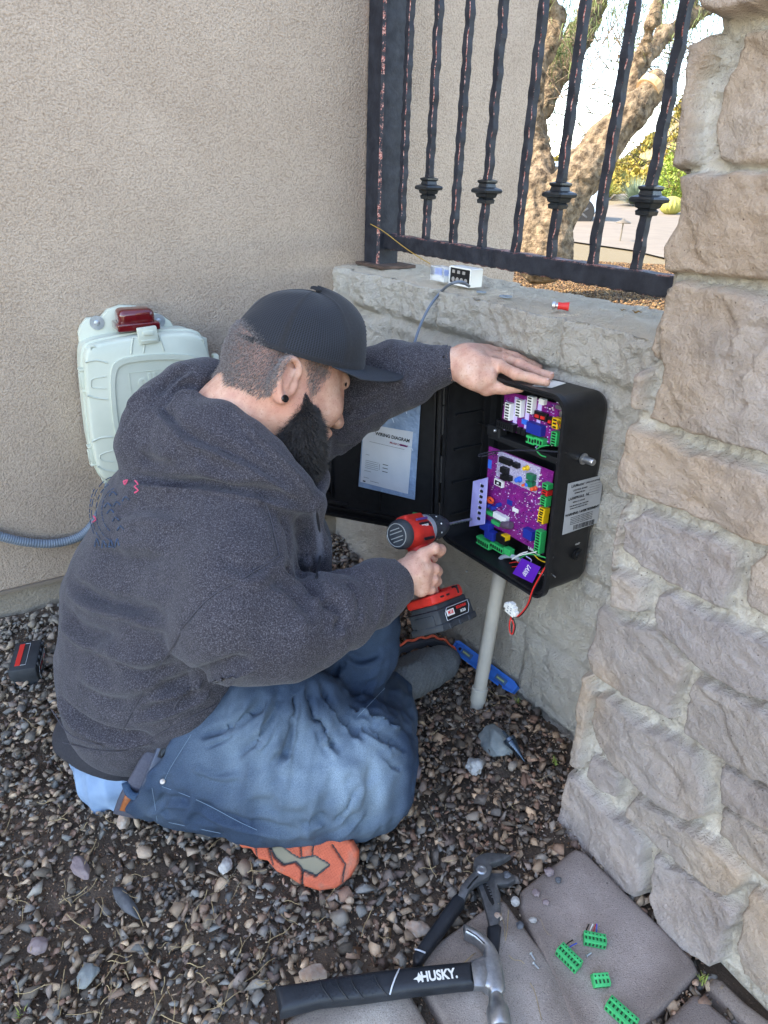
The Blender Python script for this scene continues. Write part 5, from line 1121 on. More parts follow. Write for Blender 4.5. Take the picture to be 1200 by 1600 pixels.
def hair():
    V, N = body.V, body.N
    q = (V-HC_)@HB.T; pr = PRJ(V); inpx = lambda poly: poly_dist(pr[:, 0], pr[:, 1], poly) < 0
    front = ((V-CAM)*N).sum(1) < 0
    side = [(360,500),(350,575),(352,600),(380,607),(405,622),(425,615),(440,598),(447,575),(470,560),(440,500)]; burn = [(474,552),(478,590),(481,615),(488,628),(496,618),(508,600),(520,586),(520,552)]
    m = (front & (inpx(side) | inpx(burn)) & (np.abs(q[:, 0]) < .13) & (q[:, 1] > -.075)) | ((q[:, 0] < -.02) & (q[:, 1] > -.035) & (q[:, 1] < .02) & (np.linalg.norm(q, axis=1) < .14))
    m &= ~(np.linalg.norm((q-np.array([-.032, -.032, .078]))/np.array([.024, .040, .022]), axis=1) < 1); idx = np.where(m)[0]; rs = np.random.RandomState(1); pick = idx[rs.randint(0, len(idx), 30000)]; r_ = V[pick]+rs.normal(0, .0017, (len(pick), 3)); r_ -= N[pick]*.0004
    d = N[pick]*.35-HU*.9-HF*.35
    pr2 = PRJ(r_); sd2 = np.minimum(poly_dist(pr2[:, 0], pr2[:, 1], side), poly_dist(pr2[:, 0], pr2[:, 1], burn)); kp = (rs.rand(len(r_)) < np.clip(-sd2/11+.02, 0, 1)) | (q[pick][:, 0] < -.05); r_ = r_[kp]; d = d[kp]
    strands('cropped_hair', r_, d, .0085, M('grey_brown_hair', (.11, .08, .065, 1), (.34, .30, .27, 1), 350, rough=.6, stops=(.42, .62)), 2, .10, .00022, 3)
    # beard core + curls
    S = SDF(); Z = 1.06
    pts = [(472,640,Z-.045,9), (478,665,Z-.045,17), (470,690,Z-.03,24), (462,715,Z-.02,22), (474,735,Z-.01,17), (476,748,Z-.005,9)]
    chain(S, pts, .02); chain(S, [(488,668,Z-.02,9), (486,700,Z,14), (487,725,Z,11)], .02); chain(S, [(452,680,Z-.02,12), (446,700,Z-.01,12), (456,722,Z,14)], .02)
    S.ell(hp(.045, -.100, 0), HB, (.030, .040, .036), .02); S.ell(hp(.050, -.075, -.03), HB, (.026, .03, .03), .02)
    Vb, Qb = S.mesh(.004, lambda p: .0035*fbm(p*70, 3, 5), 1)
    be = mk('beard', Vb, Qb, M('beard_core', (.008, .007, .007, 1), rough=.9), PERSON, smooth=True)
    Nb = vnormals(Vb, Qb); rs = np.random.RandomState(7); n = 20000; i = rs.randint(0, len(Vb), n); r_ = Vb[i]+rs.normal(0, .0022, (n, 3)); d = Nb[i]*.9+DN*.75+RT*.10
    strands('beard_strands', r_, d, .017, M('beard_hair', (.008, .007, .007, 1), (.075, .058, .046, 1), 300, rough=.45, stops=(.45, .7)), 8, .75, .00028, 5, be)
    # stubble fading towards cheek and neck
    cheek = [(476,612),(486,628),(500,640),(502,668),(490,668),(470,690),(440,705),(428,698),(445,668),(462,650),(470,640)]
    m = front & inpx(cheek) & (pr[:, 2] < 1.12) & (q[:, 1] < -.005); idx = np.where(m)[0]
    if len(idx):
        pick = idx[rs.randint(0, len(idx), 9000)]; strands('stubble', V[pick]+rs.normal(0, .0011, (len(pick), 3)), N[pick]*.5+DN*.9, .0070, bpy.data.materials['beard_hair'], 9, .3, .00028, 3, be)
hair()
# ---- cap
def cap():
    mesh_ex = None
    def ex(nt, co, out, bs):
        mp = nt.n('ShaderNodeAttribute', attribute_name='Col')     # r: mesh panel mask, g/b: panel coordinates
        sx = nt.n('ShaderNodeSeparateColor'); nt.l(mp.outputs[0], sx.inputs[0])
        outp = []
        for chn, fr_ in ((1, 3000), (2, 2300)):
            mu = nt.n('ShaderNodeMath', operation='MULTIPLY'); nt.l(sx.outputs[chn], mu.inputs[0]); mu.inputs[1].default_value = fr_
            s = nt.n('ShaderNodeMath', operation='SINE'); nt.l(mu.outputs[0], s.inputs[0]); outp.append(s.outputs[0])
        mx = nt.n('ShaderNodeMath', operation='MAXIMUM'); nt.l(outp[0], mx.inputs[0]); nt.l(outp[1], mx.inputs[1])
        st = ramp(nt, mx.outputs[0], [(.35, (.0015, .0015, .002, 1)), (.75, (.022, .026, .036, 1))])
        solid = ramp(nt, noise(nt, co, 400, 3), [(.4, (.010, .010, .012, 1)), (.7, (.020, .020, .023, 1))])
        return mix(nt, sx.outputs[0], solid, st)
    m = M('cap_cloth', (.02, .02, .02, 1), (.02, .02, .02, 1), rough=.85, extra=ex, bump=.3, bscale=500, bdist=.001, sheen=.1)
    # crown: dome over the skull, slightly square front; local axes f,u,r
    cf = .88*RT+.15*DN+.45*FWD; cf /= np.linalg.norm(cf); cu = -DN*.93+RT*.12-FWD*.36; cu -= cf*(cu@cf); cu /= np.linalg.norm(cu); cc = P(468, 550, 1.055); HRc = np.cross(cf, cu); HRc = HRc if HRc@FWD < 0 else -HRc
    nT, nP = 60, 140; V = []; C = []; fr = []
    for i in range(nT+1):
        t = i/nT; th = t*math.pi/2
        for j in range(nP):
            a = 2*math.pi*j/nP; ca, sa = math.cos(a), math.sin(a); frontness = max(0, ca)**2
            rf = .1065 if ca > 0 else .1035; rs_ = .0835; e = 2.0+.9*frontness                 # squarer front
            rad = math.cos(th)**(2/e) if th < math.pi/2-1e-6 else 0
            h = math.sin(th)**(1/(.95+.25*frontness))*(.094+.010*frontness)
            p = np.array([ca*rf*rad, h, sa*rs_*rad]); 
            p += np.array([ca, .2, sa])*.0009*math.sin(th*9+a*4)
            V.append(cc+cf*(p[0])+cu*p[1]+HRc*p[2]); w = 1.0 if ca < .55 else 0.0
            seam = min(abs(((a/(2*math.pi)*6+.5) % 1)-.5)*2, 1)
            C.append((w*(1 if seam > .07 else .0)*(1 if t > .05 else 0), .5+a*.105*.5, .5+h*1.3*.9, 1)); fr.append((a, t))
    V = np.array(V); N0 = V-cc; N0 /= np.linalg.norm(N0, axis=1)[:, None]
    a_ = np.array([x[0] for x in fr]); t_ = np.array([x[1] for x in fr]); seam = np.abs(((a_/(2*np.pi)*6+.5) % 1)-.5); V += N0*(.0016*np.exp(-(seam/.022)**2)-.0006*np.exp(-(seam/.008)**2))[:, None]; V += N0*(.0009*(t_ < .055))[:, None]
    Q = np.array([(i*nP+j, i*nP+(j+1) % nP, (i+1)*nP+(j+1) % nP, (i+1)*nP+j) for i in range(nT) for j in range(nP)])
    c = mk('cap', V, Q, m, PERSON, smooth=True, col=C)
    b = MB(); top = cc+cu*.097; b.lathe([(0, .0095), (.003, .0092), (.0055, .006), (.0062, .0005)], top, top+cu, 18); b.o('crown_button', M('cap_black', (.012, .012, .014, 1), rough=.8), c, smooth=True, world=True)
    # brim: curved flat visor with thickness
    bV = []; nA_, nR = 34, 12
    for side_ in (0, 1):
        for i in range(nR+1):
            for j in range(nA_+1):
                a = (j/nA_-.5)*R(146); r_ = i/nR; ca, sa = math.cos(a), math.sin(a)
                inner = np.array([.1035*ca, 0, .081*sa]); reach = .078*(max(0, math.cos(a*.98)))**.42 if abs(a) < R(88) else 0
                p = inner+np.array([reach*r_, 0, .010*sa*r_]); x = p[2]/.085
                drop = -.015*x*x*(.3+.7*r_)+.006*r_+.004-(.0022 if side_ else 0)*(1)
                bV.append(cc+cf*p[0]+cu*(drop)+HRc*p[2])
    n1 = (nR+1)*(nA_+1); fs = []
    idx = lambda s, i, j: s*n1+i*(nA_+1)+j
    for i in range(nR):
        for j in range(nA_): fs += [(idx(0,i,j), idx(0,i+1,j), idx(0,i+1,j+1), idx(0,i,j+1)), (idx(1,i,j), idx(1,i,j+1), idx(1,i+1,j+1), idx(1,i+1,j))]
    for j in range(nA_): fs += [(idx(0,nR,j), idx(1,nR,j), idx(1,nR,j+1), idx(0,nR,j+1))]
    for i in range(nR): fs += [(idx(0,i,0), idx(1,i,0), idx(1,i+1,0), idx(0,i+1,0)), (idx(0,i,nA_), idx(0,i+1,nA_), idx(1,i+1,nA_), idx(1,i,nA_))]
    mb_ = M('brim_twill', (.016, .019, .024, 1), (.026, .029, .035, 1), 300, rough=.8, bump=.4, bscale=700, bdist=.001); br = mk('brim', bV, fs, mb_, c, smooth=True)
    # stitched flag badge on the front, low contrast stripes
    b = MB()
    for k in range(6): 
        h = .030+k*.0042; x0 = -.012
        b.box((0, 0, 0), (.0001, .0001, .0001))
    def dome(a, h):  # point on the front of the crown
        k = int(a/(2*math.pi)*nP) % nP; best = None
        i = np.argmin([abs(((V[i_*nP+k]-cc)@cu)-h) for i_ in range(nT+1)]); return V[i*nP+k]+N0[i*nP+k]*.0002
    b = MB(); grey = M('badge_thread', (.07, .07, .08, 1), rough=.7)
    for k in range(5): b.tube([dome(a, .022+.0062*k)-N0[0]*0 for a in np.linspace(.10, .52, 9)], .0005, 5)
    for k in range(4):
        for l in range(4): p = dome(.40-.085*l, .056+k*.006); b.box(tuple(p), (.0014, .0014, .0014), .0003)
    b.o('flag_badge', grey, c, world=True)
    # plastic snap strap at the back
    b = MB(); b.tube([cc+cf*(-.104*math.cos(a))+cu*(.006-.004*math.cos(a))+HRc*(.084*math.sin(a)) for a in np.linspace(-.55, .62, 16)], .0048, 6); b.o('strap', bpy.data.materials['cap_black'], c, world=True)
cap()
# ---- hoodie
def hoodie():
    S = SDF()
    near = [(395,745,1.015,62), (335,850,1.04,90), (290,960,1.08,102), (280,1060,1.12,98), (245,1118,1.14,80)]
    far_ = [(350,690,1.14,60), (264,800,1.17,88), (214,930,1.20,98), (208,1040,1.22,92), (202,1102,1.22,84)]
    chain(S, near, .05); chain(S, far_, .05)
    chain(S, [(370,700,1.08,78), (300,800,1.10,105), (246,930,1.14,112), (224,1040,1.17,108), (216,1106,1.18,94)], .05)
    chain(S, [(400,760,1.10,70), (420,860,1.13,85), (400,980,1.16,85), (340,1060,1.18,70)], .06)      # chest and belly, in front
    # near sleeve
    chain(S, [(385,850,.985,72), (372,905,.96,80), (372,965,.95,78), (395,990,.955,66)], .04)
    chain(S, [(385,985,.95,70), (450,985,.96,66), (520,960,1.00,57), (580,928,1.06,45), (614,911,1.09,37)], .035)
    chain(S, [(300,935,.99,56), (345,975,.965,62)], .04)
    S.cone(*[P(596,921,1.075), P(629,905,1.10)], 38*1.09/F, 34*1.10/F, .006)
    wr = P(634, 903, 1.098); wd = P(634, 903, 1.098)-P(604, 915, 1.082); wd /= np.linalg.norm(wd)
    S.cutc(wr-wd*.004, wd, .05, .10, .004); S.cone(wr-wd*.002, wr-wd*.03, .0235, .0235, .003, '-')
    # far sleeve
    chain(S, [(405,715,1.15,62), (440,690,1.19,64), (500,650,1.215,62), (560,613,1.21,56), (610,593,1.195,46), (640,583,1.185,38), (684,573,1.17,30)], .035)
    S.cone(P(662, 576, 1.178), P(706, 568.5, 1.163), 34*1.17/F, 30*1.165/F, .006)
    w2 = P(707, 568.5, 1.163); d2 = w2-P(672, 575, 1.175); d2 /= np.linalg.norm(d2); S.cutc(w2, d2, .05, .10, .004); S.cone(w2+d2*.002, w2-d2*.03, .0262, .0262, .003, '-')
    # hood lying on the back and round the neck
    chain(S, [(355,605,1.11,30), (325,600,1.09,34), (290,615,1.06,42), (250,650,1.045,46), (232,695,1.05,46), (245,715,1.07,42)], .03)
    chain(S, [(250,665,1.03,42), (300,690,1.00,45), (350,712,.985,42), (400,738,.98,36), (445,765,.99,28), (488,782,1.01,16)], .03)
    chain(S, [(300,650,1.02,40), (345,668,.995,38), (385,695,.985,34), (425,725,.99,28), (462,752,1.0,20), (488,778,1.01,13)], .02)
    chain(S, [(360,600,1.16,34), (430,640,1.18,36), (480,700,1.14,30), (492,750,1.08,20), (492,782,1.04,14)], .03)
    chain(S, [(490,790,1.03,13), (492,850,1.06,16), (480,930,1.10,26)], .03)                              # zip edge
    S.ell(P(395, 640, 1.075), np.array([HF*.6-HU*.8, HF*.8+HU*.6, HR]), (.075, .085, .068), .012, '-')
    S.cone(P(385, 645, 1.075), P(440, 600, 1.065), .062, .10, .012, '-')
    S.cone(P(395, 640, 1.05), P(480, 735, 1.03), .052, .030, .012, '-')
    # open hem
    hb = P(120, 1240, 1.2); hn = DN*.78-RT*.62
    S.plane(P(160, 1195, 1.18), DN*.93-RT*.37+FWD*.05, .012)
    ar = lambda p: None
    FA, FB_ = P(395, 990, .95), P(610, 912, 1.09); fd = FB_-FA; FL = np.linalg.norm(fd); fd = fd/FL
    LA, LB = P(480, 660, 1.21), P(700, 570, 1.165); ld = LB-LA; LL = np.linalg.norm(ld); ld = ld/LL
    def disp(p):
        d = .0042*fbm(p*np.array([9, 9, 9]), 3, 2)+.0016*fbm(p*30, 2, 4)
        for A_, dd, LL_, ph, seedv in ((FA, fd, FL, 0, 1), (LA, ld, LL, 2, 5)):                         # rumpled sleeves
            q = p-A_; t = q@dd; r_ = np.sqrt(np.maximum((q**2).sum(1)-t*t, 0)); m = np.clip((.11-r_)/.04, 0, 1)*np.clip((t+.02)/.05, 0, 1)*np.clip((LL_-.025-t)/.03, 0, 1)
            n = fbm(p*11+seedv, 2, seedv); d = d+m*.0085*(np.abs(np.sin(t*44+n*3.2+ph))-.6)
        return d
    V, Q = S.mesh(.0042, disp, 2)
    sc = Sculpt(V, Q); sc.col = np.zeros((len(V), 4))
    # folds of the hood
    sc.fold([(241,622),(249,634),(284,672),(317,688),(360,706),(420,738),(478,778)], .010, -.013)
    sc.fold([(250,636),(253,612),(272,592),(304,572)], .008, -.012); sc.fold([(262,640),(268,616),(290,602),(325,604)], .008, -.010)
    sc.stroke([(193,668),(215,640),(238,626)], .004, -.004); sc.stroke([(196,640),(216,618),(240,612)], .008, .006)
    sc.fold([(182,745),(255,752),(340,757),(420,772),(490,790)], .009, -.016)
    sc.fold([(200,720),(260,735),(330,742),(400,755)], .012, .006)
    sc.fold([(352,628),(385,668),(430,710),(470,752),(492,786)], .006, .007); sc.stroke([(340,640),(380,688),(430,728),(480,776)], .003, -.003)
    sc.fold([(300,700),(330,725),(390,745)], .012, -.006); sc.fold([(215,690),(240,705),(280,712)], .014, .006)
    # back and side creases
    for uv, w, a in (([(100,905),(150,935),(210,950),(265,965)], .014, -.010), ([(92,950),(130,985),(190,1000)], .016, -.008),
                     ([(230,1085),(290,1065),(350,1042),(400,1030)], .012, -.012), ([(200,1120),(270,1100),(340,1068),(380,1050)], .010, -.010), ([(86,1085),(130,1128),(190,1150),(240,1148)], .010, -.010),
                     ([(150,1010),(220,1030),(280,1015)], .02, .008), ([(120,1050),(180,1075),(250,1060)], .02, .007),
                     ([(470,820),(478,860),(486,900)], .010, -.010), ([(440,800),(455,840),(462,880)], .010, -.006), ([(445,880),(480,905),(500,940)], .012, -.010), ([(500,930),(530,960),(530,990)], .012, -.009),
                     ([(415,900),(460,930),(480,975)], .016, -.006), ([(540,905),(560,930),(565,975)], .009, -.007), ([(575,895),(592,920),(600,955)], .006, -.006), ([(340,870),(380,885),(425,880)], .02, -.005),
                     ([(560,560),(590,575),(600,600)], .010, -.006), ([(620,555),(640,575),(640,605)], .008, -.005), ([(655,550),(668,572),(668,598)], .005, -.003), ([(520,640),(560,640),(600,620)], .012, -.005),
                     ([(140,830),(200,850),(260,850)], .02, .006), ([(180,800),(230,790),(290,800)], .02, -.006)): sc.fold(uv, w*.85, a*1.55)
    # seams
    hoodie.seams = ([(408,772),(422,805),(437,868)], [(437,868),(385,900),(327,934),(283,982)], [(281,990),(262,1022),(236,1060),(210,1105),(188,1148)], [(98,1160),(150,1172),(205,1172),(262,1140),(340,1100)], [(80,1108),(110,1148),(160,1166)],
               [(268,1120),(276,1098),(290,1082)])
    for uv in hoodie.seams: sc.seam(uv, .0028, -.0035)
    sc.seam([(440,872),(388,905),(330,939)], .0016, -.0015)
    for uv in ([(600,884),(607,912),(606,946)], [(676,546),(681,572),(679,600)]): sc.stroke(uv, .0035, -.003, False)
    sc.N = vnormals(sc.V, Q)
    sc.relax(1, .5)
    # ribbed cuffs
    for (c0, dd, L0) in ((wr, wd, .036), (w2, d2, .034)):
        q = sc.V-c0; t = q@dd; m = (t > -L0) & (t < .01) & (np.linalg.norm(q, axis=1) < .06); ax = np.cross(dd, UP); ax /= np.linalg.norm(ax); ay = np.cross(dd, ax); ph = np.arctan2(q@ay, q@ax)
        sc.V = sc.V+sc.N*(m*.0007*np.sin(ph*46))[:, None]
    # zip front edge painted paler facing
    sc.paint([(493,800),(500,845),(498,890)], .007, '8d8f9c', .5)
    h = mk('hoodie', sc.V, Q, m_hood, PERSON, smooth=True, col=sc.col)
    b = MB()
    for uv in hoodie.seams: pts = sc.path(uv, 5); b.tube([p_-(p_-CAM)/np.linalg.norm(p_-CAM)*.0006 for p_ in pts], .0009, 5)
    b.o('seam_thread', M('seam_grey', lin('4c4a50'), lin('3e3c42'), 600, rough=.95), h, world=True)
    # faded print across the back: a ring of blue marks and three pink ones
    mb_, mp_ = M('faded_blue_print', lin('3a4f6c'), lin('363e4a'), 400, rough=.9, stops=(.42, .55)), M('faded_pink_print', lin('c8506a'), rough=.9)
    def mark(b, uv, r_): 
        pts = sc.path(uv, 4); pts = [p-(p-CAM)/np.linalg.norm(p-CAM)*.0022 for p in pts]; b.tube(pts, r_, 5)
    b = MB()
    for (cu_, cv_, ru, rv, a0, a1) in ((183,800,40,56,95,262), (183,800,33,47,110,250), (184,798,25,36,120,260), (186,800,46,66,150,215)):
        n = 9
        for k in range(n):
            t0 = a0+(a1-a0)*k/n; t1 = t0+(a1-a0)/n*.72; mark(b, [(cu_+ru*math.cos(R(t)), cv_+rv*math.sin(R(t))*1.0) for t in (t0, (t0+t1)/2, t1)], .0008)
    for (u, v) in ((176,772),(182,788),(172,800),(180,812),(188,826),(196,780),(168,790)): mark(b, [(u-5, v+3), (u, v-4), (u+6, v+1)], .0013)
    for k, (u, v) in enumerate(((152,848),(163,850),(174,850),(184,848))): mark(b, [(u-4, v+6), (u-1, v-6), (u+3, v+5)], .0012)
    b.o('back_print', mb_, h, world=True)
    for L_ in ([(193,752),(199,750),(195,757),(193,752)], [(211,751),(216,757),(210,760),(216,766),(210,770)], [(146,806),(150,812),(144,816)]): b = MB(); mark(b, L_, .0013); b.o('pink_print', mp_, h, world=True)
    # drawcord eyelet edge / white tee at the chest opening
    b = MB(); b.tube(bez(sc.find([(494,795),(499,830),(500,870),(494,905)]), 20), .0022, 6); b.o('zip', M('zip_teeth', (.05, .05, .055, 1), rough=.4, metal=.5), h, world=True)
    for (c0, dd, r0) in ((wr-wd*.005, wd, .0262), (w2-d2*.001, d2, .0282)):
        ax = np.cross(dd, UP); ax /= np.linalg.norm(ax); ay = np.cross(dd, ax); b = MB()
        b.tube([c0+ax*(r0*math.cos(a))+ay*(r0*math.sin(a)) for a in np.linspace(0, 2*math.pi, 41)], .0034, 8, cap=False); setcol(b.o('cuff_edge', m_hood, h, world=True, smooth=True), (0, 0, 0, 0))
    # tee shirt collar layer under the hem, and light blue shirt tail
    S = SDF(); chain(S, [(150,1150,1.20,62), (200,1150,1.18,68), (238,1140,1.17,64)], .04); S.plane(P(190, 1207, 1.16), DN*.96-RT*.28, .006)
    V, Q = S.mesh(.0045, lambda p: .003*fbm(p*16, 2, 3), 1); mk('tee_hem', V, Q, M('dark_tee', (.022, .022, .028, 1), (.035, .035, .042, 1), 300, rough=.95), PERSON, smooth=True)
    S = SDF(); chain(S, [(150,1178,1.215,40), (168,1215,1.19,38), (190,1205,1.17,42), (220,1195,1.17,40)], .03); S.cone(P(160, 1225, 1.185), P(160, 1262, 1.17), .030, .010, .02); S.cone(P(185, 1235, 1.165), P(190, 1262, 1.155), .030, .012, .02)
    V, Q = S.mesh(.004, lambda p: .0035*np.abs(np.sin(p[:, 0]*90+fbm(p*12, 2, 2)*2))-.002+.002*fbm(p*25, 2, 3), 1); mk('shirt_tail', V, Q, M('light_blue_cotton', lin('86a0bc'), lin('7892b0'), 30, rough=.9, bump=.5, bscale=500, bdist=.001), PERSON, smooth=True)
hoodie()
# ---- jeans
def jeans():
    S = SDF()
    chain(S, [(245,1195,.110,68), (300,1190,.115,80), (370,1190,.120,92), (450,1196,.120,99), (530,1198,.110,98), (566,1204,.100,88)], .05, gp)
    chain(S, [(330,1160,.16,52), (420,1140,.19,62), (480,1120,.20,52), (545,1150,.16,50)], .05, gp)
    chain(S, [(405,1085,.27,32), (460,1080,.26,36)], .06, gp)
    chain(S, [(555,1190,.11,72), (590,1160,.09,54), (600,1118,.07,44), (612,1088,.055,34)], .04, gp)
    chain(S, [(220,1160,.17,60), (300,1090,.21,60), (440,1010,.27,48), (572,975,.29,40)], .04, gp)
    chain(S, [(575,965,.30,44), (572,1030,.22,44), (545,1085,.15,42), (500,1160,.08,40)], .035, gp)
    S.plane(G(222, 1240, .05), -RT*.80-DN*.52-UP*.0, .006)
    an = G(616, 1078, .055); ad = G(630, 1060, .05)-G(600, 1100, .06); ad /= np.linalg.norm(ad); S.cutc(an, ad, .05, .08, .004)
    def disp(p):
        a_ = p@RT; b_ = p@DN; c_ = p@FWD; wr_ = fbm(np.stack([a_*26+b_*6, b_*7, c_*9], -1), 3, 21); wr2 = fbm(np.stack([a_*9, b_*24+a_*8, c_*12], -1), 3, 23)
        return .0095*(np.abs(wr_)-.35)+.0065*(np.abs(wr2)-.35)+.0042*fbm(p*np.array([10, 10, 14]), 3, 6)+.0026*np.abs(fbm(p*26, 3, 9))-.001
    V, Q = S.mesh(.0036, disp, 1); V[:, 2] = np.maximum(V[:, 2], .004+.003*vnoise(V*30))
    sc = Sculpt(V, Q); sc.col = np.zeros((len(V), 4)); sc.col[:, :3] = 1
    # folds radiating from the lap
    for uv, w, a in (([(548,1098),(585,1116),(640,1134)], .008, -.016), ([(600,1150),(620,1165),(636,1172)], .005, -.006), ([(596,1180),(615,1198),(628,1202)], .005, -.006), ([(575,1130),(600,1148),(612,1180)], .006, -.007), ([(320,1170),(360,1150),(390,1120)], .006, -.006), ([(300,1200),(340,1215),(380,1212)], .008, .005), ([(520,1290),(545,1262),(560,1225)], .006, -.006), ([(250,1215),(275,1200),(292,1170)], .004, .003), ([(440,1070),(432,1110),(410,1150),(375,1180)], .010, -.012), ([(462,1065),(460,1110),(452,1160),(440,1200)], .011, -.013), ([(480,1062),(492,1110),(510,1150),(528,1180)], .010, -.014), ([(497,1060),(520,1100),(550,1135),(565,1160)], .009, -.012),
                     ([(420,1085),(395,1115),(350,1140),(310,1150)], .010, -.010), ([(452,1090),(445,1140),(420,1190)], .010, .008), ([(490,1090),(500,1135),(512,1175)], .010, .008),
                     ([(555,1110),(590,1125),(632,1130)], .007, -.008), ([(556,1130),(590,1150),(628,1165)], .010, -.007), ([(560,1095),(580,1085),(610,1080)], .007, -.006), ([(300,1250),(350,1275),(410,1290),(470,1300)], .010, -.007),
                     ([(470,1295),(490,1280),(510,1278)], .010, -.008), ([(510,1312),(540,1300),(575,1262)], .012, .006), ([(230,1270),(260,1250),(300,1252)], .008, -.006), ([(540,1180),(555,1230),(545,1280)], .02, .006),
                     ([(535,1060),(560,1080),(590,1060)], .008, -.007), ([(530,1010),(560,1030),(600,1020)], .01, -.006), ([(380,1215),(440,1240),(500,1245)], .03, .006), ([(260,1235),(255,1255),(262,1278)], .006, -.005)): sc.fold(uv, w*.8, a*1.35)
    seams = [[(252,1226),(290,1240),(327,1257),(370,1280),(400,1294)], [(262,1282),(300,1290),(343,1299)], [(297,1145),(280,1172),(263,1200),(253,1222)], [(236,1228),(240,1252),(244,1280)], [(535,1112),(565,1098),(558,1110)], [(556,1118),(600,1072)], [(519,1052),(516,1080)]]
    for uv in seams: sc.seam(uv, .0024, -.0028)
    sc.relax(1, .5); pr = PRJ(sc.V); u, v = pr[:, 0], pr[:, 1]
    q = sc.V
    # worn denim: the knee and upper thigh are really paler cloth
    def blob(c, r_, a): d = np.linalg.norm((q-c)/np.array(r_), axis=1); return a*np.clip(1-d, 0, 1)
    fade = blob(G(490, 1190, .20), (.17, .14, .12), .8)+blob(G(575, 1230, .15), (.08, .09, .12), .8)+blob(G(350, 1180, .2), (.12, .1, .1), .4)
    streak = .5+.5*np.sin((q@RT)*120+fbm(q*14, 2, 3)*2.5); fade = fade*(.75+.35*streak)+.25*fbm(q*9, 3, 12)
    fade = np.clip(fade, 0, 1)[:, None]; dk = np.array(lin('303f52')[:3]); lt = np.array(lin('788a98')[:3]); sc.col[:, :3] = dk*(1-fade)+lt*fade; sc.col[:, 3] = 1
    ex = lambda nt, co, out, bs: mix(nt, 1.0, out, ramp(nt, noise(nt, co, 700, 3, .8), [(.32, (.62, .64, .68, 1)), (.5, (1, 1, 1, 1)), (.7, (1.35, 1.32, 1.28, 1))]), 'MULTIPLY')
    m = M('denim', (1, 1, 1, 1), rough=.92, attr='Col', bump=.6, bscale=800, bdetail=3, bdist=.0012, extra=ex, spec=.25)
    j = mk('jeans', sc.V, Q, m, PERSON, smooth=True, col=sc.col)
    # stitching thread beside the seams
    b = MB()
    for uv in seams[:4]+[seams[5]]:
        for off in (3.0,): pts = sc.path([(x+1.5, y+off) for x, y in uv], 5); b.tube([p-(p-CAM)/np.linalg.norm(p-CAM)*.0012 for p in pts], .0004, 4)
    b.o('stitching', M('denim_thread', lin('6f8496'), rough=.9), j, world=True)
    b = MB(); p = sc.find([(254, 1221)])[0]; p = p-(p-CAM)/np.linalg.norm(p-CAM)*.002; b.lathe([(0, .0042), (.0015, .0038), (.0022, .001), (.0022, .0002)], p, CAM, 14); b.o('rivet', M('copper_rivet', (.5, .42, .35, 1), rough=.4, metal=.8), j, world=True)
    # belt, loop, leather patch
    def band(name, uv, wpx, mat, thick=.004, dz=0, parent=PERSON):
        pts = np.array([P(*x) for x in uv]); T_ = np.gradient(pts, axis=0); V = []; n = len(pts)
        for p, t in zip(pts, T_):
            t = t/np.linalg.norm(t); o_ = (p-CAM)/np.linalg.norm(p-CAM); s = np.cross(t, o_); s /= np.linalg.norm(s); w = wpx*1.15/F
            for a_, b_ in ((-1, 0), (-.8, -1), (.8, -1), (1, 0), (.8, 1), (-.8, 1)): V.append(p+s*w*a_+o_*thick*b_)
        f = [(i*6+k, i*6+(k+1) % 6, i*6+6+(k+1) % 6, i*6+6+k) for i in range(n-1) for k in range(6)]+[tuple(range(5, -1, -1)), tuple((n-1)*6+k for k in range(6))]
        return mk(name, V, f, mat, parent, smooth=True)
    bl = band('belt', bez([(286,1128,1.10), (262,1158,1.075), (240,1190,1.06), (222,1222,1.062), (206,1250,1.075), (196,1276,1.10)], 20), 19, M('grey_webbing', (.060, .062, .085, 1), (.085, .087, .11, 1), 300, rough=.85, bump=.5, bscale=600, bdist=.001), .005)
    band('leather_tab', [(205,1238,1.060), (199,1254,1.065), (194,1268,1.072)], 7, M('brown_leather', lin('7a3c1c'), lin('9a5a30'), 50, rough=.6), .003, parent=bl)
    loop = band('belt_loop', bez([(196,1222,1.062), (201,1238,1.055), (213,1245,1.052), (226,1240,1.053), (230,1228,1.058)], 12), 5.5, m, .0035, parent=bl)
    setcol(loop, lin('34495f'))
    # phone in the pocket
    c = P(272, 1168, 1.055); x = P(289, 1146, 1.06)-P(262, 1215, 1.05); x /= np.linalg.norm(x); n_ = -(c-CAM)/np.linalg.norm(c-CAM); y = np.cross(n_, x); y /= np.linalg.norm(y); n_ = np.cross(x, y)
    ph = empty('phone', c, 'dark phone with round camera lenses sticking out of the jeans pocket', 'phone', mw=frame(c, x, y, n_))
    b = MB(); b.box((-.018, .002, 0), (.105, .046, .008), .0035, seg=3); pb = b.o('phone_case', M('phone_shell', (.035, .05, .085, 1), (.05, .065, .10, 1), 30, rough=.35), ph, smooth=True)
    b = MB(); b.box((.0, .008, .0045), (.040, .022, .002), .0009); b.o('camera_bump', m_bpm, ph)
    for q_ in (-.010, .010): b = MB(); b.lathe([(0, .0078), (.0018, .0078), (.002, .0062), (.0012, .006), (.0012, .0002)], (q_, .008, .005), (q_, .008, 1), 20); b.o('lens', [m_earp], ph, smooth=True)
jeans()
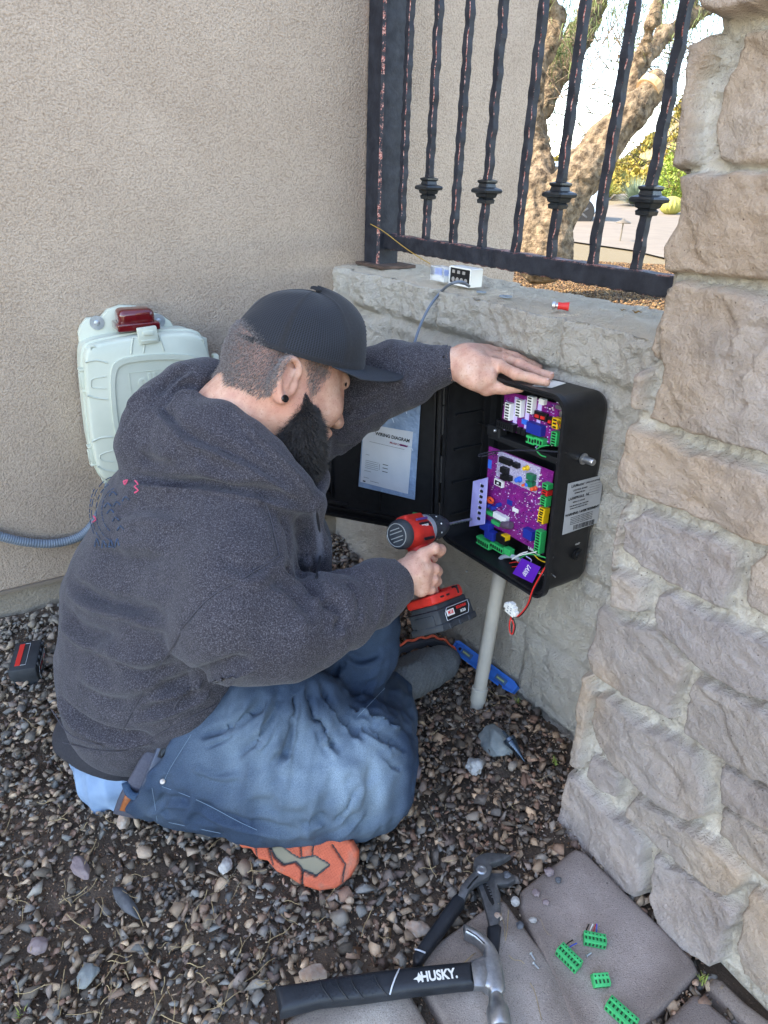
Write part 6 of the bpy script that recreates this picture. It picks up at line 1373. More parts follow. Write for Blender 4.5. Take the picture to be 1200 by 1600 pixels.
# ---- shoes
m_knit = M('grey_knit', (.085, .09, .092, 1), (.14, .147, .15, 1), 260, rough=.92, bump=.8, bscale=420, bdist=.002); m_sole = M('orange_rubber', lin('e8623c'), lin('d4543a'), 40, rough=.75, bump=.6, bscale=300, bdist=.0015, speck=(60, 'a0543e', .60, .75)); m_dsole = M('dark_foam', (.05, .05, .055, 1), rough=.85, bump=.4, bscale=300); m_pad = M('grey_pad', lin('8b8474'), lin('77715f'), 60, rough=.85, bump=.4)
def shoes():
    # far foot lying on its side, toe to the right, upper towards us
    t = bpy.data.objects.new('shoe', None); COL.objects.link(t); t.parent = PERSON
    S = SDF(); chain(S, [(612,1070,.050,31), (640,1055,.050,34), (668,1045,.040,30), (692,1035,.034,24), (703,1030,.030,15)], .02, gp); S.plane(G(655,1013,.075), -DN*.85-RT*.30+UP*.25, .006)
    V, Q = S.mesh(.0028, lambda p: .0020*(np.abs(np.sin((p@RT)*300+(p@DN)*110+.8*fbm(p*20, 2, 9)))-.5)*np.clip((.115-(p-P(640,1060,1.27))@RT*1.0)/.06, 0, 1)+.0008*fbm(p*60, 2, 2), 1); sh = mk('shoe_upper', V, Q, m_knit, t, smooth=True)
    b = MB(); a = [G(u, v, z) for u, v, z in ((601,1034,.075), (618,1020,.085), (638,1010,.085), (660,1004,.075), (682,1002,.062), (702,1010,.046), (716,1026,.030), (714,1036,.020))]; pl = bez(a, 44); n = len(pl); vs = []; fs = []
    for i, p in enumerate(pl):
        th = .014+.0036*math.sin(i*1.15); d = V3(-.35, .75, -.15)*.022
        vs += [p, p+UP*.003+d*.3, p+d, p+d-UP*th*1.5, p-UP*th]
    for i in range(n-1):
        for k in range(5): fs.append((i*5+k, i*5+(k+1) % 5, i*5+5+(k+1) % 5, i*5+5+k))
    fs += [tuple(range(4, -1, -1)), tuple((n-1)*5+k for k in range(5))]; b.add(vs, fs); b.o('midsole', m_dsole, sh, world=True, smooth=True)
    b = MB(); b.tube([p+V3(-.004, .010, .0045)*(1 if i < n-6 else .3)+UP*.0030*math.sin(i*1.15) for i, p in enumerate(pl)], .0028, 6); b.o('outsole_edge', m_sole, sh, world=True, smooth=True)
    b = MB(); 
    for k in range(5): c = [G(622+k*9, 1078-k*5, .055+.004*k), G(618+k*9, 1062-k*5, .08)]; b.tube(c, .0016, 5)
    b.o('lace_rib', m_dsole, sh, world=True)
    # near foot: sole turned towards us under the thigh
    t2 = bpy.data.objects.new('shoe', None); COL.objects.link(t2); t2.parent = PERSON
    o_ = G(450, 1332, .040); ex = G(560, 1347, .040)-G(340, 1284, .045); ex /= np.linalg.norm(ex); nn = (CAM-o_)/np.linalg.norm(CAM-o_); nn = nn*.85+V3(.1, -.45, 0)*.5; nn -= ex*(nn@ex); nn /= np.linalg.norm(nn); ey = np.cross(nn, ex)
    if ey@UP < 0: ey = -ey
    def s2(u, v): q = PL(u, v, o_, nn)-o_; return q@ex, q@ey
    out = [(335,1285),(343,1300),(356,1311),(366,1312),(378,1325),(392,1326),(402,1342),(418,1345),(432,1362),(450,1370),(470,1383),(498,1392),(525,1388),(546,1372),(558,1350),(559,1330),(550,1314),(530,1303),(490,1290),(430,1275),(370,1262),(340,1265)]
    OP = np.array([s2(u, v) for u, v in out]); pad = [np.array([s2(u, v) for u, v in p]) for p in ([(424,1324),(440,1322),(456,1335),(468,1342),(492,1338),(514,1351),(494,1367),(474,1358),(462,1345),(444,1350),(430,1338)], [(385,1302),(402,1300),(412,1312),(398,1314)])]
    grooves = [np.array([s2(u, v) for u, v in p]) for p in ([(470,1310),(472,1345),(473,1385)], [(405,1300),(420,1320),(427,1350)], [(380,1300),(400,1318),(402,1342)], [(492,1300),(488,1340)], [(474,1362),(470,1386)], [(440,1310),(430,1325)], [(520,1320),(540,1350),(535,1378)])]
    def ldist(X, Y, L):
        d = np.full(X.shape, 9.)
        for (x1, y1), (x2, y2) in zip(L[:-1], L[1:]): e = np.array([x2-x1, y2-y1]); tt = np.clip(((X-x1)*e[0]+(Y-y1)*e[1])/(e@e), 0, 1); d = np.minimum(d, np.hypot(X-x1-tt*e[0], Y-y1-tt*e[1]))
        return d
    def hf(X, Y, D):
        h = .004+0*X; e = np.clip(D/.006, 0, 1); h = h-.006*(1-np.sqrt(np.clip(1-(1-e)**2, 0, 1)))
        for L in grooves: h = h-.0050*np.exp(-(ldist(X, Y, L)/.0017)**2)
        h += .0012*(np.sin(X*1100)*np.sin(Y*1100) > -.2)*(D > .005); dp = np.minimum(*[poly_dist(X, Y, p) for p in pad]); h = np.where(dp < 0, -.001, h); h = np.where((dp > 0) & (dp < .0022), -.0035, h); return h
    def cf(X, Y, D, H):
        dp = np.minimum(*[poly_dist(X, Y, p) for p in pad]); c = np.zeros(X.shape+(3,)); c[:] = np.array(lin('ba5a3e')[:3]); n = fbm(np.stack([X*60, Y*60, 0*X], -1), 3, 3)[..., None]; c = c*(1+.13*n)
        dirt = np.clip(n*1.3-.35, 0, 1)*.6; c = c*(1-dirt)+np.array([.22, .13, .09])*dirt; gd = np.min([ldist(X, Y, L) for L in grooves], 0); c[gd < .0013] = (.07, .05, .045); c[dp < 0] = np.array(lin('7f7864')[:3]); c[(dp > 0) & (dp < .0022)] = (.06, .075, .08); return rgba(c)
    V, Q, col = relief(OP, o_, ex, ey, nn, .0013, hf, cf, .014); so = mk('outsole', V, Q, M('sole_rubber', (1, 1, 1, 1), rough=.75, attr='Col', bump=.4, bscale=700, bdist=.001), t2, smooth=True, col=col)
    S = SDF(); c3 = lambda x, y, d: o_+ex*x+ey*y-nn*d
    S.cone(c3(-.09, .015, .035), c3(.0, .012, .045), .030, .034, .02); S.cone(c3(.0, .012, .045), c3(.075, .002, .032), .034, .024, .02); S.plane(c3(0, 0, .012), nn, .004)
    V, Q = S.mesh(.0035, None, 1); mk('shoe_upper', V, Q, m_knit, t2, smooth=True)
shoes()
# ================================================================== alarm box on the house wall, conduit, tools
WA = frame(AO, DA, -NA, UP)
m_mint = M('pale_green_plastic', lin('bcc0ae'), lin('c8cab8'), 8, rough=.5, bump=.08, bscale=400, bdist=.001)
def apx(u, v, off):
    q = PL(u, v, AO+NA*off, NA)-AO; return q@DA, q[2]
def siren():
    o = np.array(AO); t = empty('alarm_box', o+DA*.42+UP*.33, 'pale green weatherproof alarm box with a dark red strobe lens on the stucco wall', 'alarm box')
    XA = WA@XZ(0)
    A_ = lambda L, off: [apx(u, v, off) for u, v in L]
    # back plate with its domed top
    bp = A_([(122,520),(125,510),(135,497),(158,495),(167,484),(187,477),(213,478),(226,485),(252,492),(265,501),(273,514),(300,522),(322,528),(345,700),(340,740),(185,765),(174,757),(161,754),(150,728)], .012)
    b = MB(XA); b.prism(bp, -.018, -.001, .002); b.o('back_plate', m_mint, t, world=True, smooth=True)
    fo = A_([(137,541),(208,527),(262,521),(300,520),(319,527),(330,560),(345,640),(352,720),(330,745),(180,752),(163,752),(152,731),(143,690),(135,612),(132,564)], .095)
    side = np.array(fo); c = side.mean(0)
    def loop(s_, y, b_=0): return [(c[0]+(x-c[0])*s_, y, c[1]+(z-c[1])*s_) for x, z in sm]
    # smooth the outline corners
    sm = side
    for _ in range(2): sm = np.concatenate([[.8*sm[i]+.2*sm[(i+1) % len(sm)], .2*sm[i]+.8*sm[(i+1) % len(sm)]] for i in range(len(sm))])
    n = len(sm); V = []; lay = [(1.0, -.010), (1.0, -.055), (1.025, -.056), (1.025, -.066), (1.0, -.067), (1.0, -.088), (.985, -.094), (.955, -.097)]
    for s_, y in lay: V += loop(s_, y)
    f = [(k*n+i, k*n+(i+1) % n, (k+1)*n+(i+1) % n, (k+1)*n+i) for k in range(len(lay)-1) for i in range(n)]+[tuple((len(lay)-1)*n+i for i in range(n))]
    b = MB(WA); b.add(V, f); lid = b.o('case', m_mint, t, world=True, smooth=True)
    # raised border and panel
    pn = A_([(178,561),(235,553),(292,553),(312,560),(325,700),(318,725),(196,722),(186,705),(176,655),(171,590)], .098); pn = np.array(pn)
    for _ in range(3): pn = np.concatenate([[.78*pn[i]+.22*pn[(i+1) % len(pn)], .22*pn[i]+.78*pn[(i+1) % len(pn)]] for i in range(len(pn))])
    pc = pn.mean(0); inn = pc+(pn-pc)*.90; b = MB(WA); ring(b, [tuple(x) for x in pn], [tuple(x) for x in inn], -.1015, -.096); b.o('lid_border', m_mint, lid, world=True, smooth=True)
    b = MB(XA); b.prism([tuple(x) for x in pc+(pn-pc)*.895], -.0985, -.096); b.o('lid_panel', m_mint, lid, world=True)
    x, z = apx(232, 595, .1); text('embossed_name', 'elk', .038, WA@Matrix.Translation((x+.004, -.0988, z))@Matrix.Rotation(R(90), 4, 'X'), m_mint, lid, ext=.0016, bold=.0008, world=True, sx=1.15)
    b = MB(WA); w_, h_ = .038, .021; ring(b, [(x-w_, z-h_), (x+w_, z-h_), (x+w_, z+h_), (x-w_, z+h_)], [(x-w_+.001, z-h_+.001), (x+w_-.001, z-h_+.001), (x+w_-.001, z+h_-.001), (x-w_+.001, z+h_-.001)], -.0994, -.098); b.o('name_frame', m_mint, lid, world=True)
    # ribs and recesses on the left flank
    for (L) in ([(133,566),(150,563),(168,567)], [(136,618),(150,622),(168,624)], [(144,690),(158,684),(176,683)], [(152,729),(165,735),(182,737)], [(208,528),(206,540),(205,553)], [(228,524),(226,538),(224,551)], [(247,522),(252,535),(256,548)]):
        b = MB(WA); b.tube(bez([(a, -.0965, c_) for a, c_ in A_(L, .097)], 10), .0022, 6); b.o('moulded_rib', m_mint, lid, world=True, smooth=True)
    for (L) in ([(166,588),(145,592),(142,600),(145,606),(166,607)], [(180,703),(160,709),(156,714),(160,720),(178,722)]):
        b = MB(WA); b.tube(bez([(a, -.097, c_) for a, c_ in A_(L, .097)], 16), .0013, 6); b.o('moulded_recess', m_mint, lid, world=True, smooth=True)
    # latches
    def latch(u, v, w, h, off, name='latch', rot=0):
        x, z = apx(u, v, off); b = MB(WA); b.box((x, -off-.004, z), (w, .010, h), .0022, rot=Matrix.Rotation(rot, 3, 'Y')); b.box((x, -off-.0095, z+h*.15), (w*.55, .004, h*.25), .001); b.box((x, -off-.0085, z-h*.30), (w*.8, .004, h*.12), .001); return b.o(name, m_mint, t, world=True, smooth=True)
    latch(230, 523, .040, .034, .093, rot=R(-4)); 
    def slatch(u, v, off, h):
        x, z = apx(u, v, off); b = MB(WA); b.box((x-.006, -off, z), (.012, .016, h), .002); b.box((x-.013, -off-.002, z), (.004, .009, h*.7), .001); b.box((x-.006, -off, z+h*.52), (.016, .02, .004), .001); b.box((x-.006, -off, z-h*.52), (.016, .02, .004), .001); b.o('latch', m_mint, t, world=True, smooth=True)
    slatch(136, 593, .075, .042); slatch(149, 710, .075, .040); 
    x, z = apx(334, 565, .075); b = MB(WA); b.box((x+.004, -.075, z), (.012, .018, .034), .002); b.o('latch', m_mint, t, world=True, smooth=True)
    for (u, v) in ((146, 545), (315, 534), (170, 752)):
        x, z = apx(u, v, .096); b = MB(WA); b.lathe([(0, .0062), (.002, .006), (.0022, .0042), (.0002, .004), (.0002, .0004)], (x, -.094 if v < 700 else -.09, z), (x, -1, z), 14); b.o('screw_boss', m_mint, t, world=True, smooth=True)
    for (u, v) in ((151, 504), (247, 501)):
        x, z = apx(u, v, .016); b = MB(WA); b.lathe([(0, .0145), (.002, .0145), (.0022, .006), (.003, .006), (.0045, .004), (.0045, .0004)], (x, -.018, z), (x, -1, z), 20); b.o('washer', M('zinc', (.35, .38, .40, 1), (.5, .52, .53, 1), 60, rough=.45, metal=.7) if v == 504 else bpy.data.materials['zinc'], t, world=True, smooth=True)
    x, z = apx(198, 484, .016); b = MB(WA); b.lathe([(0, .004), (.003, .003), (.003, .0003)], (x, -.018, z), (x, -1, z), 12); b.o('plate_screw', bpy.data.materials['zinc'], t, world=True, smooth=True)
    # strobe lens
    x, z = apx(213, 505, .055); b = MB(WA); b.box((x, -.050, z-.004), (.086, .058, .016), .003, seg=3); b.box((x, -.048, z+.013), (.074, .050, .036), .013, seg=6); b.o('strobe_lens', M('dark_red_lens', (.09, .004, .006, 1), (.14, .008, .01, 1), 40, rough=.08, coat=.8, bump=.3, bscale=120, bdist=.001), t, world=True, smooth=True)
    # flexible conduit
    b = MB(WA); pts = bez([(a, -.020, c_) for a, c_ in A_([(-40,826),(0,838),(40,847),(85,849),(125,838),(150,812),(165,780),(172,755)], .02)], 230)
    rr = [.0098+.0011*(i % 3 == 0) for i in range(len(pts))]; b.tube(pts, rr, 12); o_ = b.o('flexible_conduit', M('grey_blue_pvc', lin('66707a'), lin('727c86'), 30, rough=.45), None, smooth=True)
    props(o_, 'grey-blue ribbed flexible conduit curving along the foot of the stucco wall to the alarm box', 'conduit')
siren()

m_redp = M('red_plastic', lin('cf2f22'), lin('b8281e'), 60, rough=.5, bump=.15, bscale=500, bdist=.001); m_gblk = M('graphite_plastic', lin('2a2d31'), lin('34383c'), 60, rough=.6, bump=.2, bscale=400, bdist=.001); m_steel = M('worn_steel', (.28, .29, .30, 1), (.42, .43, .44, 1), 90, rough=.38, rvar=.12, metal=.85, bump=.25, bscale=160, bdist=.0015)
def tk(s, size, x, y, z, rx=90, rz=0): return Matrix.Translation((x, y, z))@Matrix.Rotation(R(rz), 4, 'Z')@Matrix.Rotation(R(rx), 4, 'X')
def battery_parts(par, T, flip=1, stripe=False):
    """local: x long, y width, z up; label on the -y side"""
    b = MB(); b.box((0, 0, -.004), (.102, .064, .030), .004, seg=2); b.box((0, 0, -.019), (.108, .068, .012), .003); b.box((0, 0, .014), (.092, .056, .012), .003)
    for x in (-.049, .049): b.box((x, 0, -.006), (.008, .040, .020), .0015)
    for x in (-.03, 0, .03): b.box((x, -.034, -.020), (.010, .003, .010), .001)
    sh = b.o('battery_shell', m_gblk, par, smooth=True)
    b = MB(); sh_pts = [(-.036, -.011), (.030, -.011), (.038, .0), (.038, .009), (-.028, .009), (-.036, .002)]; q = MB(XZ(0)); q.prism(sh_pts, -.0335, -.0325); lb = q.o('battery_label', m_blk, sh)
    q = MB(); pts = [(x*1.0, -.0338, z) for x, z in sh_pts]; q.tube(pts+[pts[0]], .0005, 4); q.o('label_outline', pm('pale_print', 'b8bcc0') if 'pale_print' not in bpy.data.materials else bpy.data.materials['pale_print'], lb)
    q = MB(); q.box((-.021, -.0340, 0.000), (.022, .0006, .010), .0002); q.o('model_badge', m_wht, lb)
    text('badge_print', 'M18', .0088, tk('', 0, -.021, -.0345, .0), m_red, lb, ext=.0001, bold=.0003)
    text('label_print', 'REDLITHIUM', .0062, tk('', 0, .014, -.0340, .0035), m_red, lb, ext=.0001, bold=.0002, sx=.9); text('label_print', 'XC5.0', .0062, tk('', 0, .016, -.0340, -.0045), m_wht, lb, ext=.0001, bold=.0002)
    return sh
def drill():
    tip = EO+EX_*epix(737, 811, .014)[0]+EY_*.014+EZ_*epix(737, 811, .014)[1]; rear = P(621, 836, 1.118); ex = tip-rear; L = np.linalg.norm(ex); ex /= L
    upv = P(641, 835, 1.1)-P(676, 955, 1.085); ez = upv-ex*(upv@ex); ez /= np.linalg.norm(ez); ey = np.cross(ez, ex); print('drill length', L)
    T = frame(rear, ex, ey, ez); t = empty('cordless_drill', rear, 'red and black cordless drill gripped in the right hand, bit pointing into the box', 'drill', mw=T)
    k = L/.205
    S = SDF(); S.cone((.030, 0, 0), (.056, 0, 0), .0268, .0258, .004); S.cone((.02, 0, 0), (.066, 0, 0), .0225, .0225, .004); S.cone((.04, 0, -.006), (.072, 0, -.006), .0245, .0235, .01); S.box((.046, 0, .020), np.eye(3), (.026, .012, .010), .004, .006)
    V, Q = S.mesh(.0022, None, 1); mk('housing', V, Q, m_redp, t, world=False, smooth=True)
    b = MB(); b.lathe([(-.003, .010), (-.002, .0215), (.003, .0250), (.011, .0262), (.012, .0262)], (0, 0, 0), (1, 0, 0), 30); cap_ = b.o('rear_cap', m_gblk, t, smooth=True)
    b = MB(); 
    for z in (-.010, -.004, .004, .010): b.box((-.003, 0, z), (.0014, .030-abs(z), .0016), .0003)
    b.tube([(-.0025, .0195*math.cos(a), .0195*math.sin(a)) for a in np.linspace(0, 2*math.pi, 33)], .0008, 5); b.o('vent_slot', pm('slot_pale', '8f8f8a'), cap_)
    b = MB(); b.lathe([(.070, .0268), (.074, .0272), (.080, .0268), (.081, .022)], (0, 0, 0), (1, 0, 0), 28); b.o('gear_collar', M('grey_collar', lin('9aa2a8'), rough=.4, metal=.3), t, smooth=True)
    b = MB(); b.lathe([(.080, .0225), (.083, .0245), (.098, .0245), (.100, .0225), (.104, .0225), (.107, .0240), (.126, .0205), (.134, .0160), (.140, .0150), (.141, .0060)], (0, 0, 0), (1, 0, 0), 28)
    for i in range(14): a = i*2*math.pi/14; b.box((.090, .0245*math.cos(a), .0245*math.sin(a)), (.012, .003, .003), .0008, rot=Matrix.Rotation(a, 3, 'X'))
    ch = b.o('chuck', m_gblk, t, smooth=True); b = MB()
    for i in range(9): a = i*2*math.pi/9+.3; b.box((.1018, .0228*math.cos(a), .0228*math.sin(a)), (.0016, .003, .003), .0004, rot=Matrix.Rotation(a, 3, 'X'))
    b.o('torque_mark', m_wht, ch)
    b = MB(); b.lathe([(.138, .0034), (.150, .0034), (.151, .0026)], (0, 0, 0), (1, 0, 0), 12)
    n = 70; V = []; fs = []
    for i in range(n+1):
        x = .150+(L+.004-.150)*i/n; a0 = i*.42; r = .0030*(1 if i < n-5 else (n-i)/5+.02)
        for j in range(10): a = 2*math.pi*j/10; rr = r*(.62+.38*abs(math.cos(a))**.6); V.append((x, rr*math.cos(a+a0), rr*math.sin(a+a0)))
    fs = [(i*10+j, i*10+(j+1) % 10, i*10+10+(j+1) % 10, i*10+10+j) for i in range(n) for j in range(10)]; b.add(V, fs); b.o('drill_bit', m_steel, t, smooth=True)
    S = SDF(); S.cone((.050, 0, -.020), (.046, 0, -.105), .0165, .0150, .01); S.cone((.040, 0, -.020), (.036, 0, -.105), .0150, .0140, .01); S.cone((.062, 0, -.024), (.060, 0, -.030), .010, .008, .01)
    V, Q = S.mesh(.0024, None, 1); gr = mk('grip', V, Q, m_redp, t, world=False, smooth=True)
    S = SDF(); S.cone((.062, 0, -.026), (.062, 0, -.046), .0085, .007, .004); V, Q = S.mesh(.002, None, 1); mk('trigger', V, Q, m_gblk, t, world=False, smooth=True)
    # side badge
    b = MB(); b.box((.048, -.0262, .004), (.030, .001, .012), .0004); bd = b.o('side_badge', m_blk, t); text('badge_print', 'BRUSHLESS', .0050, tk('', 0, .048, -.0270, .004), m_wht, bd, ext=.0001, bold=.0001, sx=.8)
    b = MB(); b.box((.047, -.0245, .0165), (.034, .001, .004), .0003); b.o('side_stripe', pm('stripe_violet', '5a3a78'), t)
    b = MB(); b.lathe([(0, .0035), (.001, .003), (.001, .0003)], (.064, -.0255, .002), (.064, -1, .002), 10); b.box((.052, -.0245, -.019), (.03, .002, .005), .001); b.o('direction_switch', m_blk, t, smooth=True)
    # red foot and battery
    ft = V3(.052, -.002, -.122); b = MB(Matrix.Translation(ft)); b.prism([(-.052, -.026), (-.044, -.033), (.030, -.033), (.052, -.020), (.055, 0), (.052, .020), (.030, .033), (-.044, .033), (-.052, .026)], -.006, .010, .004, seg=3); b.box((.028, 0, .008), (.04, .046, .010), .004); foot = b.o('foot', m_redp, t, smooth=True)
    b = MB(Matrix.Translation(ft)); [b.box((x, -.0325, .003), (.010, .003, .003), .0006) for x in (-.03, -.012)]; b.box((.018, -.030, .006), (.0016, .012, .014), .0004); b.o('vent_slot', m_blk, foot)
    be = bpy.data.objects.new('battery_pack', None); COL.objects.link(be); be.parent = t; be.location = ft+V3(0, 0, -.026); be.scale = (1.0, 1, 1); battery_parts(be, None)
drill()
def spare_battery():
    zt = .062; a = G(32, 990, zt); c = G(15, 1050, zt); w = G(64, 993, zt); ex = c-a; ex /= np.linalg.norm(ex); ez = (a-w)-ex*((a-w)@ex); ez[2] = 0; ez /= np.linalg.norm(ez); n = UP
    # lies on its side: underside (local -z) faces left/up ; label side turned right
    o_ = (a+c)/2+(w-a)/2-UP*.030; x = -ex; z = UP; y = np.cross(z, x)
    # local frame: x along, -y towards the man (label), z up
    lab_dir = (w-a)/np.linalg.norm(w-a); 
    if (-y)@lab_dir < 0: x = -x; y = np.cross(z, x)
    T = frame(o_, x, y, z); t = empty('spare_battery', o_, 'black spare drill battery with a red stripe lying on the gravel behind his back', 'battery', mw=T)
    b = MB(); b.box((0, 0, 0), (.092, .050, .054), .006, seg=2); b.box((0, .002, .012), (.100, .054, .028), .004)
    for i in range(4): b.box((-.036+.024*i, -.027, .022), (.006, .004, .010), .001)
    sh = b.o('battery_shell', m_gblk, t, smooth=True)
    b = MB(); b.box((.0, .012, .0276), (.074, .010, .001), .0003); b.o('red_stripe', m_red, sh); b = MB(); b.tube([(-.037, .006, .0278), (-.037, -.004, .0278), (.037, -.004, .0278), (.037, .006, .0278)], .0005, 4); b.o('label_outline', bpy.data.materials['pale_print'], sh)
    pts = [(-.036, -.016), (.030, -.016), (.036, -.008), (.036, .010), (-.028, .010), (-.036, .002)]; q = MB(XZ(0)); q.prism(pts, -.0262, -.0252); lb = q.o('battery_label', m_blk, sh); q = MB(); pp_ = [(a_, -.0266, b_) for a_, b_ in pts]; q.tube(pp_+[pp_[0]], .0005, 4); q.o('label_outline', bpy.data.materials['pale_print'], lb)
    q = MB(); q.box((.022, -.0268, 0), (.020, .0006, .010), .0002); q.o('model_badge', m_wht, lb); text('badge_print', 'M18', .008, tk('', 0, .022, -.0273, 0), m_red, lb, ext=.0001, bold=.0003); text('label_print', 'REDLITHIUM', .0055, tk('', 0, -.012, -.0268, .003), m_red, lb, ext=.0001, bold=.0001, sx=.85); text('label_print', 'XC5.0', .0055, tk('', 0, -.012, -.0268, -.005), m_wht, lb, ext=.0001, bold=.0001)
spare_battery()

def flat(px, z): return [tuple(G(u, v, z)[:2]) for u, v in px]
def hammer():
    z0, z1 = .020, .043; zm = .040
    t = empty('claw_hammer', G(740, 1522, .03), 'steel claw hammer with a black rubber grip printed HUSKY lying on the pavers', 'hammer')
    top = [(430,1541),(470,1536),(540,1524),(620,1514),(700,1506),(738,1503)]; bot = [(741,1540),(700,1544),(640,1551),(560,1562),(500,1568),(462,1578),(437,1585)]
    b = MB(); b.prism(flat(top+bot, zm), z0, z1+.004, .009, seg=4); g = b.o('grip', M('black_rubber', (.010, .012, .016, 1), (.018, .022, .028, 1), 40, rough=.5, bump=.35, bscale=500, bdist=.001), t, smooth=True, world=True)
    zt = z1+.0045
    b = MB(); 
    for i in range(150):
        u = 468+(i % 25)*5.2; v = 1533+(i//25)*5.4-(u-468)*.085+((i % 2)*2.5); 
        if abs(u-600) < 8: continue
        p = G(u, v, zt); b.box(tuple(p), (.0013, .0013, .0010), .0004)
    props(b.o('grip_dots', bpy.data.materials['black_rubber'], g, world=True), kind='stuff')
    b = MB()
    for (u, v) in ((500,1532),(525,1530),(548,1528),(585,1523)): b.tube(bez([G(u, v, zt), G(u+6, v+14, zt+.001), G(u+20, v+32, zt)], 8), .0011, 5)
    b.o('grip_rib', bpy.data.materials['black_rubber'], g, world=True); b = MB(); b.tube(bez([G(624, 1514, z1+.001), G(619, 1524, zt+.0015), G(613, 1540, zt+.0015), G(609, 1554, z1+.001)], 12), .0011, 6); b.o('grip_ring', pm('silver_print', 'c8ccd0'), g, world=True)
    a, c = G(660, 1527, zt), G(712, 1521, zt); e1 = c-a; L = np.linalg.norm(e1); e1 /= L; e1[2] = 0; e2 = np.cross(UP, e1)
    text('grip_print', 'HUSKY.', .0172, frame((G(686, 1524, zt+.0006)), e1, e2, UP), m_wht, g, ext=.0002, bold=.0006, world=True, sx=.86)
    c = G(655, 1528, zt+.0006); b = MB(frame(c, e1, e2, UP)); b.prism([(-.008, -.001), (-.002, .002), (0, .007), (.002, .003), (.006, .004), (.003, .000), (.005, -.005), (.001, -.003), (-.002, -.006), (-.003, -.002)], -.0001, .0003); b.o('grip_emblem', m_wht, g, world=True)
    # head
    hd = [(724,1447),(733,1450),(748,1458),(762,1469),(772,1481),(779,1495),(784,1512),(787,1528),(789,1546),(784,1556),(766,1556),(764,1549),(754,1541),(740,1541),(733,1505),(754,1497),(756,1484),(750,1476),(740,1468),(726,1461)]
    b = MB(); b.prism(flat(hd, .036), .020, .045, .0055, seg=3); c1, c2 = G(774, 1552, .034), G(780, 1594, .034); b.lathe([(-.004, .0100), (.006, .0098), (.014, .0120), (.020, .0152), (.036, .0156), (.040, .0145), (.041, .0140), (.041, .001)], c1, c2, 28); b.o('head', m_steel, t, smooth=True, world=True)
    b = MB(); b.prism(flat([(736,1506),(757,1499),(762,1520),(758,1542),(741,1541)], .046), .044, .0468, .001); b.o('eye_cheek', m_steel, t, world=True, smooth=True)
    b = MB(); b.tube([G(729,1453,.0455), G(744,1462,.0457), G(757,1474,.0457)], .0010, 5); b.o('claw_slot', m_blk, t, world=True)
hammer()
def pliers():
    X = lambda L: [(400+x*.3833, 1300+y*.3833) for x, y in L]; z = .030
    t = empty('pliers', G(752, 1359, .03), 'open slip-joint pliers with black dipped handles across the gravel and paver', 'pliers'); mh = M('dark_steel', (.10, .105, .11, 1), (.17, .175, .18, 1), 80, rough=.42, metal=.7, bump=.25, bscale=200, bdist=.001); mg = bpy.data.materials['black_rubber']
    b = MB(); b.prism(flat(X([(822,262),(833,225),(862,190),(892,160),(885,135),(892,110),(915,95),(945,88),(1010,92),(1040,100),(1010,118),(985,126),(952,134),(962,150),(950,185),(925,200),(895,215),(870,240),(852,278)]), z), .020, .034, .0022, seg=2); b.o('upper_jaw', mh, t, world=True, smooth=True)
    b = MB(); b.prism(flat(X([(905,196),(925,150),(948,146),(975,150),(1000,150),(1022,140),(1062,162),(1060,180),(1030,195),(985,196),(1000,235),(1002,330),(985,385),(958,380),(948,335),(930,265)]), z), .008, .0205, .0022, seg=2); b.o('lower_jaw', mh, t, world=True, smooth=True)
    b = MB(); b.prism(flat(X([(925,196),(942,192),(962,225),(975,275),(968,285),(952,262)]), z), .0190, .0212, .0008); b.o('slot', m_blk, t, world=True)
    b = MB(); 
    for k in range(6): p = G(*X([(938+k*5, 205+k*12)])[0], .0215); b.box(tuple(p), (.003, .0016, .0012), .0003)
    b.o('slot_teeth', mh, t, world=True)
    b = MB(); b.lathe([(0, .0085), (.0025, .0082), (.004, .0065), (.004, .004), (.003, .0035), (.003, .0003)], G(752, 1360, .033), G(752, 1360, .033)+UP, 20); b.o('pivot', m_steel, t, world=True, smooth=True)
    b = MB(); b.prism(flat(X([(640,495),(643,525),(655,540),(672,535),(690,508),(852,285),(848,262),(820,245),(800,262),(655,468)]), z), .010, .032, .006, seg=4); b.o('handle', mg, t, world=True, smooth=True)
    b = MB(); b.prism(flat(X([(946,372),(990,362),(1003,375),(992,495),(985,560),(952,555),(946,450)]), z), .010, .026, .005, seg=4); b.o('handle', mg, t, world=True, smooth=True)
    b = MB(); b.tube(bez([G(*X([(648,478)])[0], .031), G(*X([(665,482)])[0], .035), G(*X([(690,492)])[0], .031)], 8), .0012, 5); b.o('grip_ring', bpy.data.materials['silver_print'], t, world=True)
    b = MB(); b.tube(bez([G(*X([(862,230)])[0], .035), G(*X([(885,200)])[0], .0355), G(*X([(905,180)])[0], .035)], 8), .0011, 5); b.o('jaw_groove', m_blk, t, world=True)
pliers()
